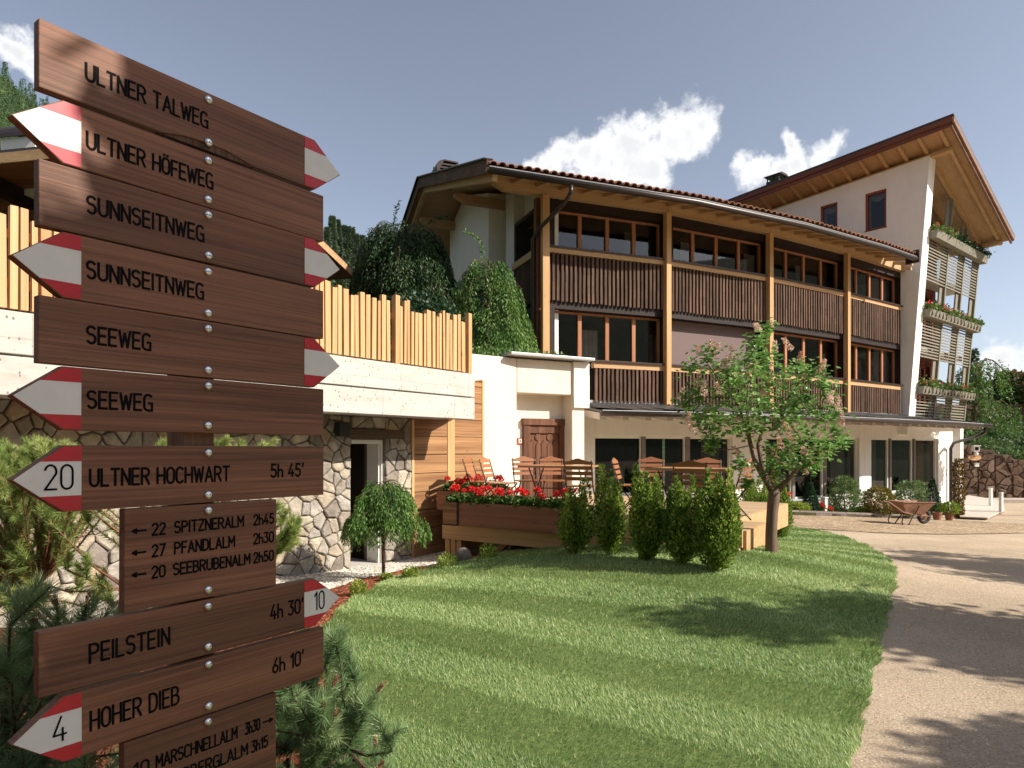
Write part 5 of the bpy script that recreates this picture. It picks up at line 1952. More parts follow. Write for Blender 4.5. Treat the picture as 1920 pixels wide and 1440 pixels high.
for i, (y0, y1, kind, texts, num) in enumerate(TXT):
    za, zb = zs_(y1), zs_(y0)
    zc, Hh = (za + zb) / 2, (zb - za) / 2
    sm, sx_, tip = .317, .356, .458
    dyy = rp_.uniform(-0.0015, 0.0015)
    Mp = MS @ Matrix.Translation((0, dyy, zc)) @ Matrix.Rotation(R(rp_.uniform(-0.25, 0.25)), 4, 'Y')
    if kind == 'R':
        poly = [(-.405, -Hh), (sx_, -Hh), (tip, 0), (sx_, Hh), (-.405, Hh)]
        if i == 0:                                          # waney lower edge of the top board
            poly = [(-.405, -Hh), (-.13, -Hh)] + [(-.13 + .27 * q / 9, -Hh + .019 * math.sin(math.pi * q / 9) + rp_.uniform(-.0015, .0015)) for q in range(1, 9)] + [(.14, -Hh), (sx_, -Hh), (tip, 0), (sx_, Hh), (-.405, Hh)]
    elif kind == 'L':
        poly = [(-sx_, -Hh), (.391, -Hh), (.391, Hh), (-sx_, Hh), (-tip, 0)]
    else:
        poly = [(-.220, -Hh), (.216, -Hh), (.216, Hh), (-.220, Hh)]
    mb = MB()
    mb.prism([(a, 0, b_) for a, b_ in poly], (0, 0.030, 0))
    pl = mb.build('sign_board', M_plank, signpost, Mp, bevel=0.0022)
    if i == 0:
        wn_ = [(-.135 + .28 * q / 11, -Hh + .0215 * math.sin(math.pi * q / 11) + rp_.uniform(-.001, .001)) for q in range(12)]
        MB().prism([(a, 0.004, b_) for a, b_ in wn_] + [(.145, 0.004, -Hh - 0.001), (-.135, 0.004, -Hh - 0.001)], (0, 0.022, 0)).build('bark_edge', M_bark, pl, Mp)
    W[pl.name] = Mp
    # different grain for every board: shift the mesh texture through the object's own data
    if kind != 'S':
        sg = 1 if kind == 'R' else -1
        zw = 0.52 * Hh
        sq = sx_ + (tip - sx_) * (1 - 0.52)
        e = 0.0025
        yy = -0.0010
        for nm, mt, polys in (('red_tip_paint', M_red, [[(sm, zw), (sq - e, zw), (sx_ - e, Hh - e), (sm, Hh - e)], [(sm, -zw), (sm, -Hh + e), (sx_ - e, -Hh + e), (sq - e, -zw)]]),
                              ('white_tip_paint', M_white, [[(sm, -zw + .0003), (sq - e, -zw + .0003), (tip - e * 1.6, 0), (sq - e, zw - .0003), (sm, zw - .0003)]])):
            mb = MB()
            for pq in polys:
                v_ = [(a * sg, yy, b_) for a, b_ in pq]
                n_ = Vector(v_[1]) - Vector(v_[0])
                m_ = Vector(v_[2]) - Vector(v_[0])
                if n_.cross(m_).y > 0:
                    v_ = v_[::-1]
                mb.prism(v_, (0, 0.0012, 0))
            mb.each(nm, mt, pl, Mp)
    if texts:
        for (t_, a, b_, dz, h) in texts:
            mb = MB()
            lettering(mb, t_, a, b_, dz, h, 0.0064 if kind != 'S' else 0.0054)
            mb.build('direction_arrow' if t_ in '<>' else 'lettering', M_black, pl, Mp)
    if num:
        mb = MB()
        lettering(mb, num[0], num[1], num[2], 0.004, num[3], 0.0046, -0.0022)
        mb.build('route_number', M_black, pl, Mp)
    for zz_ in ((Hh - .0195, -Hh + .0205) if kind != 'S' else ((Hh - .0190, -Hh + .0205))):
        mb = MB()
        prof = [(.0122, 0.0), (.0122, .0015), (.0105, .0045), (.0065, .0072), (.002, .0082), (.0001, .0082)]
        Mr = Matrix.Translation((0, -0.0002, zz_)) @ Matrix.Rotation(R(90), 4, 'X')
        tmp = MB().lathe(prof, (0, 0, 0), 16)
        mb.add([Mr @ Vector(p) for p in tmp.v], tmp.f)
        mb.build('bolt', M_zinc, pl, Mp, smooth=True)

# ================================================================== DECK
MK = Matrix(((DF.x, DS.x, 0, DF0.x), (DF.y, DS.y, 0, DF0.y), (0, 0, 1, 0), (0, 0, 0, 1)))
deck = thing('timber_deck', up3(DF0 + DF * 2.4, g(1, 10)), 'raised larch timber deck with seating in front of the hotel wing', 'deck')
mb = MB()
y = 0.0
while y < 4.6:
    xe = 4.77 if y < 1.0 else 4.25
    mb.box((0.0, y + 0.003, DZ - 0.03), (xe, y + 0.135, DZ))
    y += 0.14
mb.build('boards', M_deck, deck, MK)
mb = MB()
mb.box((-0.01, -0.05, 0.30), (4.78, -0.002, DZ - 0.002)).box((-0.06, 0.0, 0.27), (-0.012, 3.0, DZ - 0.002)).box((4.772, 0.0, 0.2), (4.82, 1.0, DZ - 0.002)).box((4.3, 1.0, 0.2), (4.772, 1.05, DZ - 0.002)).box((4.255, 1.05, 0.1), (4.30, 4.6, DZ - 0.002))
mb.each('rim_board', M_larch_x, deck, MK)
mb = MB()
mb.box((-0.03, -0.10, 0.055), (4.76, -0.052, 0.292))
mb.build('front_beam', M_larch_x, deck, MK, bevel=0.005)
for xp in (-0.02, 0.10, 0.22, 2.3):
    mb = MB()
    mb.box((xp, -0.04, -0.5), (xp + 0.095, 0.06, 0.27 if xp < 0.2 else 0.054))
    mb.build('post', M_larch_z, deck, MK, bevel=0.004)
mb = MB()
mb.bar((0.55, 0.35, -0.30), (1.2, 0.35, 0.2), 0.09, 0.09)
mb.build('brace', M_larch_x, deck, MK)
mb = MB()
mb.box((0.3, 1.4, -0.6), (4.2, 1.45, 0.45))
mb.build('back_board', M_darkwood, deck, MK)
mb = MB()
mb.box((4.83, -0.05, 0.12), (5.25, 0.95, 0.30)) if False else mb.box((4.31, 1.055, 0.2), (4.8, 1.35, 0.42))
mb.build('step', M_deck, deck, MK)

bo = tag(MB().blob((0, 0, 0), (0.13, 0.12, 0.14), 14, 10, 0.03).build('boulder', M_boulder, None, Matrix.Translation(G(868, 1056) + Vector((0, 0, 0.09))), True), 'round dark grey boulder under the left end of the deck', 'boulder')

# planters and geraniums


def planter(name, lo, hi, label, endpanel=False):
    c = MK @ Vector(((lo[0] + hi[0]) / 2, (lo[1] + hi[1]) / 2, lo[2]))
    t = thing(name, c, label, 'planter', 'geranium planters on the deck')
    (x0, y0, z0), (x1, y1, z1) = lo, hi
    w_ = 0.035
    mb = MB()
    mb.box((x0, y0, z0), (x1, y0 + w_, z1)).box((x0, y1 - w_, z0), (x1, y1, z1)).box((x0, y0 + w_, z0), (x0 + w_, y1 - w_, z1)).box((x1 - w_, y0 + w_, z0), (x1, y1 - w_, z1)).box((x0 + w_, y0 + w_, z0), (x1 - w_, y1 - w_, z0 + 0.03))
    mb.build('box', M_planter, t, MK, bevel=0.004)
    MB().box((x0 + w_, y0 + w_, z0 + 0.05), (x1 - w_, y1 - w_, z1 - 0.04)).build('soil', M_bank, t, MK)
    if endpanel:
        mb = MB()
        mb.box((x0 - 0.004, y0 - 0.012, z0 + 0.01), (x0 + 0.28, y0 - 0.001, z1 - 0.004))
        mb.build('end_panel', M_panel, t, MK)
        mb = MB()
        mb.box((x0 + 0.28, y0 - 0.02, z0 - 0.005), (x0 + 0.305, y0 - 0.001, z1 - 0.002)).box((x0 - 0.006, y0 - 0.018, z0 - 0.012), (x0 + 0.28, y0 - 0.001, z0 + 0.009))
        mb.build('trim', M_darkwood, t, MK)
    return t


planter('planter', (0.22, -0.36, 0.33), (2.60, -0.06, 0.69), 'long dark wooden planter of red geraniums along the front of the deck', True)
planter('planter', (-0.22, -0.02, DZ + 0.003), (0.14, 1.7, 0.82), 'shorter dark wooden planter of red geraniums along the left side of the deck')


def geranium_parts(parent, c, nl=150, nb=4, r=0.15, h=0.16):
    u = RNG.random(nl)
    th = RNG.random(nl) * 6.283
    rr = r * np.sqrt(RNG.random(nl))
    p = np.c_[c[0] + rr * np.cos(th), c[1] + rr * np.sin(th), c[2] + h * u ** 0.7 * (1 - 0.5 * (rr / r) ** 2)]
    d = np.c_[np.cos(th), np.sin(th), 0.2 + RNG.random(nl) * 0.7] + RNG.normal(size=(nl, 3)) * 0.4
    nr = np.tile([[0, 0, 1.0]], (nl, 1)) + RNG.normal(size=(nl, 3)) * 0.5
    cloud('foliage', p, d, 0.055 + 0.03 * RNG.random(nl), 0.07, M_gerleaf, parent, None, nr)
    for k in range(nb):
        a = RNG.random() * 6.28
        q = r * (0.2 + 0.75 * RNG.random())
        b_ = np.array([c[0] + q * math.cos(a), c[1] + q * math.sin(a), c[2] + h * (0.95 + 0.75 * RNG.random())])
        n = 95
        dd = nz(RNG.normal(size=(n, 3)))
        dd[:, 2] = np.abs(dd[:, 2]) - 0.35
        dd = nz(dd)
        rad = 0.046 + 0.012 * RNG.random()
        pp = b_ + dd * rad * 0.72
        cloud('flower_head', pp, dd + RNG.normal(size=(n, 3)) * 0.6, 0.026, 0.026, M_petal, parent)
        mb = MB()
        mb.tube([(c[0], c[1], c[2]), tuple(b_)], [0.004, 0.003], 5)
        mb.build('flower_stem', M_thuja if False else M_gerleaf, parent)


gx = [0.38, 0.62, 0.88, 1.12, 1.38, 1.64, 1.92, 2.2, 2.44]
gw = ['left end', 'second from the left', 'third from the left', 'fourth from the left', 'middle', 'fourth from the right', 'third from the right', 'second from the right', 'right end, against the hedge']
for x, w_ in zip(gx, gw):
    b_ = MK @ Vector((x, -0.21 + RNG.normal() * 0.02, 0.65))
    t = thing('geranium', b_, 'red flowering geranium in the long front planter, %s' % w_, 'geranium', 'red geraniums in the deck planters')
    geranium_parts(t, tuple(b_), 150, 2 if x > 1.8 else 4, 0.16, 0.16)
for k, (y, w_) in enumerate(((0.2, 'nearest the front'), (0.6, 'second from the front'), (1.0, 'second from the back'), (1.4, 'at the back'))):
    b_ = MK @ Vector((-0.04, y, 0.78))
    t = thing('geranium', b_, 'red flowering geranium in the short side planter of the deck, %s' % w_, 'geranium', 'red geraniums in the deck planters')
    geranium_parts(t, tuple(b_), 140, 4, 0.17, 0.16)

# chairs and tables
M_chs = M_chair


def make_chair():
    t = thing('folding_chair', (0, 0, 0), 'x', 'chair', 'folding garden chairs on the deck')
    for k in range(5):
        mb = MB()
        y0 = -0.19 + k * 0.078
        mb.box((-0.21, y0, 0.445), (0.21, y0 + 0.062, 0.462))
        if k == 0:
            sm_ = mb
        else:
            sm_.add(mb.v, mb.f)
    sm_.build('seat', M_chs, t)
    bk = MB()
    for k, zz_ in enumerate((0.545, 0.625, 0.705)):
        yy = 0.205 + (zz_ - 0.45) * 0.26
        bk.prism([(-0.215, yy, zz_), (0.215, yy, zz_), (0.215, yy + 0.014, zz_ + 0.055), (-0.215, yy + 0.014, zz_ + 0.055)], (0, 0.016, 0))
    top = [(-0.22, 0.785)]
    for q in range(17):
        x = -0.22 + 0.44 * q / 16
        top.append((x, 0.845 + 0.020 * math.cos(x / 0.22 * math.pi) + (0.008 if abs(x) < 0.03 else 0)))
    top.append((0.22, 0.785))
    bk.prism([(x, 0.205 + (z - 0.45) * 0.26, z) for x, z in top], (0, 0.018, 0))
    bk.build('backrest', M_chs, t, bevel=0.003)
    for s in (-1, 1):
        mb = MB()
        mb.tube([(s * 0.20, 0.315, 0.84), (s * 0.20, 0.20, 0.47), (s * 0.205, 0.02, 0.24), (s * 0.205, -0.23, 0.0)], 0.010, 6)
        mb.build('leg', M_iron, t)
        mb = MB()
        mb.tube([(s * 0.185, -0.19, 0.44), (s * 0.185, 0.02, 0.24), (s * 0.185, 0.26, 0.0)], 0.010, 6)
        mb.build('leg', M_iron, t)
    MB().tube([(-0.20, -0.17, 0.07), (0.20, -0.17, 0.07)], 0.008, 6).tube([(-0.185, 0.20, 0.07), (0.185, 0.20, 0.07)], 0.008, 6).build('stretcher', M_iron, t)
    return t


def facing(fx, fy):
    return math.atan2(fx, -fy)


proto = make_chair()
spots = [
    ((1.06, 10.12), (0.35, 1.0), 'brown folding chair with its slatted back to the lawn at the left deck table'),
    ((-0.46, 11.35), (0.95, -0.3), 'brown folding chair seen edge on at the far left of the deck behind the geraniums'),
    ((-0.16, 10.95), (0.9, -0.35), 'brown folding chair turned sideways behind the geraniums, second from the left'),
    ((0.28, 11.75), (0.25, -1.0), 'brown folding chair facing the lawn in front of the carved door'),
    ((0.72, 11.75), (0.1, -1.0), 'brown folding chair facing the lawn behind the left deck table'),
    ((1.88, 10.35), (0.95, -0.35), 'brown folding chair at the left end of the right deck table, seen from its side'),
    ((2.28, 11.05), (-0.2, -1.0), 'sunlit folding chair behind the right deck table in front of the windows'),
    ((2.33, 8.92), (0.2, 1.0), 'brown folding chair nearest the hedge, its back to the lawn, at the right table'),
    ((3.02, 10.35), (-0.2, -1.0), 'brown folding chair behind the right deck table near the lilac'),
    ((3.08, 9.62), (-0.75, 0.66), 'brown folding chair at the right end of the right deck table beside the lilac')]
for k, ((x, y), f_, lab) in enumerate(spots):
    if k == 0:
        proto.location = (x, y, DZ)
        proto.rotation_euler = (0, 0, facing(*f_))
        proto['label'] = lab
        W[proto.name] = Matrix.Translation((x, y, DZ)) @ Matrix.Rotation(facing(*f_), 4, 'Z')
    else:
        dup(proto, (x, y, DZ), facing(*f_), lab)


def make_table():
    t = thing('folding_table', (0, 0, 0), 'x', 'table', 'slatted garden tables on the deck')
    tp = MB()
    for k in range(9):
        x = -0.57 + k * 0.1285
        tp.box((x, -0.36, 0.715), (x + 0.112, 0.36, 0.738))
    tp.box((-0.58, -0.40, 0.708), (0.58, -0.362, 0.742)).box((-0.58, 0.362, 0.708), (0.58, 0.40, 0.742))
    tp.build('table_top', M_tabletop, t)
    for s in (-1, 1):
        MB().tube([(s * 0.42, -0.30, 0.70), (s * 0.42, 0.32, 0.0)], 0.012, 6).build('leg', M_iron, t)
        MB().tube([(s * 0.39, 0.30, 0.70), (s * 0.39, -0.32, 0.0)], 0.012, 6).build('leg', M_iron, t)
    MB().tube([(-0.40, 0.0, 0.36), (0.40, 0.0, 0.36)], 0.009, 6).build('stretcher', M_iron, t)
    return t


tp_ = make_table()
rzT = math.atan2(DF.y, DF.x)
tp_.location = (2.60, 9.62, DZ)
tp_.rotation_euler = (0, 0, rzT)
tp_['label'] = 'slatted garden table at the right end of the deck behind the hedge'
W[tp_.name] = Matrix.Translation(tp_.location) @ Matrix.Rotation(rzT, 4, 'Z')
dup(tp_, (0.78, 11.05, DZ), rzT + 0.2, 'slatted garden table at the left end of the deck behind the geraniums')


# ================================================================== PLANTS
def sprays(n, c, rx, ry, h, prof, seed, up=0.8, outw=0.5, jit=0.35, lump=0.25, shell=0.55, droop=0.0):
    """Base points and directions of small sprays filling a crown; prof(t) gives its relative radius at height t."""
    rng = np.random.default_rng(seed)
    t = rng.random(n)
    pr = np.array([prof(x) for x in t])
    keep = rng.random(n) < np.clip(pr * 1.1 + 0.1, 0, 1)
    t, pr = t[keep], pr[keep]
    n = len(t)
    th = rng.random(n) * 6.283
    lum = 1 + lump * np.sin(th * 3 + t * 9 + seed) * np.cos(th * 2 - t * 13 + seed * 1.7)
    q = (shell + (1 - shell) * rng.random(n)) ** 0.7
    rr = pr * q * lum
    p = np.c_[c[0] + rx * rr * np.cos(th), c[1] + ry * rr * np.sin(th), c[2] + h * t]
    d = np.c_[np.cos(th) * outw, np.sin(th) * outw, np.full(n, up - droop)] + rng.normal(size=(n, 3)) * jit
    v = 0.25 + 0.5 * rng.random(n) + 0.35 * (clump(p, 9.0, seed) - 0.5) + 0.15 * (q - 0.7)
    return p, d, v


def stem(parent, a, b_, r0, r1, mat=M_bark, name='trunk'):
    a, b_ = Vector(a), Vector(b_)
    m_ = a.lerp(b_, 0.5) + Vector((random.uniform(-.02, .02), random.uniform(-.02, .02), 0))
    return MB().tube([a, m_, b_], [r0, (r0 + r1) / 2, r1], 8).build(name, mat, parent, smooth=True)


def thuja(px, py, top, wpx, label, k, mat=None, group='young thujas along the deck', base=None, n=2600):
    b_ = base or G(px, py)
    h = (py - top) / F * b_.y
    w_ = wpx / F * b_.y / 2
    t = thing('thuja', b_, label, 'thuja', group)
    stem(t, b_ - Vector((0, 0, 0.02)), b_ + Vector((0, 0, h * 0.8)), 0.018, 0.006)
    rng = np.random.default_rng(220 + k)
    P_s, D_s, V_s = [], [], []
    m_ = 36
    for q in range(m_):
        th = rng.random() * 6.283
        rr = w_ * 0.86 * math.sqrt(rng.random())
        hq = h * 1.05 * (1.0 if q < 2 else rng.uniform(0.62, 1.0) * (1 - 0.30 * (rr / w_) ** 2))
        z0 = h * rng.uniform(0.0, 0.22)
        nq = int(n * 3.4 / m_ * (hq - z0) / h * 1.5)
        tt = rng.random(nq)
        a = rng.random(nq) * 6.283
        pr = np.minimum(1, tt * 4 + 0.35) * (1 - tt ** 2.2) * (0.24 * w_ + 0.03) * (0.5 + 0.6 * rng.random(nq))
        out = 0.35 + 0.65 * np.minimum(1, tt * 2.4)
        x = b_.x + rr * math.cos(th) * out + pr * np.cos(a)
        y = b_.y + rr * math.sin(th) * out + pr * np.sin(a)
        P_s.append(np.c_[x, y, b_.z + 0.02 + z0 + (hq - z0) * tt])
        D_s.append(np.c_[np.cos(a) * 0.5 + math.cos(th) * 0.3, np.sin(a) * 0.5 + math.sin(th) * 0.3, np.full(nq, 0.85)] + rng.normal(size=(nq, 3)) * 0.34)
        V_s.append(0.40 + 0.22 * rng.normal(size=nq) + rng.normal() * 0.12 + 0.10 * (tt - 0.5))
    p, d, v = np.vstack(P_s), np.vstack(D_s), np.concatenate(V_s)
    L = 0.030 + 0.032 * RNG.random(len(p))
    cloud('foliage', p, d, L, L * 0.42, mat or M_thuja, t, v)
    return t


thuja(1080, 1043, 908, 62, 'slim young thuja at the left end of the hedge, half hiding the planter end', 0)
thuja(1145, 1047, 884, 62, 'slim young thuja second from the left in the hedge before the deck', 1)
thuja(1216, 1056, 886, 72, 'thuja in the middle of the hedge before the deck', 2, n=3200)
thuja(1280, 1064, 905, 74, 'bushy thuja second from the right in the hedge before the deck', 3, n=3200)
thuja(1345, 1075, 893, 86, 'largest thuja at the right end of the hedge on the lawn', 4, n=4200)
thuja(1408, 985, 893, 44, 'dark thuja behind the right end of the deck', 5, None, 'thujas beside the lilac trunk', None, 2000)
thuja(1437, 1000, 905, 40, 'thuja hidden by the lilac trunk beside the deck', 6, None, 'thujas beside the lilac trunk', None, 1800)
thuja(1466, 1012, 908, 40, 'slim thuja just right of the lilac trunk', 7, None, 'thujas beside the lilac trunk', None, 2200)


def drape(name, parent, strands, mat, k, leaf=0.05, wd=0.014, dens=26, lit=0.0):
    """Hanging sprays along given strands (lists of points)."""
    rng = np.random.default_rng(k)
    P0, D0, V0 = [], [], []
    for st in strands:
        st = [np.array(q) for q in st]
        tone = rng.normal() * 0.13
        for a, b_ in zip(st[:-1], st[1:]):
            ln = np.linalg.norm(b_ - a)
            m_ = max(2, int(ln * dens))
            for q in range(m_):
                f = rng.random()
                P0.append(a + (b_ - a) * f)
                dd = (b_ - a) / max(ln, 1e-6) * 0.55 + rng.normal(size=3) * 0.62
                D0.append(dd)
                V0.append(0.42 + tone + lit + rng.normal() * 0.16)
    P0, D0 = np.array(P0), np.array(D0)
    n = len(P0)
    L = leaf * (0.6 + 0.8 * rng.random(n))
    return cloud(name, P0, D0, L, wd * (0.7 + 0.6 * rng.random(n)), mat, parent, np.array(V0))


def arching(name, label, cat, base, top_z, rad, nb, mat, k, trunk_r, leaf, wd, per, leaders=(), asym=None, r0=0.42):
    """Weeping conifer: layered branches that arch out and hang, each clothed in short drooping sprays."""
    rng = np.random.default_rng(500 + k)
    t = thing(name, base, label, cat)
    H = top_z - base.z
    stem(t, base - Vector((0, 0, 0.05)), Vector((base.x, base.y, top_z - 0.15 * H)), trunk_r, trunk_r * 0.4)
    br = MB()
    P_s, D_s, V_s = [], [], []
    for i in range(nb):
        th = rng.random() * 6.283
        q = rng.random() ** 1.1
        reach = rad * (r0 + (1.04 - r0) * math.sqrt(q)) * (rng.uniform(0.78, 1.08) if rad > 0.6 else rng.uniform(0.5, 1.25))
        h0 = top_z - H * (0.05 + 0.55 * q)
        drop = H * rng.uniform(0.14, 0.40) * (0.6 + 0.4 * (1 - q))
        cth, sth = math.cos(th), math.sin(th)
        pts_ = []
        for u in range(10):
            f = u / 9
            r_ = reach * math.sin(f * math.pi / 2) ** 0.85
            z = h0 + 0.07 * H * math.sin(math.pi * min(1, f * 1.15)) - drop * f ** 2.3
            pts_.append(np.array([base.x + cth * r_, base.y + sth * r_, max(z, base.z + 0.02)]))
        if i % 3 == 0:
            br.tube([tuple(p_) for p_ in pts_], [(0.012 - 0.0011 * u) * min(1, rad) for u in range(10)], 5)
        pa = np.array(pts_)
        n = int(per * reach / rad)
        f = (0.16 + 0.84 * rng.random(n) ** 0.75) * 8.999
        i0 = f.astype(int)
        w_ = (f - i0)[:, None]
        pos = pa[i0] * (1 - w_) + pa[i0 + 1] * w_
        tan = nz(pa[i0 + 1] - pa[i0])
        lat = np.array([[-sth, cth, 0]])
        side = rng.normal(size=n)
        hang = np.abs(rng.normal(size=n))
        pos = pos + lat * (side * 0.085 * rad / 1.0)[:, None] + np.array([[0, 0, -1.0]]) * (hang * 0.085 + np.abs(side) * 0.03)[:, None]
        D_s.append(tan * 0.55 + lat * (side * 0.30)[:, None] + np.array([[0, 0, -0.45]]) + rng.normal(size=(n, 3)) * 0.30)
        P_s.append(pos)
        V_s.append(0.36 + 0.30 * (f / 9 - 0.5) - 0.16 * np.minimum(hang, 2) * 0.5 + rng.normal() * 0.12 + rng.normal(size=n) * 0.13)
    br.build('branches', M_bark, t)
    P_s, D_s, V_s = np.vstack(P_s), np.vstack(D_s), np.concatenate(V_s)
    if asym is not None:
        V_s = V_s + asym(P_s)
    L = leaf * (0.6 + 0.8 * rng.random(len(P_s)))
    cloud('foliage', P_s, D_s, L, wd * (0.7 + 0.6 * rng.random(len(P_s))), mat, t, V_s)
    for q, ld in enumerate(leaders):
        drape('leader', t, [ld], mat, k + 50 + q, leaf * 1.1, wd, 130, 0.12)
    return t


b1 = Vector((-0.50, 14.9, 2.55))
ldr = [tuple(P(px, py, 14.9)) for px, py in ((908, 492), (905, 468), (898, 450), (888, 440), (872, 436))]
arching('weeping_larch', 'bright green weeping conifer draping over the terrace edge beside the wing', 'weeping conifer', b1, 1.55 + (HY - 486) / F * 14.9, 1.04, 190, M_larchf, 1, 0.07, 0.080, 0.025, 220, [ldr], None, 0.52)
b2 = Vector((-2.62, 16.5, 2.55))
arching('weeping_spruce', 'large dark weeping conifer with a broad rounded crown behind the picket fence', 'weeping conifer', b2, 1.55 + (HY - 424) / F * 16.5, 1.42, 320, M_darkf, 2, 0.10, 0.085, 0.026, 360, r0=0.74, leaders=[[tuple(P(px, py, 16.5)) for px, py in ((735, 440), (742, 400), (748, 378))], [tuple(P(px, py, 16.5)) for px, py in ((800, 420), (822, 408), (842, 404))]])
b3 = Vector((-1.85, 13.7, 2.55))
t = thing('dark_shrub', b3, 'dark leafy shrub between the two weeping conifers behind the fence', 'shrub')
stem(t, b3, b3 + Vector((0, 0, 1.2)), 0.03, 0.01)
p, d, v = sprays(3600, b3, 1.05, 0.7, 2.15, lambda x: math.sqrt(max(0, 1 - (max(0, x - 0.35) / 0.66) ** 2)), 31, 0.3, 0.6, 0.6, 0.22, 0.3)
cloud('foliage', p, d, 0.09, 0.06, M_ivy, t, v)
t = thing('ground_cover', Vector((0.2, 13.85, 2.55)), 'low green plants along the top edge of the cream entrance wall', 'plants')
s_ = RNG.random(1500)
q_ = np.array([E[0] + (E[2] - E[0]) * x for x in s_]) + np.c_[-0.5, 0.866, 0] * (0.15 + 0.9 * RNG.random((1500, 1)))
q_[:, 2] = 3.28 + RNG.random(1500) * 0.22
cloud('foliage', q_, RNG.normal(size=(1500, 3)) + np.array([0, 0, 0.9]), 0.08, 0.045, M_gerleaf, t)
tag(t, None, None)
# soil bed behind that wall
bb_ = MB()
bb_.prism([up3(E[0] + nb * 0.42, 2.74), up3(E[2] + nb * 0.72, 2.74), up3(V[0] - seg[0] * 0.1 - snm[0] * 0.0, 2.74), up3(V[0] - seg[0] * 2.0, 2.74)], (0, 0, 0.52))
struct(bb_.build('terrace_bed', M_bank))

b4 = G(720, 1087)
tz4 = 1.55 + (HY - 897) / F * b4.y
arching('weeping_larch', 'small mop headed weeping larch on a thin stem before the cellar doorway', 'weeping conifer', Vector((b4.x, b4.y, tz4 - 0.92)), tz4, 0.49, 105, M_larchf, 4, 0.012, 0.052, 0.015, 230)
stem(bpy.data.objects['weeping_larch.001'], b4 - Vector((0, 0, 0.05)), Vector((b4.x, b4.y, tz4 - 0.25)), 0.024, 0.018, name='stem')

# low young plants on the mulch strip
for k, (px, py, top, wpx, lab) in enumerate(((672, 1118, 1090, 46, 'small bright green shrub nearest the signpost on the mulch strip'), (770, 1088, 1062, 44, 'small green shrub right of the mop headed larch on the mulch strip'),
                                              (838, 1068, 1036, 58, 'fine leaved yellow green shrub at the foot of the wood panelling'), (915, 1050, 1018, 46, 'small yellow green shrub below the deck beam'),
                                              (725, 1090, 1076, 30, 'tiny green sprig at the foot of the mop headed larch'))):
    b_ = G(px, py)
    t = thing('young_shrub', b_, lab, 'shrub', 'young shrubs on the mulch strip')
    h, w_ = (py - top) / F * b_.y, wpx / F * b_.y / 2
    n = 520
    h *= 1.12
    w_ *= 0.78
    th = RNG.random(n) * 6.283
    rr = w_ * RNG.random(n) ** 0.6
    p = np.c_[b_.x + rr * np.cos(th) * 0.8, b_.y + rr * np.sin(th) * 0.8, b_.z + h * RNG.random(n) * (1 - 0.4 * rr / w_)]
    d = np.c_[np.cos(th), np.sin(th), 0.9 + 0 * th] + RNG.normal(size=(n, 3)) * 0.3
    cloud('foliage', p, d, 0.042, 0.015, M_lshrub, t)

# ------------------------------------------------------------------ lilac tree
LB = G(1447, 1040)
LY = LB.y
lil = thing('lilac_tree', LB, 'small pruned lilac tree with brown faded bloom on the lawn before the hotel wing', 'tree')


def lp(px, py, dy=0.0):
    return P(px, py, LY + dy)


mb = MB()
mb.tube([LB - Vector((0, 0, 0.08)), LB + Vector((0, 0, 0.05)), lp(1446, 1000), lp(1448, 960), lp(1451, 930), lp(1453, 915)], [0.098, 0.080, 0.070, 0.068, 0.074, 0.062], 12)
mb.build('trunk', M_lilacbark, lil, smooth=True)
limbs = [([(1452, 925, 0), (1432, 895, .02), (1416, 866, .05), (1408, 835, .08), (1400, 805, .12)], [.062, .048, .042, .036, .028]),
         ([(1452, 925, 0), (1480, 898, -.05), (1502, 870, -.1), (1522, 842, -.12), (1540, 815, -.1)], [.058, .042, .036, .028, .02]),
         ([(1440, 905, 0), (1428, 870, .1), (1422, 835, .2), (1432, 800, .25), (1455, 775, .3)], [.045, .04, .036, .03, .024]),
         ([(1400, 805, .12), (1385, 795, .0), (1355, 792, -.1), (1330, 796, -.15), (1300, 800, -.2)], [.02, .015, .012, .01, .006]),
         ([(1400, 805, .12), (1392, 780, .2), (1375, 745, .15), (1350, 715, .1), (1325, 680, .1)], [.024, .02, .015, .012, .007]),
         ([(1455, 775, .3), (1452, 730, .3), (1440, 690, .25), (1430, 650, .2), (1425, 620, .2)], [.02, .016, .012, .01, .006]),
         ([(1455, 775, .3), (1478, 745, .2), (1500, 715, .1), (1525, 695, .05)], [.02, .015, .012, .007]),
         ([(1455, 775, .3), (1470, 770, .1), (1510, 765, 0), (1545, 750, -.1)], [.018, .014, .01, .006]),
         ([(1408, 835, .08), (1400, 770, -.2), (1402, 720, -.3), (1395, 680, -.3)], [.022, .016, .012, .007]),
         ([(1375, 745, .15), (1330, 745, .3), (1295, 735, .3)], [.014, .01, .006])]
for path, rad in limbs:
    MB().tube([lp(*q) for q in path], [r_ * 0.8 for r_ in rad], 8).build('limb', M_lilacbark, lil, smooth=True)
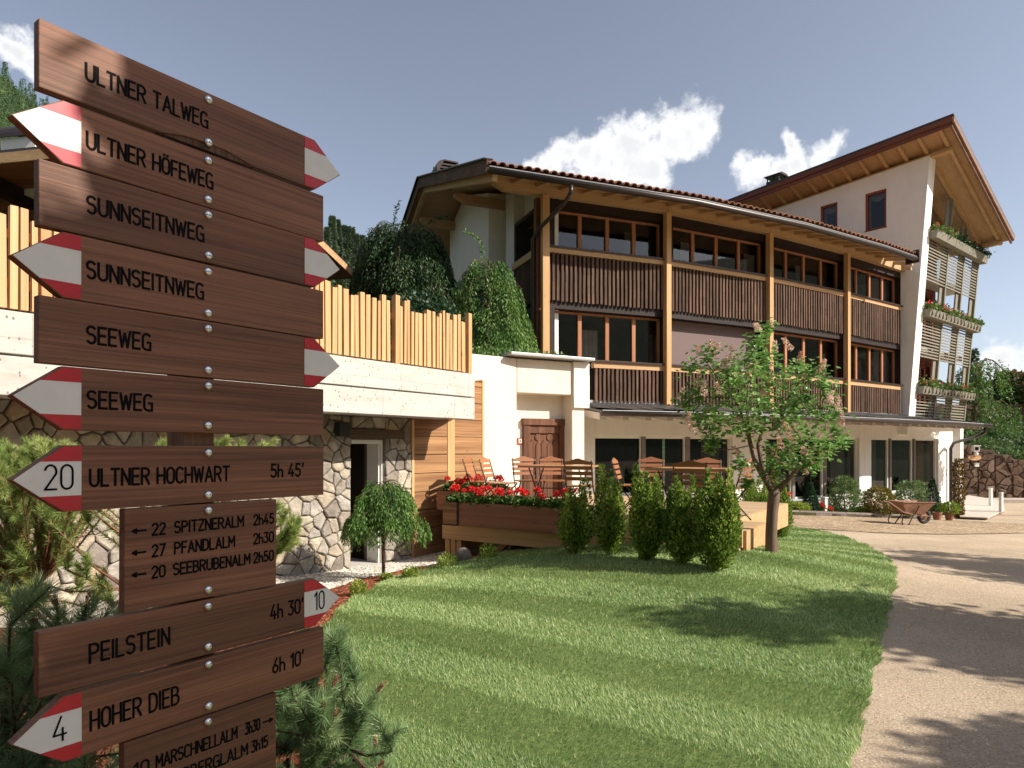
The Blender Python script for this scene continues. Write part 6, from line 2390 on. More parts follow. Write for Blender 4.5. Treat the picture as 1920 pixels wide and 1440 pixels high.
clus = [(1300, 692, 24), (1330, 662, 22), (1358, 690, 28), (1395, 672, 24), (1422, 640, 24), (1438, 672, 28), (1392, 712, 32), (1350, 728, 30), (1305, 735, 28), (1282, 760, 18), (1448, 708, 34), (1490, 692, 26),
        (1528, 700, 26), (1545, 722, 18), (1485, 732, 34), (1410, 752, 34), (1345, 776, 34), (1312, 776, 26), (1390, 792, 36), (1430, 800, 32), (1330, 804, 24), (1478, 790, 30), (1520, 768, 30), (1555, 775, 22),
        (1525, 812, 34), (1488, 832, 34), (1450, 842, 26), (1545, 842, 24), (1572, 812, 18), (1470, 770, 30), (1575, 832, 14), (1336, 828, 12), (1330, 842, 10), (1388, 868, 16), (1450, 872, 28), (1520, 868, 20), (1478, 862, 24),
        (1400, 905, 10), (1430, 755, 26), (1370, 700, 22), (1440, 612, 14), (1500, 745, 22), (1462, 905, 14), (1560, 745, 12), (1420, 690, 24), (1380, 745, 26)]
rg = np.random.default_rng(77)
PL, DL, VL = [], [], []
tw = MB()
for (px, py, rr) in clus:
    dy = rg.normal() * 0.32
    c = lp(px, py, dy)
    r3 = rr / F * LY
    # twig from the nearest limb point
    bestp, bd = None, 9
    for path, _ in limbs:
        for q in path[1:]:
            v = lp(*q)
            dd_ = (v - c).length + (0.3 if v.z > c.z + 0.05 else 0)
            if dd_ < bd:
                bestp, bd = v, dd_
    if bd < 1.2:
        tw.tube([bestp, bestp.lerp(c, 0.5) + Vector((0, 0, -0.03)), c], [0.008, 0.006, 0.004], 5)
    n = int(22 + 2.7 * rr)
    tone = rg.normal() * 0.10
    for k in range(n):
        o = rg.normal(size=3) * r3 * np.array([0.52, 0.66, 0.42])
        PL.append(np.array(c) + o)
        th = rg.random() * 6.283
        DL.append(np.array([math.cos(th), math.sin(th), -0.35 + rg.normal() * 0.45]))
        VL.append(0.45 + tone + rg.normal() * 0.2)
tw.each('twig', M_lilacbark, lil)
# heart-shaped leaves, folded along the midrib: two faces each
PL, DL, VL = np.array(PL), nz(np.array(DL)), np.array(VL)
S_ = nz(np.cross(DL, np.array([[0, 0, 1.0]])))
for sgn in (1, -1):
    off_ = S_ * sgn
    cloud('foliage', PL, DL + off_ * 0.42, 0.060, 0.042, M_lilac, lil, VL, np.cross(DL, S_) + off_ * 0.35 + rg.normal(size=PL.shape) * 0.15)
pan = [(1310, 655), (1334, 648), (1343, 655), (1420, 614), (1446, 612), (1372, 622 + 40), (1453, 650), (1476, 645), (1500, 668), (1360, 680), (1278, 738), (1309, 712), (1330, 765), (1320, 728), (1536, 696), (1543, 688), (1558, 742), (1572, 756), (1556, 748), (1578, 786),
       (1453, 797), (1405, 690), (1442, 690), (1484, 822), (1508, 846), (1382, 846), (1346, 728), (1463, 832), (1420, 700), (1430, 735), (1398, 712), (1435, 742), (1296, 800), (1520, 858), (1475, 800), (1415, 685), (1512, 880), (1458, 860), (1540, 850), (1290, 785)]
for (px, py) in pan:
    dy = rg.normal() * 0.28 - 0.08
    c = np.array(lp(px, py, dy))
    n = 150
    t_ = rg.random(n)
    th = rg.random(n) * 6.283
    hh = 0.13 + 0.07 * rg.random()
    rr = (0.040 * (1 - t_ * 0.6)) * np.sqrt(rg.random(n)) * (0.8 + 0.5 * rg.random())
    ax = nz(np.array([[rg.normal() * 0.35, rg.normal() * 0.35, 1.0]]))[0]
    p = c + ax * ((t_ - 0.5) * hh)[:, None] + np.c_[rr * np.cos(th), rr * np.sin(th), 0 * rr]
    cloud('bloom', p, np.c_[np.cos(th), np.sin(th), 0.4 + 0 * th] + rg.normal(size=(n, 3)) * 0.7, 0.019, 0.019, M_panicle, lil, 0.55 + 0.22 * rg.normal(size=n) + 0.15 * rg.normal())
t = thing('hanging_vine', lp(1450, 900, -0.09), 'yellow green lichen strands hanging in the fork of the lilac', 'lichen')
drape('strands', t, [[tuple(lp(1444 + q * 4, 838, -0.02)), tuple(lp(1445 + q * 3, 875, -0.05)), tuple(lp(1447 + q * 2, 908, -0.09))] for q in range(4)], M_yshrub, 91, 0.035, 0.016, 130, 0.25)

# ------------------------------------------------------------------ planting in front of the ground floor
edge_pts = [G(*p) for p in ((1478, 966), (1500, 966.5), (1560, 969), (1640, 971.5), (1700, 974), (1745, 975.5))]
be = thing('bed_edging', edge_pts[2], 'low grey stone edging of the planting bed along the ground floor windows', 'edging')
mb = MB()
for a, b_ in zip(edge_pts[:-1], edge_pts[1:]):
    s_ = (b_ - a).normalized()
    nb2 = Vector((-s_.y, s_.x, 0)) * 0.06
    n_ = max(1, int((b_ - a).length / 0.55))
    for k in range(n_):
        p0, p1 = a.lerp(b_, k / n_ + 0.004), a.lerp(b_, (k + 1) / n_ - 0.004)
        mb.prism([p0 - Vector((0, 0, 0.1)), p1 - Vector((0, 0, 0.1)), p1 + Vector((0, 0, 0.15)), p0 + Vector((0, 0, 0.15))], nb2)
mb.build('kerb_stones', M_boulder if False else plain('grey brown kerb stone', (0.23, 0.185, 0.16), 0.9, 0.2, 6, bmp=0.3), be)
mb = MB()
back = [fac_at(1430), fac_at(1480), fac_at(1560), fac_at(1640), fac_at(1700), fac_at(1745)]
for k in range(5):
    mb.prism([up3(edge_pts[k], edge_pts[k].z - 0.05), up3(edge_pts[k + 1], edge_pts[k + 1].z - 0.05), up3(back[k + 1], edge_pts[k + 1].z - 0.05), up3(back[k], edge_pts[k].z - 0.05)], (0, 0, 0.15))
struct(mb.build('planting_bed', M_bank))


def bed_pt(px, base_y, back_=0.45):
    b_ = G(px, base_y)
    d_ = Vector((b_.x, b_.y, 0)).normalized() * back_
    return Vector((b_.x + d_.x, b_.y + d_.y, b_.z + 0.08))


SH = [(1492, 966, 943, 44, M_lshrub, 'round', 'low light green shrub beside the lilac trunk in the bed'),
      (1519, 966, 906, 40, M_blue, 'cone', 'small pointed dwarf spruce left in the bed before the windows'),
      (1583, 968, 893, 56, M_juniper, 'round', 'tall bushy juniper between the window groups'),
      (1618, 970, 952, 28, M_lshrub, 'round', 'tiny light green shrub right of the bushy juniper'),
      (1647, 972, 914, 58, M_yshrub, 'round', 'yellow green shrub behind the wheelbarrow handles'),
      (1708, 958, 902, 62, M_juniper, 'wide', 'spreading blue green juniper behind the wheelbarrow'),
      (1695, 974, 955, 36, M_lshrub, 'round', 'low light green shrub under the wheelbarrow'),
      (1748, 968, 897, 40, M_blue, 'cone', 'pointed dwarf spruce right of the wheelbarrow'),
      (1762, 972, 945, 28, M_juniper, 'round', 'small green bush at the foot of the pointed dwarf spruce')]
for k, (px, by, top, wpx, mt, form, lab) in enumerate(SH):
    b_ = bed_pt(px, by if by > 960 else 972, 0.4 if by > 960 else 0.9)
    h = CH + (HY - top) / F * b_.y - b_.z
    w_ = wpx / F * b_.y / 2
    t = thing('shrub', b_, lab, 'shrub', 'shrubs in the bed before the ground floor')
    stem(t, b_ - Vector((0, 0, 0.05)), b_ + Vector((0, 0, h * 0.6)), 0.025, 0.008)
    if form == 'cone':
        pf = lambda x: 1.0 - 0.93 * x
    elif form == 'wide':
        pf = lambda x: math.sqrt(max(0, 1 - ((x - 0.55) / 0.5) ** 2)) * (0.6 + 0.4 * x)
    else:
        pf = lambda x: math.sqrt(max(0, 1 - ((x - 0.45) / 0.56) ** 2))
    p, d, v = sprays(3800 if wpx > 36 else 1500, b_, w_, w_, h, pf, 300 + k, 0.5, 0.7, 0.45, 0.22 if form != 'cone' else 0.1, 0.45)
    cloud('foliage', p, d, 0.075, 0.032, mt, t, v + 0.1)
for k, (px, by) in enumerate(((1757, 976), (1780, 977))):
    b_ = G(px, by) + Vector((0, 0, 0.02))
    t = thing('flower_pot', b_, ['brown plant pot at the foot of the pointed dwarf spruce', 'brown plant pot holding a round green bush beside the bronze column'][k], 'pot', 'plant pots at the end of the bed')
    MB().lathe([(0.10, 0.0), (0.13, 0.2), (0.145, 0.2), (0.145, 0.245), (0.12, 0.245), (0.11, 0.20)], b_, 18).build('pot', M_pot, t, smooth=False)
    MB().lathe([(0.115, 0.20), (0.116, 0.225)], b_, 18).build('soil', M_bank, t)
b_ = G(1781, 977) + Vector((0, 0, 0.23))
t = thing('shrub', b_, 'round green bush growing in the brown pot beside the bronze column', 'shrub', 'shrubs in the bed before the ground floor')
p, d, v = sprays(900, b_, 0.26, 0.26, 0.36, lambda x: math.sqrt(max(0, 1 - ((x - 0.45) / 0.56) ** 2)), 340, 0.5, 0.7, 0.45, 0.2, 0.4)
cloud('foliage', p, d, 0.08, 0.035, M_lshrub, t, v * 0.7)
b_ = G(1797, 972)
t = thing('bronze_yew', b_, 'tall narrow bronze coloured yew column at the corner of the hotel', 'yew')
stem(t, b_, b_ + Vector((0, 0, 1.2)), 0.03, 0.01)
hB = CH + (HY - 862) / F * b_.y - b_.z
p, d, v = sprays(2600, b_, 0.20, 0.20, hB, lambda x: 0.75 + 0.25 * math.sin(x * 3) if x < 0.93 else 0.6, 350, 1.1, 0.4, 0.3, 0.25, 0.35)
cloud('foliage', p, d, 0.085, 0.032, M_bronze, t, v)
for k, (px, py, lab) in enumerate(((1477, 928, 'red flowering plant beside the lilac trunk near the windows'), (1540, 948, 'red flower right of the small dwarf spruce'), (1555, 955, 'bright red flower left of the bushy juniper'), (1635, 952, 'red flower beside the yellow green shrub'))):
    b_ = bed_pt(px, 968, 0.55)
    c = P(px, py, b_.y)
    t = thing('red_flower', b_, lab, 'flower', 'red flowers in the bed')
    MB().tube([b_, c], 0.006, 5).build('stem', M_gerleaf, t)
    n = 120
    dd = nz(RNG.normal(size=(n, 3)))
    cloud('bloom', np.array(c) + dd * np.array([0.11, 0.08, 0.08]) * RNG.random((n, 1)), dd, 0.05, 0.05, M_petal, t)
    n = 160
    dd = nz(RNG.normal(size=(n, 3)))
    q = np.array(b_.lerp(c, 0.45)) + dd * np.array([0.14, 0.1, abs(c.z - b_.z) * 0.4]) * RNG.random((n, 1))
    cloud('foliage', q, dd, 0.07, 0.05, M_gerleaf, t)
b_ = bed_pt(1546, 967, 0.35)
t = thing('white_post', b_, 'short white post standing in the bed between dwarf spruce and juniper', 'post')
MB().box((-0.06, -0.06, -0.1), (0.06, 0.06, 0.42), Matrix.Translation(b_) @ Matrix.Rotation(0.5, 4, 'Z')).build('shaft', M_bollard, t)
MB().box((-0.08, -0.08, 0.422), (0.08, 0.08, 0.46), Matrix.Translation(b_) @ Matrix.Rotation(0.5, 4, 'Z')).build('cap', M_bollard, t)

# ------------------------------------------------------------------ wheelbarrow
wbp = G(1701, 985)
sc_ = 1.0
MWb = Matrix.Translation(wbp + Vector((0, 0, 0.025))) @ Matrix.Rotation(R(12), 4, 'Z')
wb = thing('wheelbarrow', wbp, 'rusty old wheelbarrow parked on the cobbles before the shrubs', 'wheelbarrow')
W[wb.name] = Matrix.Translation(wbp)
tr_o = [(-0.40, -0.30, 0.62), (0.62, -0.30, 0.60), (0.62, 0.30, 0.60), (-0.40, 0.30, 0.62)]
tr_i = [(-0.20, -0.18, 0.30), (0.34, -0.18, 0.27), (0.34, 0.18, 0.27), (-0.20, 0.18, 0.30)]
mb = MB()
mb.add(tr_o + tr_i, [(0, 1, 5, 4), (1, 2, 6, 5), (2, 3, 7, 6), (3, 0, 4, 7), (4, 5, 6, 7)])
k_ = 0.94
mb.add([(0.11 + (x - 0.11) * k_, y * k_, z + 0.004) for x, y, z in tr_o] + [(x, y * k_, z + 0.012) for x, y, z in tr_i], [(4, 5, 1, 0), (5, 6, 2, 1), (6, 7, 3, 2), (7, 4, 0, 3), (7, 6, 5, 4)])
tray = mb.build('tray', M_rust, wb, MWb)
MB().tube([Vector(p) for p in tr_o + [tr_o[0]]], 0.013, 6).build('rim', M_rust, tray, MWb)
for s in (-1, 1):
    MB().tube([(-0.98, s * 0.27, 0.66), (-0.80, s * 0.27, 0.63), (-0.35, s * 0.24, 0.36), (0.1, s * 0.17, 0.26), (0.62, s * 0.07, 0.21)], 0.016, 7).build('handle', M_rust, wb, MWb)
    MB().tube([(-0.30, s * 0.22, 0.34), (-0.38, s * 0.24, 0.10), (-0.34, s * 0.24, 0.0), (-0.18, s * 0.24, 0.0), (0.02, s * 0.19, 0.27)], 0.015, 7).build('leg', M_iron, wb, MWb)
    MB().tube([(0.05, s * 0.2, 0.28), (0.10, s * 0.30, 0.52)], 0.012, 6).build('tray_brace', M_iron, wb, MWb)
wh_ = MB()
n_, m_ = 22, 8
vs, fs = [], []
for i in range(n_):
    a = 2 * math.pi * i / n_
    for j in range(m_):
        b2_ = 2 * math.pi * j / m_
        r_ = 0.155 + 0.045 * math.cos(b2_)
        vs.append((0.52 + r_ * math.cos(a), 0.042 * math.sin(b2_), 0.2 + r_ * math.sin(a)))
for i in range(n_):
    for j in range(m_):
        fs.append((i * m_ + j, i * m_ + (j + 1) % m_, ((i + 1) % n_) * m_ + (j + 1) % m_, ((i + 1) % n_) * m_ + j))
wh_.add(vs, fs)
wheel = wh_.build('wheel', M_rubber, wb, MWb, smooth=True)
MB().tube([(0.52, -0.02, 0.2), (0.52, 0.02, 0.2)], 0.10, 16).tube([(0.52, -0.09, 0.2), (0.52, 0.09, 0.2)], 0.02, 8).build('rim', M_rust, wheel, MWb)

# ------------------------------------------------------------------ platform, bollards, table, stone wall on the right
pb = [G(1800, 974), G(1852, 976), G(1884, 963), G(1872, 948), G(1815, 940), G(1790, 950)]
pt_ = thing('low_platform', pb[0], 'low pale platform with angled corners at the corner of the hotel', 'platform')
zp = max(p.z for p in pb) + 0.10
mb = MB()
mb.prism([up3(p, zp - 0.035) for p in pb], (0, 0, 0.035))
mb.build('top', plain('pale paving', (0.55, 0.49, 0.42), 0.8, 0.08, 5, stain=0.1), pt_)
mb = MB()
cc = sum((Vector((p.x, p.y, 0)) for p in pb), Vector()) / 6
mb.prism([up3(cc + (Vector((p.x, p.y, 0)) - cc) * 0.97, zp - 0.9) for p in pb], (0, 0, 0.864))
mb.build('plinth', plain('plinth boards', (0.24, 0.18, 0.14), 0.8, 0.3, 3), pt_)
for k, (px, by, ty) in enumerate(((1857.5, 948, 915), (1877, 960, 923))):
    Y = (CH - zp) * F / (by - HY)
    b_ = Vector(((px - CX) / F * Y, Y, zp))
    h = (by - ty) / F * Y
    t = thing('bollard_light', b_, ['white square bollard light further back on the low platform', 'white square bollard light at the front corner of the low platform'][k], 'bollard', 'bollard lights on the platform')
    Mb_ = Matrix.Translation(b_) @ Matrix.Rotation(0.35, 4, 'Z')
    MB().box((-0.05, -0.05, 0.0), (0.05, 0.05, h * 0.80)).build('shaft', M_bollard, t, Mb_, bevel=0.004)
    MB().box((-0.048, -0.048, h * 0.803), (0.048, 0.048, h * 0.93)).build('lens', plain('frosted lens', (0.62, 0.58, 0.50), 0.3), t, Mb_)
    MB().box((-0.053, -0.053, h * 0.932), (0.053, 0.053, h)).build('cap', M_bollard, t, Mb_)
cb = G(1868, 938)
t = thing('outdoor_table', cb, 'round topped grey table on a cone foot behind the bollards', 'table')
hT = (938 - 911) / F * cb.y
MB().lathe([(0.17, 0), (0.16, 0.02), (0.10, hT * 0.6), (0.07, hT - 0.05)], cb, 16).build('cone_foot', plain('grey blue paint', (0.14, 0.15, 0.18), 0.5), t, smooth=True)
MB().lathe([(0.30, hT - 0.045), (0.31, hT - 0.02), (0.31, hT), (0.29, hT + 0.006)], cb, 24).build('table_top', M_dkmetal, t)

YR = 33.0
xr0, xr1 = (1800 - CX) / F * YR, (2150 - CX) / F * YR
MRr = Matrix.Translation((xr0, YR, 0)) @ Matrix.Rotation(R(-4), 4, 'Z')
rw = thing('garden_wall', (xr0 + 3, YR, -1.2), 'dark red brown rubble garden wall right of the hotel under a planted bank', 'wall')
Lr = xr1 - xr0


def rtop(x):
    return 1.78 - 0.30 * x if x < 3.2 else 0.82 - 0.05 * (x - 3.2)


mb = MB()
st_ = [0, 0.8, 1.6, 2.4, 3.2, 5.0, Lr]
mb.prism([(0, 0, -1.6), (Lr, 0, -1.6)] + [(x, 0, rtop(x) - 0.05) for x in reversed(st_)], (0, 0.5, 0))
mb.build('mortar_core', M_mortar, rw, MRr)
rects = []
for a, b_ in zip(st_[:-1], st_[1:]):
    rects.append((a, b_, -1.1, rtop((a + b_) / 2)))
voronoi_stones(rects, 8.0, 0, 'stones', M_rstone, rw, MRr, 0.09, 9, 0.55, 0.02)
mb = MB()
mb.box((-1.2, -1.3, -1.5), (Lr, -0.1, -0.92))
struct(mb.build('kerb', plain('pale kerb', (0.45, 0.38, 0.33), 0.85, 0.1, 4), None, MRr))
# bank behind the wall
mb = MB()
vs, fs = [], []
nX, nY = 24, 8
for j in range(nY):
    for i in range(nX):
        x = -2.0 + (Lr + 14) * i / (nX - 1)
        y = 0.35 + 9.0 * j / (nY - 1)
        z = rtop(min(max(x, 0), Lr)) - 0.12 + 2.9 * sstep(j / (nY - 1), 0, 1) + 0.06 * math.sin(x * 2 + y)
        vs.append(MRr @ Vector((x, y, z)))
mb.add(vs, [(j * nX + i, j * nX + i + 1, (j + 1) * nX + i + 1, (j + 1) * nX + i) for j in range(nY - 1) for i in range(nX - 1)])
struct(mb.build('bank', M_bank, smooth=True))
t = thing('bank_hedge', MRr @ Vector((3, 1.2, 1.0)), 'dark green spreading ground cover hedge on the bank above the garden wall', 'hedge')
n = 9000
xx, yy = RNG.random(n) * (Lr + 2), 0.1 + 6.0 * RNG.random(n)
base_ = np.array([rtop(min(max(x, 0), Lr)) for x in xx]) + 2.5 * np.array([sstep(y / 9, 0, 1) for y in yy])
pp = np.c_[xx, yy, base_ + RNG.random(n) * (0.7 + 0.45 * np.sin(xx * 1.9) * np.cos(yy * 1.4))]
Ma = np.array(MRr)
pp = pp @ Ma[:3, :3].T + Ma[:3, 3]
v = 0.15 + 0.4 * RNG.random(n) + 0.55 * (clump(pp, 1.6, 2.0) - 0.3)
cloud('foliage', pp, RNG.normal(size=(n, 3)) + np.array([-0.2, -0.5, 0.5]), 0.24, 0.085, M_juniper, t, v * 0.8)
fn = thing('board_fence', MRr @ Vector((5.0, 7.2, 2.6)), 'brown vertical board fence on top of the bank at the right edge', 'fence')
mb = MB()
x = 1.2
while x < Lr + 4:
    mb.box((x, 7.0, 2.2), (x + 0.17, 7.05, 4.05 - 0.0 * x))
    x += 0.185
mb.build('boards', wood('brown fence boards', (0.10, 0.055, 0.038), (0.20, 0.12, 0.085), 'Z', 1.0, 0.8, 0.3), fn, MRr)
for xp in (2.4, 5.0, 7.6):
    MB().box((xp, 7.06, 2.2), (xp + 0.14, 7.2, 4.15)).build('post', M_verge, fn, MRr)


def in_bank(px, py, Y):
    return P(px, py, Y)


# weeping cedar with arching branches
cbz = P(1822, 800, 34.5)
cd = thing('weeping_cedar', cbz - Vector((0, 0, 1.0)), 'weeping green conifer with long arching branches right of the tower', 'weeping conifer')
stem(cd, cbz - Vector((0, 0, 1.2)), P(1832, 682, 34.5), 0.16, 0.07)
arch = [[(1832, 690), (1848, 672), (1862, 676), (1878, 690), (1890, 712)], [(1830, 700), (1812, 688), (1800, 700), (1790, 720)], [(1828, 755), (1852, 752), (1880, 752), (1898, 768), (1906, 792)],
        [(1826, 720), (1842, 715), (1855, 735), (1862, 760)], [(1826, 745), (1840, 742), (1858, 752), (1872, 770), (1884, 800)], [(1830, 685), (1825, 678), (1816, 684), (1808, 700)],
        [(1824, 770), (1808, 765), (1795, 780)], [(1826, 775), (1845, 776), (1862, 792), (1870, 815)], [(1830, 705), (1845, 695), (1856, 705), (1862, 725)]]
st2 = []
for a in arch:
    dy = RNG.normal() * 0.5
    pts_ = [P(x, y, 34.3 + dy) for x, y in a]
    MB().tube(pts_, [0.05] + [0.03] * (len(pts_) - 2) + [0.012], 6).build('branch', M_bark, cd)
    for q in range(len(pts_) - 1):
        for k in range(11):
            c = pts_[q].lerp(pts_[q + 1], RNG.random()) + Vector((RNG.normal() * 0.12, RNG.normal() * 0.35, 0))
            ln = RNG.uniform(0.35, 1.25)
            st2.append([tuple(c), tuple(c + Vector((RNG.normal() * .08, RNG.normal() * .08, -ln * 0.5))), tuple(c + Vector((RNG.normal() * .12, RNG.normal() * .12, -ln)))])
drape('foliage', cd, st2, M_larchf, 63, 0.15, 0.05, 22, -0.12)
for k, (px, py, Y, rpx, hpx, mt, lab, cat) in enumerate(((1893, 775, 43, 34, 78, M_maple, 'broadleaf tree with reddish tips beyond the board fence', 'tree'), (1826, 790, 48, 24, 135, M_conifer, 'dark conifer beyond the weeping conifer beside the tower', 'conifer'),
                                                         (1935, 780, 40, 40, 80, M_maple, 'broadleaf tree at the far right edge beyond the board fence', 'tree'))):
    b_ = P(px, py, Y)
    h, r_ = hpx / F * Y, rpx / F * Y
    t = thing('broadleaf_tree' if cat == 'tree' else 'conifer', b_ - Vector((0, 0, 0.6)), lab, cat)
    stem(t, b_ - Vector((0, 0, 0.9)), b_ + Vector((0, 0, h * 0.8)), 0.12, 0.04)
    pf = (lambda x: math.sqrt(max(0, 1 - ((x - 0.5) / 0.52) ** 2))) if cat == 'tree' else (lambda x: 1 - 0.9 * x)
    p, d, v = sprays(3000, b_, r_, r_, h, pf, 400 + k, 0.3, 0.7, 0.6, 0.3, 0.2)
    v = v + (0.35 * (p[:, 2] - b_.z) / h if cat == 'tree' else 0)
    cloud('crown', p, d, 0.26, 0.15, mt, t, v)
# small fittings on the garden wall: lantern, oval board, box
lt_ = P(1829, 842, YR - 0.35)
t = thing('wall_lantern', lt_, 'small pale lantern on the dark garden wall', 'lantern')
MB().box((-0.13, -0.1, -0.12), (0.13, 0.1, 0.14), Matrix.Translation(lt_)).build('lantern_body', M_bollard, t)
MB().box((-0.17, -0.14, 0.142), (0.17, 0.14, 0.18), Matrix.Translation(lt_)).build('roof', M_bollard, t)
MB().box((-0.09, -0.112, -0.06), (0.09, -0.101, 0.09), Matrix.Translation(lt_)).build('pane', M_black, t)
MB().blob(lt_ + Vector((0.02, -0.02, -0.24)), (0.10, 0.09, 0.10), 10, 8).build('globe', M_bollard, t, smooth=True)
lt_ = P(1828, 858, YR - 0.35)
mb = MB()
mb.prism([tuple(lt_ + Vector((0.32 * math.cos(a), 0, 0.14 * math.sin(a)))) for a in np.linspace(0, 2 * math.pi, 20, endpoint=False)], (0, 0.05, 0))
tag(mb.build('wall_plaque', M_larch_x), 'oval wooden plaque below the lantern on the garden wall', 'plaque')
lt_ = P(1831, 872, YR - 0.3)
t = thing('outlet_box', lt_, 'tiny pale box below the oval plaque on the garden wall', 'box')
MB().box((-0.09, -0.05, -0.08), (0.09, 0.05, 0.08), Matrix.Translation(lt_)).build('housing', M_bollard, t)
MB().box((-0.11, -0.07, 0.082), (0.11, 0.05, 0.10), Matrix.Translation(lt_)).build('lid', M_bollard, t)

# ------------------------------------------------------------------ chalet behind the fence
CA, CB_, CC_ = Vector((-14.5, 12.46, 0)), Vector((-4.7, 10.5, 0)), Vector((-4.43, 18.9, 0))
ux = (CB_ - CA).normalized()
uy = (CC_ - CB_).normalized()
ch_ = thing('chalet', up3(CB_ - ux * 4 + uy * 4, 2.55), 'brown timber chalet with deep eaves behind the picket fence at the left', 'building')
zc_ = 6.28
ap = CB_ - ux * 4.9 + uy * 4.2
mb = MB()
Q = [CA, CB_, CC_, CC_ - ux * 9.99]
mb.prism([up3(p, zc_ + 0.17) for p in Q], (0, 0, 0.05))
for a, b_ in ((0, 1), (1, 2), (2, 3), (3, 0)):
    mb.add([up3(Q[a], zc_ + 0.225), up3(Q[b_], zc_ + 0.225), up3(ap, zc_ + 1.2)], [(0, 1, 2)])
mb.build('roof', M_slate, ch_)
mb = MB()
mb.bar(up3(CA, zc_ + 0.08), up3(CB_, zc_ + 0.08), 0.06, 0.17)
mb.bar(up3(CB_, zc_ + 0.08) + uy * 0.03, up3(CC_, zc_ + 0.08), 0.06, 0.17)
mb.each('fascia', M_larch_x, ch_)
mb = MB()
mb.prism([up3(p, zc_ - 0.02) for p in Q], (0, 0, 0.04))
mb.build('soffit', M_chalet, ch_)
wi = 1.25
WA, WB, WC_ = CA + uy * wi, CB_ - ux * wi + uy * wi, CC_ - ux * wi
mb = MB()
mb.prism([up3(WA, 2.5), up3(WB, 2.5), up3(WB, zc_ - 0.02), up3(WA, zc_ - 0.02)], uy * 0.2)
mb.prism([up3(WB, 2.5), up3(WC_, 2.5), up3(WC_, zc_ - 0.02), up3(WB, zc_ - 0.02)], -ux * 0.2)
for z in np.arange(2.7, zc_, 0.2):                           # board joints stand proud as thin laps
    mb.bar(up3(WA - uy * 0.012, z), up3(WB - uy * 0.012, z), 0.022, 0.17)
mb.build('wall', M_chalet, ch_)
for s_ in (-9.6, -7.6, -4.4, -1.2):
    mb = MB()
    a = CB_ + ux * s_
    mb.bar(up3(a + uy * 0.35, zc_ - 0.17), up3(a + uy * wi, zc_ - 0.17), 0.16, 0.28)
    mb.build('purlin', M_darkwood, ch_)
cc_ = P(52, 285, 12.6)
mb = MB()
Mc_ = Matrix.Translation(cc_) @ Matrix.Rotation(R(-11), 4, 'Z')
mb.box((-0.32, -0.25, -0.9), (0.42, 0.25, 0.16))
cm = mb.build('chimney', M_white_pl, ch_, Mc_)
mb = MB()
hp = [(-0.30 * math.cos(a), 0.165 + 0.30 * math.sin(a)) for a in np.linspace(0, math.pi, 12)]
mb.prism([(-0.38, y_, z_) for y_, z_ in hp] + [(-0.38, y_ * 0.9, 0.165 + (z_ - 0.165) * 0.9) for y_, z_ in reversed(hp)], (0.86, 0, 0))
mb.build('chimney_cap', M_dkmetal, cm, Mc_)

# ------------------------------------------------------------------ mountain side and its trees
RDG = [(-1500, -500), (-700, -250), (-300, -40), (-100, 70), (0, 140), (75, 205), (150, 275), (300, 365), (450, 440), (610, 500), (700, 540), (900, 640), (1200, 760), (1600, 812), (2300, 822), (3600, 825)]
rx_, ry_ = [p[0] for p in RDG], [p[1] for p in RDG]


def hill(px, t):                                            # t = 0 at the foot, 1 on the ridge
    Y = 90 + 330 * t
    py = np.interp(px, rx_, ry_)
    zr = CH + (HY - py) / F * 420
    return Vector(((px - CX) / F * Y, Y, -3 + (zr + 3) * t ** 1.15))


mb = MB()
pxs = list(range(-1500, 3601, 60))
nT = 14
vs = [hill(p, j / (nT - 1)) + Vector((0, 0, 1.2 * math.sin(p * 0.05 + j))) for j in range(nT) for p in pxs]
vs += [hill(p, 1.0) + Vector((0, 60, -40)) for p in pxs]
nP = len(pxs)
mb.add(vs, [(j * nP + i, j * nP + i + 1, (j + 1) * nP + i + 1, (j + 1) * nP + i) for j in range(nT) for i in range(nP - 1)])
struct(mb.build('hillside', M_hill, smooth=True))


mb = MB()                                                    # the other side of the valley, behind the camera
na = 40
vs = []
for (rad_, el) in ((150, 0), (260, 9), (380, 15), (520, 19)):
    for q in range(na + 1):
        a = R(100) + R(262) * q / na + R(0)
        th = math.pi / 2 + R(49) + R(262) * q / na
        rr_ = rad_
        e_ = el * (0.85 + 0.18 * math.sin(q * 0.8) + 0.08 * math.sin(q * 2.1))
        vs.append((rr_ * math.cos(th), rr_ * math.sin(th), -6 + rr_ * math.tan(R(e_))))
mb.add(vs, [(j * (na + 1) + q, j * (na + 1) + q + 1, (j + 1) * (na + 1) + q + 1, (j + 1) * (na + 1) + q) for j in range(3) for q in range(na)])
struct(mb.build('valley_side', mat_ground('dark wooded valley side', (0.010, 0.022, 0.010), (0.055, 0.085, 0.035), 0.06, 0.5), smooth=True))


def conifer_cloud(b_, h, r_, n, rng):
    t_ = rng.random(n) ** 0.75
    th = rng.random(n) * 6.283
    tier = 0.75 + 0.25 * np.cos(t_ * 40)
    rr = r_ * (1 - t_ * 0.97) * (0.35 + 0.65 * rng.random(n)) * tier
    p = np.c_[b_[0] + rr * np.cos(th), b_[1] + rr * np.sin(th), b_[2] + h * (0.06 + 0.92 * t_)]
    d = np.c_[np.cos(th), np.sin(th), -0.30 + 0.75 * t_ ** 2] + rng.normal(size=(n, 3)) * 0.22
    v = 0.3 + 0.35 * rng.random(n) + 0.25 * (rr / max(r_, .01))
    return p, d, v


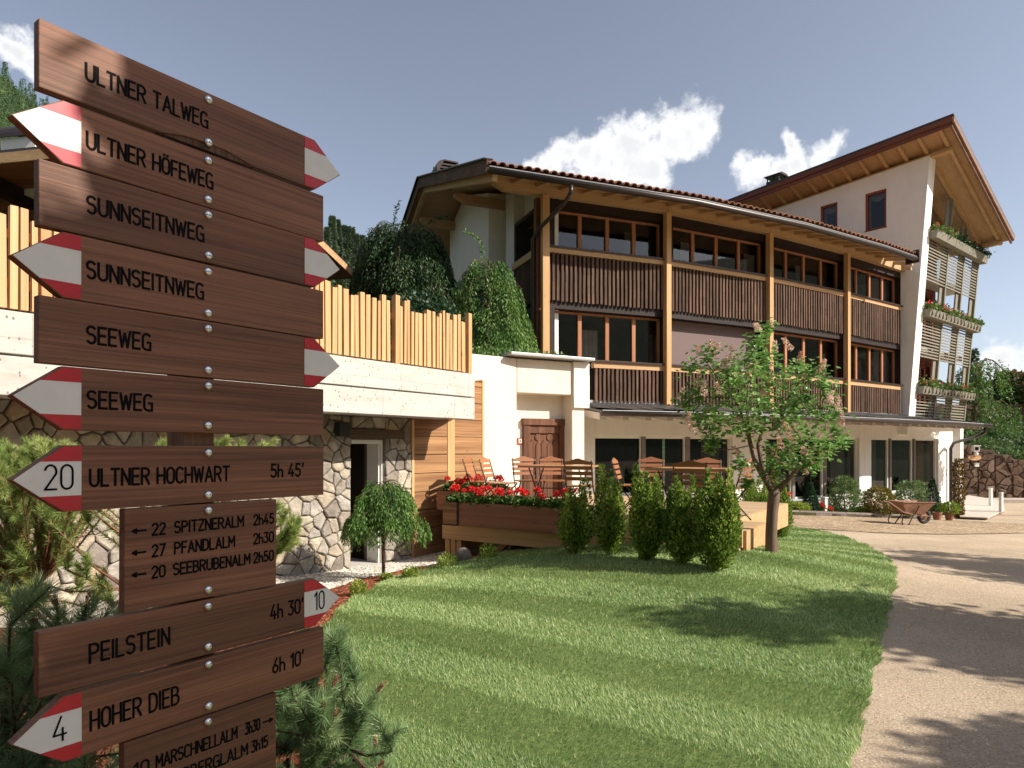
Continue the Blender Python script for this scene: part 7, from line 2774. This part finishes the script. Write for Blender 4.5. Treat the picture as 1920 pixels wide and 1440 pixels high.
rg = np.random.default_rng(5)
Pf, Df, Vf, Lf_, Wf = [], [], [], [], []
for k in range(1500):
    px, t_ = (rg.uniform(-260, 760) if k % 3 else rg.uniform(-60, 130)), rg.uniform(0.3, 1.0)
    b_ = hill(px, t_)
    h = rg.uniform(9, 17)
    n = 150 if -80 < px < 140 else 60
    h *= 0.75 if -80 < px < 140 else 1
    p, d, v = conifer_cloud(b_, h, h * 0.17, n, rg)
    Pf.append(p), Df.append(d), Vf.append(v + rg.normal() * 0.16)
    Lf_.append(np.full(n, h * (0.075 if n > 100 else 0.11))), Wf.append(np.full(n, h * (0.028 if n > 100 else 0.05)))
o = cloud('hillside_wood', np.vstack(Pf), np.vstack(Df), np.concatenate(Lf_), np.concatenate(Wf), M_forest, None, np.concatenate(Vf))
tag(o, 'sunlit conifer wood covering the mountain side at the left', 'wood', kind='stuff')
wl_ = ['leftmost spire beside the signpost', 'tallest pale spire right of the signpost', 'dark spire just right of the tallest', 'slim spire fourth from the left', 'slim dark spire in the middle', 'broad spire right of the middle', 'short spire near the dark weeping conifer', 'lowest spire touching the dark weeping conifer']
for k, (px, ty, Y, h) in enumerate(((613, 425, 128, 15), (623, 404, 132, 18), (633, 411, 136, 17), (644, 421, 140, 17), (653, 423, 138, 16), (661, 425, 134, 15), (669, 438, 130, 14), (679, 440, 142, 15))):
    tp2 = P(px, ty, Y)
    b_ = tp2 - Vector((0, 0, h))
    t = thing('conifer', b_, 'far conifer above the picket fence, %s' % wl_[k], 'conifer', 'far conifers between signpost and weeping conifer')
    stem(t, b_ - Vector((0, 0, 6)), tp2 - Vector((0, 0, 1)), 0.25, 0.05)
    p, d, v = conifer_cloud(np.array(b_), h, h * 0.15, 3200, np.random.default_rng(40 + k))
    cloud('crown', p, d, h * 0.042, h * 0.011, M_conifer, t, v + (0.2 if k == 1 else RNG.normal() * 0.08))


# ------------------------------------------------------------------ mountain pines by the signpost
def pine(name, label, base, tips, nl, ndens, mat, k, bud=True, buds_at=0.5, tuft=0.17, wd=0.0026, barkm=None, rise=0.55):
    rng = np.random.default_rng(700 + k)
    t = thing(name, base, label, 'mountain pine', 'mountain pines by the signpost')
    br = MB()
    Pn, Dn, Vn, Bp, Bd = [], [], [], [], []
    tips = [Vector(q) for q in tips]
    hubs = []                                               # a few main limbs carry the shoots
    for q in range(7):
        tip = tips[rng.integers(len(tips))]
        h = base.lerp(tip, 0.55) + Vector((rng.normal() * 0.06, rng.normal() * 0.06, -0.05))
        hubs.append(h)
        br.tube([base + Vector((0, 0, 0.01)), base.lerp(h, 0.5) + Vector((rng.normal() * 0.03, rng.normal() * 0.03, 0.0)), h], [0.022, 0.016, 0.011], 7)
    for tip in tips:
        hb = min(hubs, key=lambda h: (h - tip).length)
        hz = Vector((tip.x - base.x, tip.y - base.y, 0))
        ax = (Vector((hz.x * 0.5, hz.y * 0.5, 0)) + Vector((rng.normal() * 0.22, rng.normal() * 0.22, rise))).normalized()
        s0 = tip - ax * tuft
        j = hb.lerp(s0, 0.45) + Vector((rng.normal() * 0.02, rng.normal() * 0.02, -0.04))
        br.tube([hb, j, s0, tip], [0.009, 0.0065, 0.0045, 0.003], 6)
        a = np.array(ax)
        segs = [(np.array(s0), a, tuft, ndens)]
        e = s0 - j
        if e.length > 0.03:
            segs.append((np.array(j), np.array(e.normalized()), e.length, int(ndens * min(1.0, e.length / tuft) * 0.75)))
        for q in range(2):                                  # side shoots from one whorl
            a2 = (ax + Vector(rng.normal(size=3)) * 0.55).normalized()
            st = np.array(s0) + a * tuft * rng.uniform(0.0, 0.4)
            segs.append((st, np.array(a2), tuft * 0.62, int(ndens * 0.5)))
        tone = rng.normal() * 0.10
        for (o0, ax_, ln, n) in segs:
            if n < 3:
                continue
            f = rng.random(n)
            r_ = nz(np.cross(rng.normal(size=(n, 3)), ax_[None]))
            Pn.append(o0[None] + ax_[None] * (f * ln)[:, None] + r_ * 0.003)
            opening = (0.95 - 0.40 * f)[:, None]
            Dn.append(ax_[None] * (1.0 - opening * 0.42) + r_ * opening + rng.normal(size=(n, 3)) * 0.10)
            Vn.append(0.36 + 0.24 * rng.random(n) + 0.26 * (f - 0.5) + tone)
        if bud and rng.random() < buds_at:
            for q in range(rng.integers(1, 4)):
                dd = (ax + Vector(rng.normal(size=3)) * 0.18).normalized()
                br2 = 34
                ff = rng.random(br2)
                rr2 = nz(np.cross(rng.normal(size=(br2, 3)), np.array(dd)[None]))
                ln = rng.uniform(0.03, 0.06)
                Bp.append(np.array(tip)[None] + np.array(dd)[None] * (ff * ln)[:, None] + rr2 * 0.0035)
                Bd.append(np.array(dd)[None] + rr2 * 0.35)
    br.build('branches', barkm or M_bark, t, smooth=True)
    Pn, Dn, Vn = np.vstack(Pn), np.vstack(Dn), np.concatenate(Vn)
    cloud('needles', Pn, Dn, nl * (0.75 + 0.5 * rng.random(len(Pn))), wd, mat, t, Vn, None, True, curl=0.12)
    if Bp:
        cloud('buds', np.vstack(Bp), np.vstack(Bd), 0.016, 0.0075, M_bud, t)
    return t


rg = np.random.default_rng(17)


def tips_in(region, Y0, Y1, n):
    out = []
    tries = 0
    while len(out) < n and tries < n * 60:
        tries += 1
        px, py = rg.uniform(region[0], region[2]), rg.uniform(region[1], region[3])
        f = region[4](px, py) if len(region) > 4 else 1
        if rg.random() < f:
            out.append(P(px, py, rg.uniform(Y0, Y1)))
    return out


# right-hand pine, in front of the lawn
bR = Vector((-1.02, 3.15, g(-1.02, 3.15)))
fR = lambda px, py: 1.0 if py > 1440 - (1 - ((px - 590) / 150) ** 2) * 270 and px < 735 else 0
tR = tips_in((470, 1180, 735, 1560, fR), 2.85, 3.45, 60)
tR += [P(640, 1182, 3.1), P(622, 1215, 3.15), P(652, 1222, 3.1), P(705, 1300, 3.0), P(668, 1300, 3.05), P(620, 1290, 3.0), P(705, 1340, 2.9), P(575, 1250, 3.2), P(560, 1300, 3.0)]
pine('mountain_pine', 'bushy mountain pine with tan buds between the signpost and the lawn', bR, tR, 0.066, 300, M_needle, 1, True, 0.6, 0.17, 0.0030)
# dark pine lower left, close to the camera
bL = Vector((-2.15, 2.75, g(-2.15, 2.75)))
fL = lambda px, py: 1.0 if py > 1085 + 0.25 * abs(px - 90) else 0
tL = tips_in((-160, 1060, 300, 1560, fL), 2.35, 3.2, 95)
pine('mountain_pine', 'dark mountain pine at the lower left edge behind the lowest boards', bL, tL, 0.070, 260, M_needle, 2, True, 0.5, 0.19, 0.0030)
# spreading pine further back, open reddish branches, sunlit young shoots
bB = Vector((-2.75, 4.55, g(-2.75, 4.55)))
fB = lambda px, py: 0.9 if (py < 960 - 0.2 * max(0, px) and px < 150) else (0.30 if px < 330 else 0.2)
tB = tips_in((-260, 825, 320, 1120, fB), 3.9, 5.2, 190)
tB += [P(px + rg.normal() * 8, py + rg.normal() * 6, 4.6 + rg.normal() * 0.2) for _ in (0, 1) for px, py in ((420, 832), (445, 826), (470, 830), (495, 834), (515, 830), (300, 832), (340, 836), (540, 960), (552, 985), (535, 1005), (560, 970), (530, 940), (548, 1010), (40, 825), (70, 832), (10, 836), (100, 838), (130, 832), (25, 850))]
pine('mountain_pine', 'spreading sunlit mountain pine with open reddish branches behind the signpost', bB, tB, 0.044, 300, M_needley, 3, False, 0, 0.15, 0.0038, M_redbark, 0.8)
MBb = MB()

# ------------------------------------------------------------------ trees beside the camera that shade the drive, the lawn edge and the signpost


def shade_tree(label, base, c, r_, h, n, k, tilt=0.0):
    t = thing('ash_tree', base, label, 'tree', 'trees beside the drive')
    stem(t, base - Vector((0, 0, 0.1)), Vector((c[0], c[1], c[2] + h * 0.35)), 0.13, 0.05)
    rng = np.random.default_rng(900 + k)
    cs = np.array([[c[0] + rng.normal() * r_ * 0.52, c[1] + rng.normal() * r_ * 0.52, c[2] + h * rng.random()] for _ in range(26)])
    cs[:, 1] += tilt * (2 * (cs[:, 2] - c[2]) / h - 1)
    mb = MB()
    for q in cs:
        mb.tube([(base.x * 0.2 + c[0] * 0.8, base.y * 0.2 + c[1] * 0.8, c[2] - 0.1), tuple(q)], [0.03, 0.01], 5)
    mb.build('limbs', M_bark, t)
    idx = rng.integers(0, len(cs), n)
    p = cs[idx] + rng.normal(size=(n, 3)) * r_ * 0.17
    cloud('crown', p, rng.normal(size=(n, 3)), 0.17, 0.11, M_ash, t)
    return t


shade_tree('leafy young tree right of the drive, shading the lawn edge', Vector((9.8, 4.5, -0.1)), (9.6, 3.5, 3.0), 1.3, 2.0, 17000, 1)
shade_tree('leafy young tree right of the drive close to the camera', Vector((8.8, 1.2, -0.03)), (8.5, 1.45, 3.0), 0.75, 1.8, 6000, 2)
shade_tree('leafy tree right of the drive further along', Vector((12.9, 7.3, -0.3)), (12.7, 7.3, 3.4), 1.2, 1.6, 6000, 3)
shade_tree('leafy tree beside the camera, shading the signpost', Vector((3.1, 0.2, 0.0)), (2.40, 0.92, 2.8), 0.54, 2.05, 21000, 4, 0.27)
shade_tree('leafy tree at the hotel corner beyond the right edge of the view', Vector((21.2, 23.6, -0.9)), (20.9, 23.6, 3.0), 1.1, 3.4, 9000, 5)
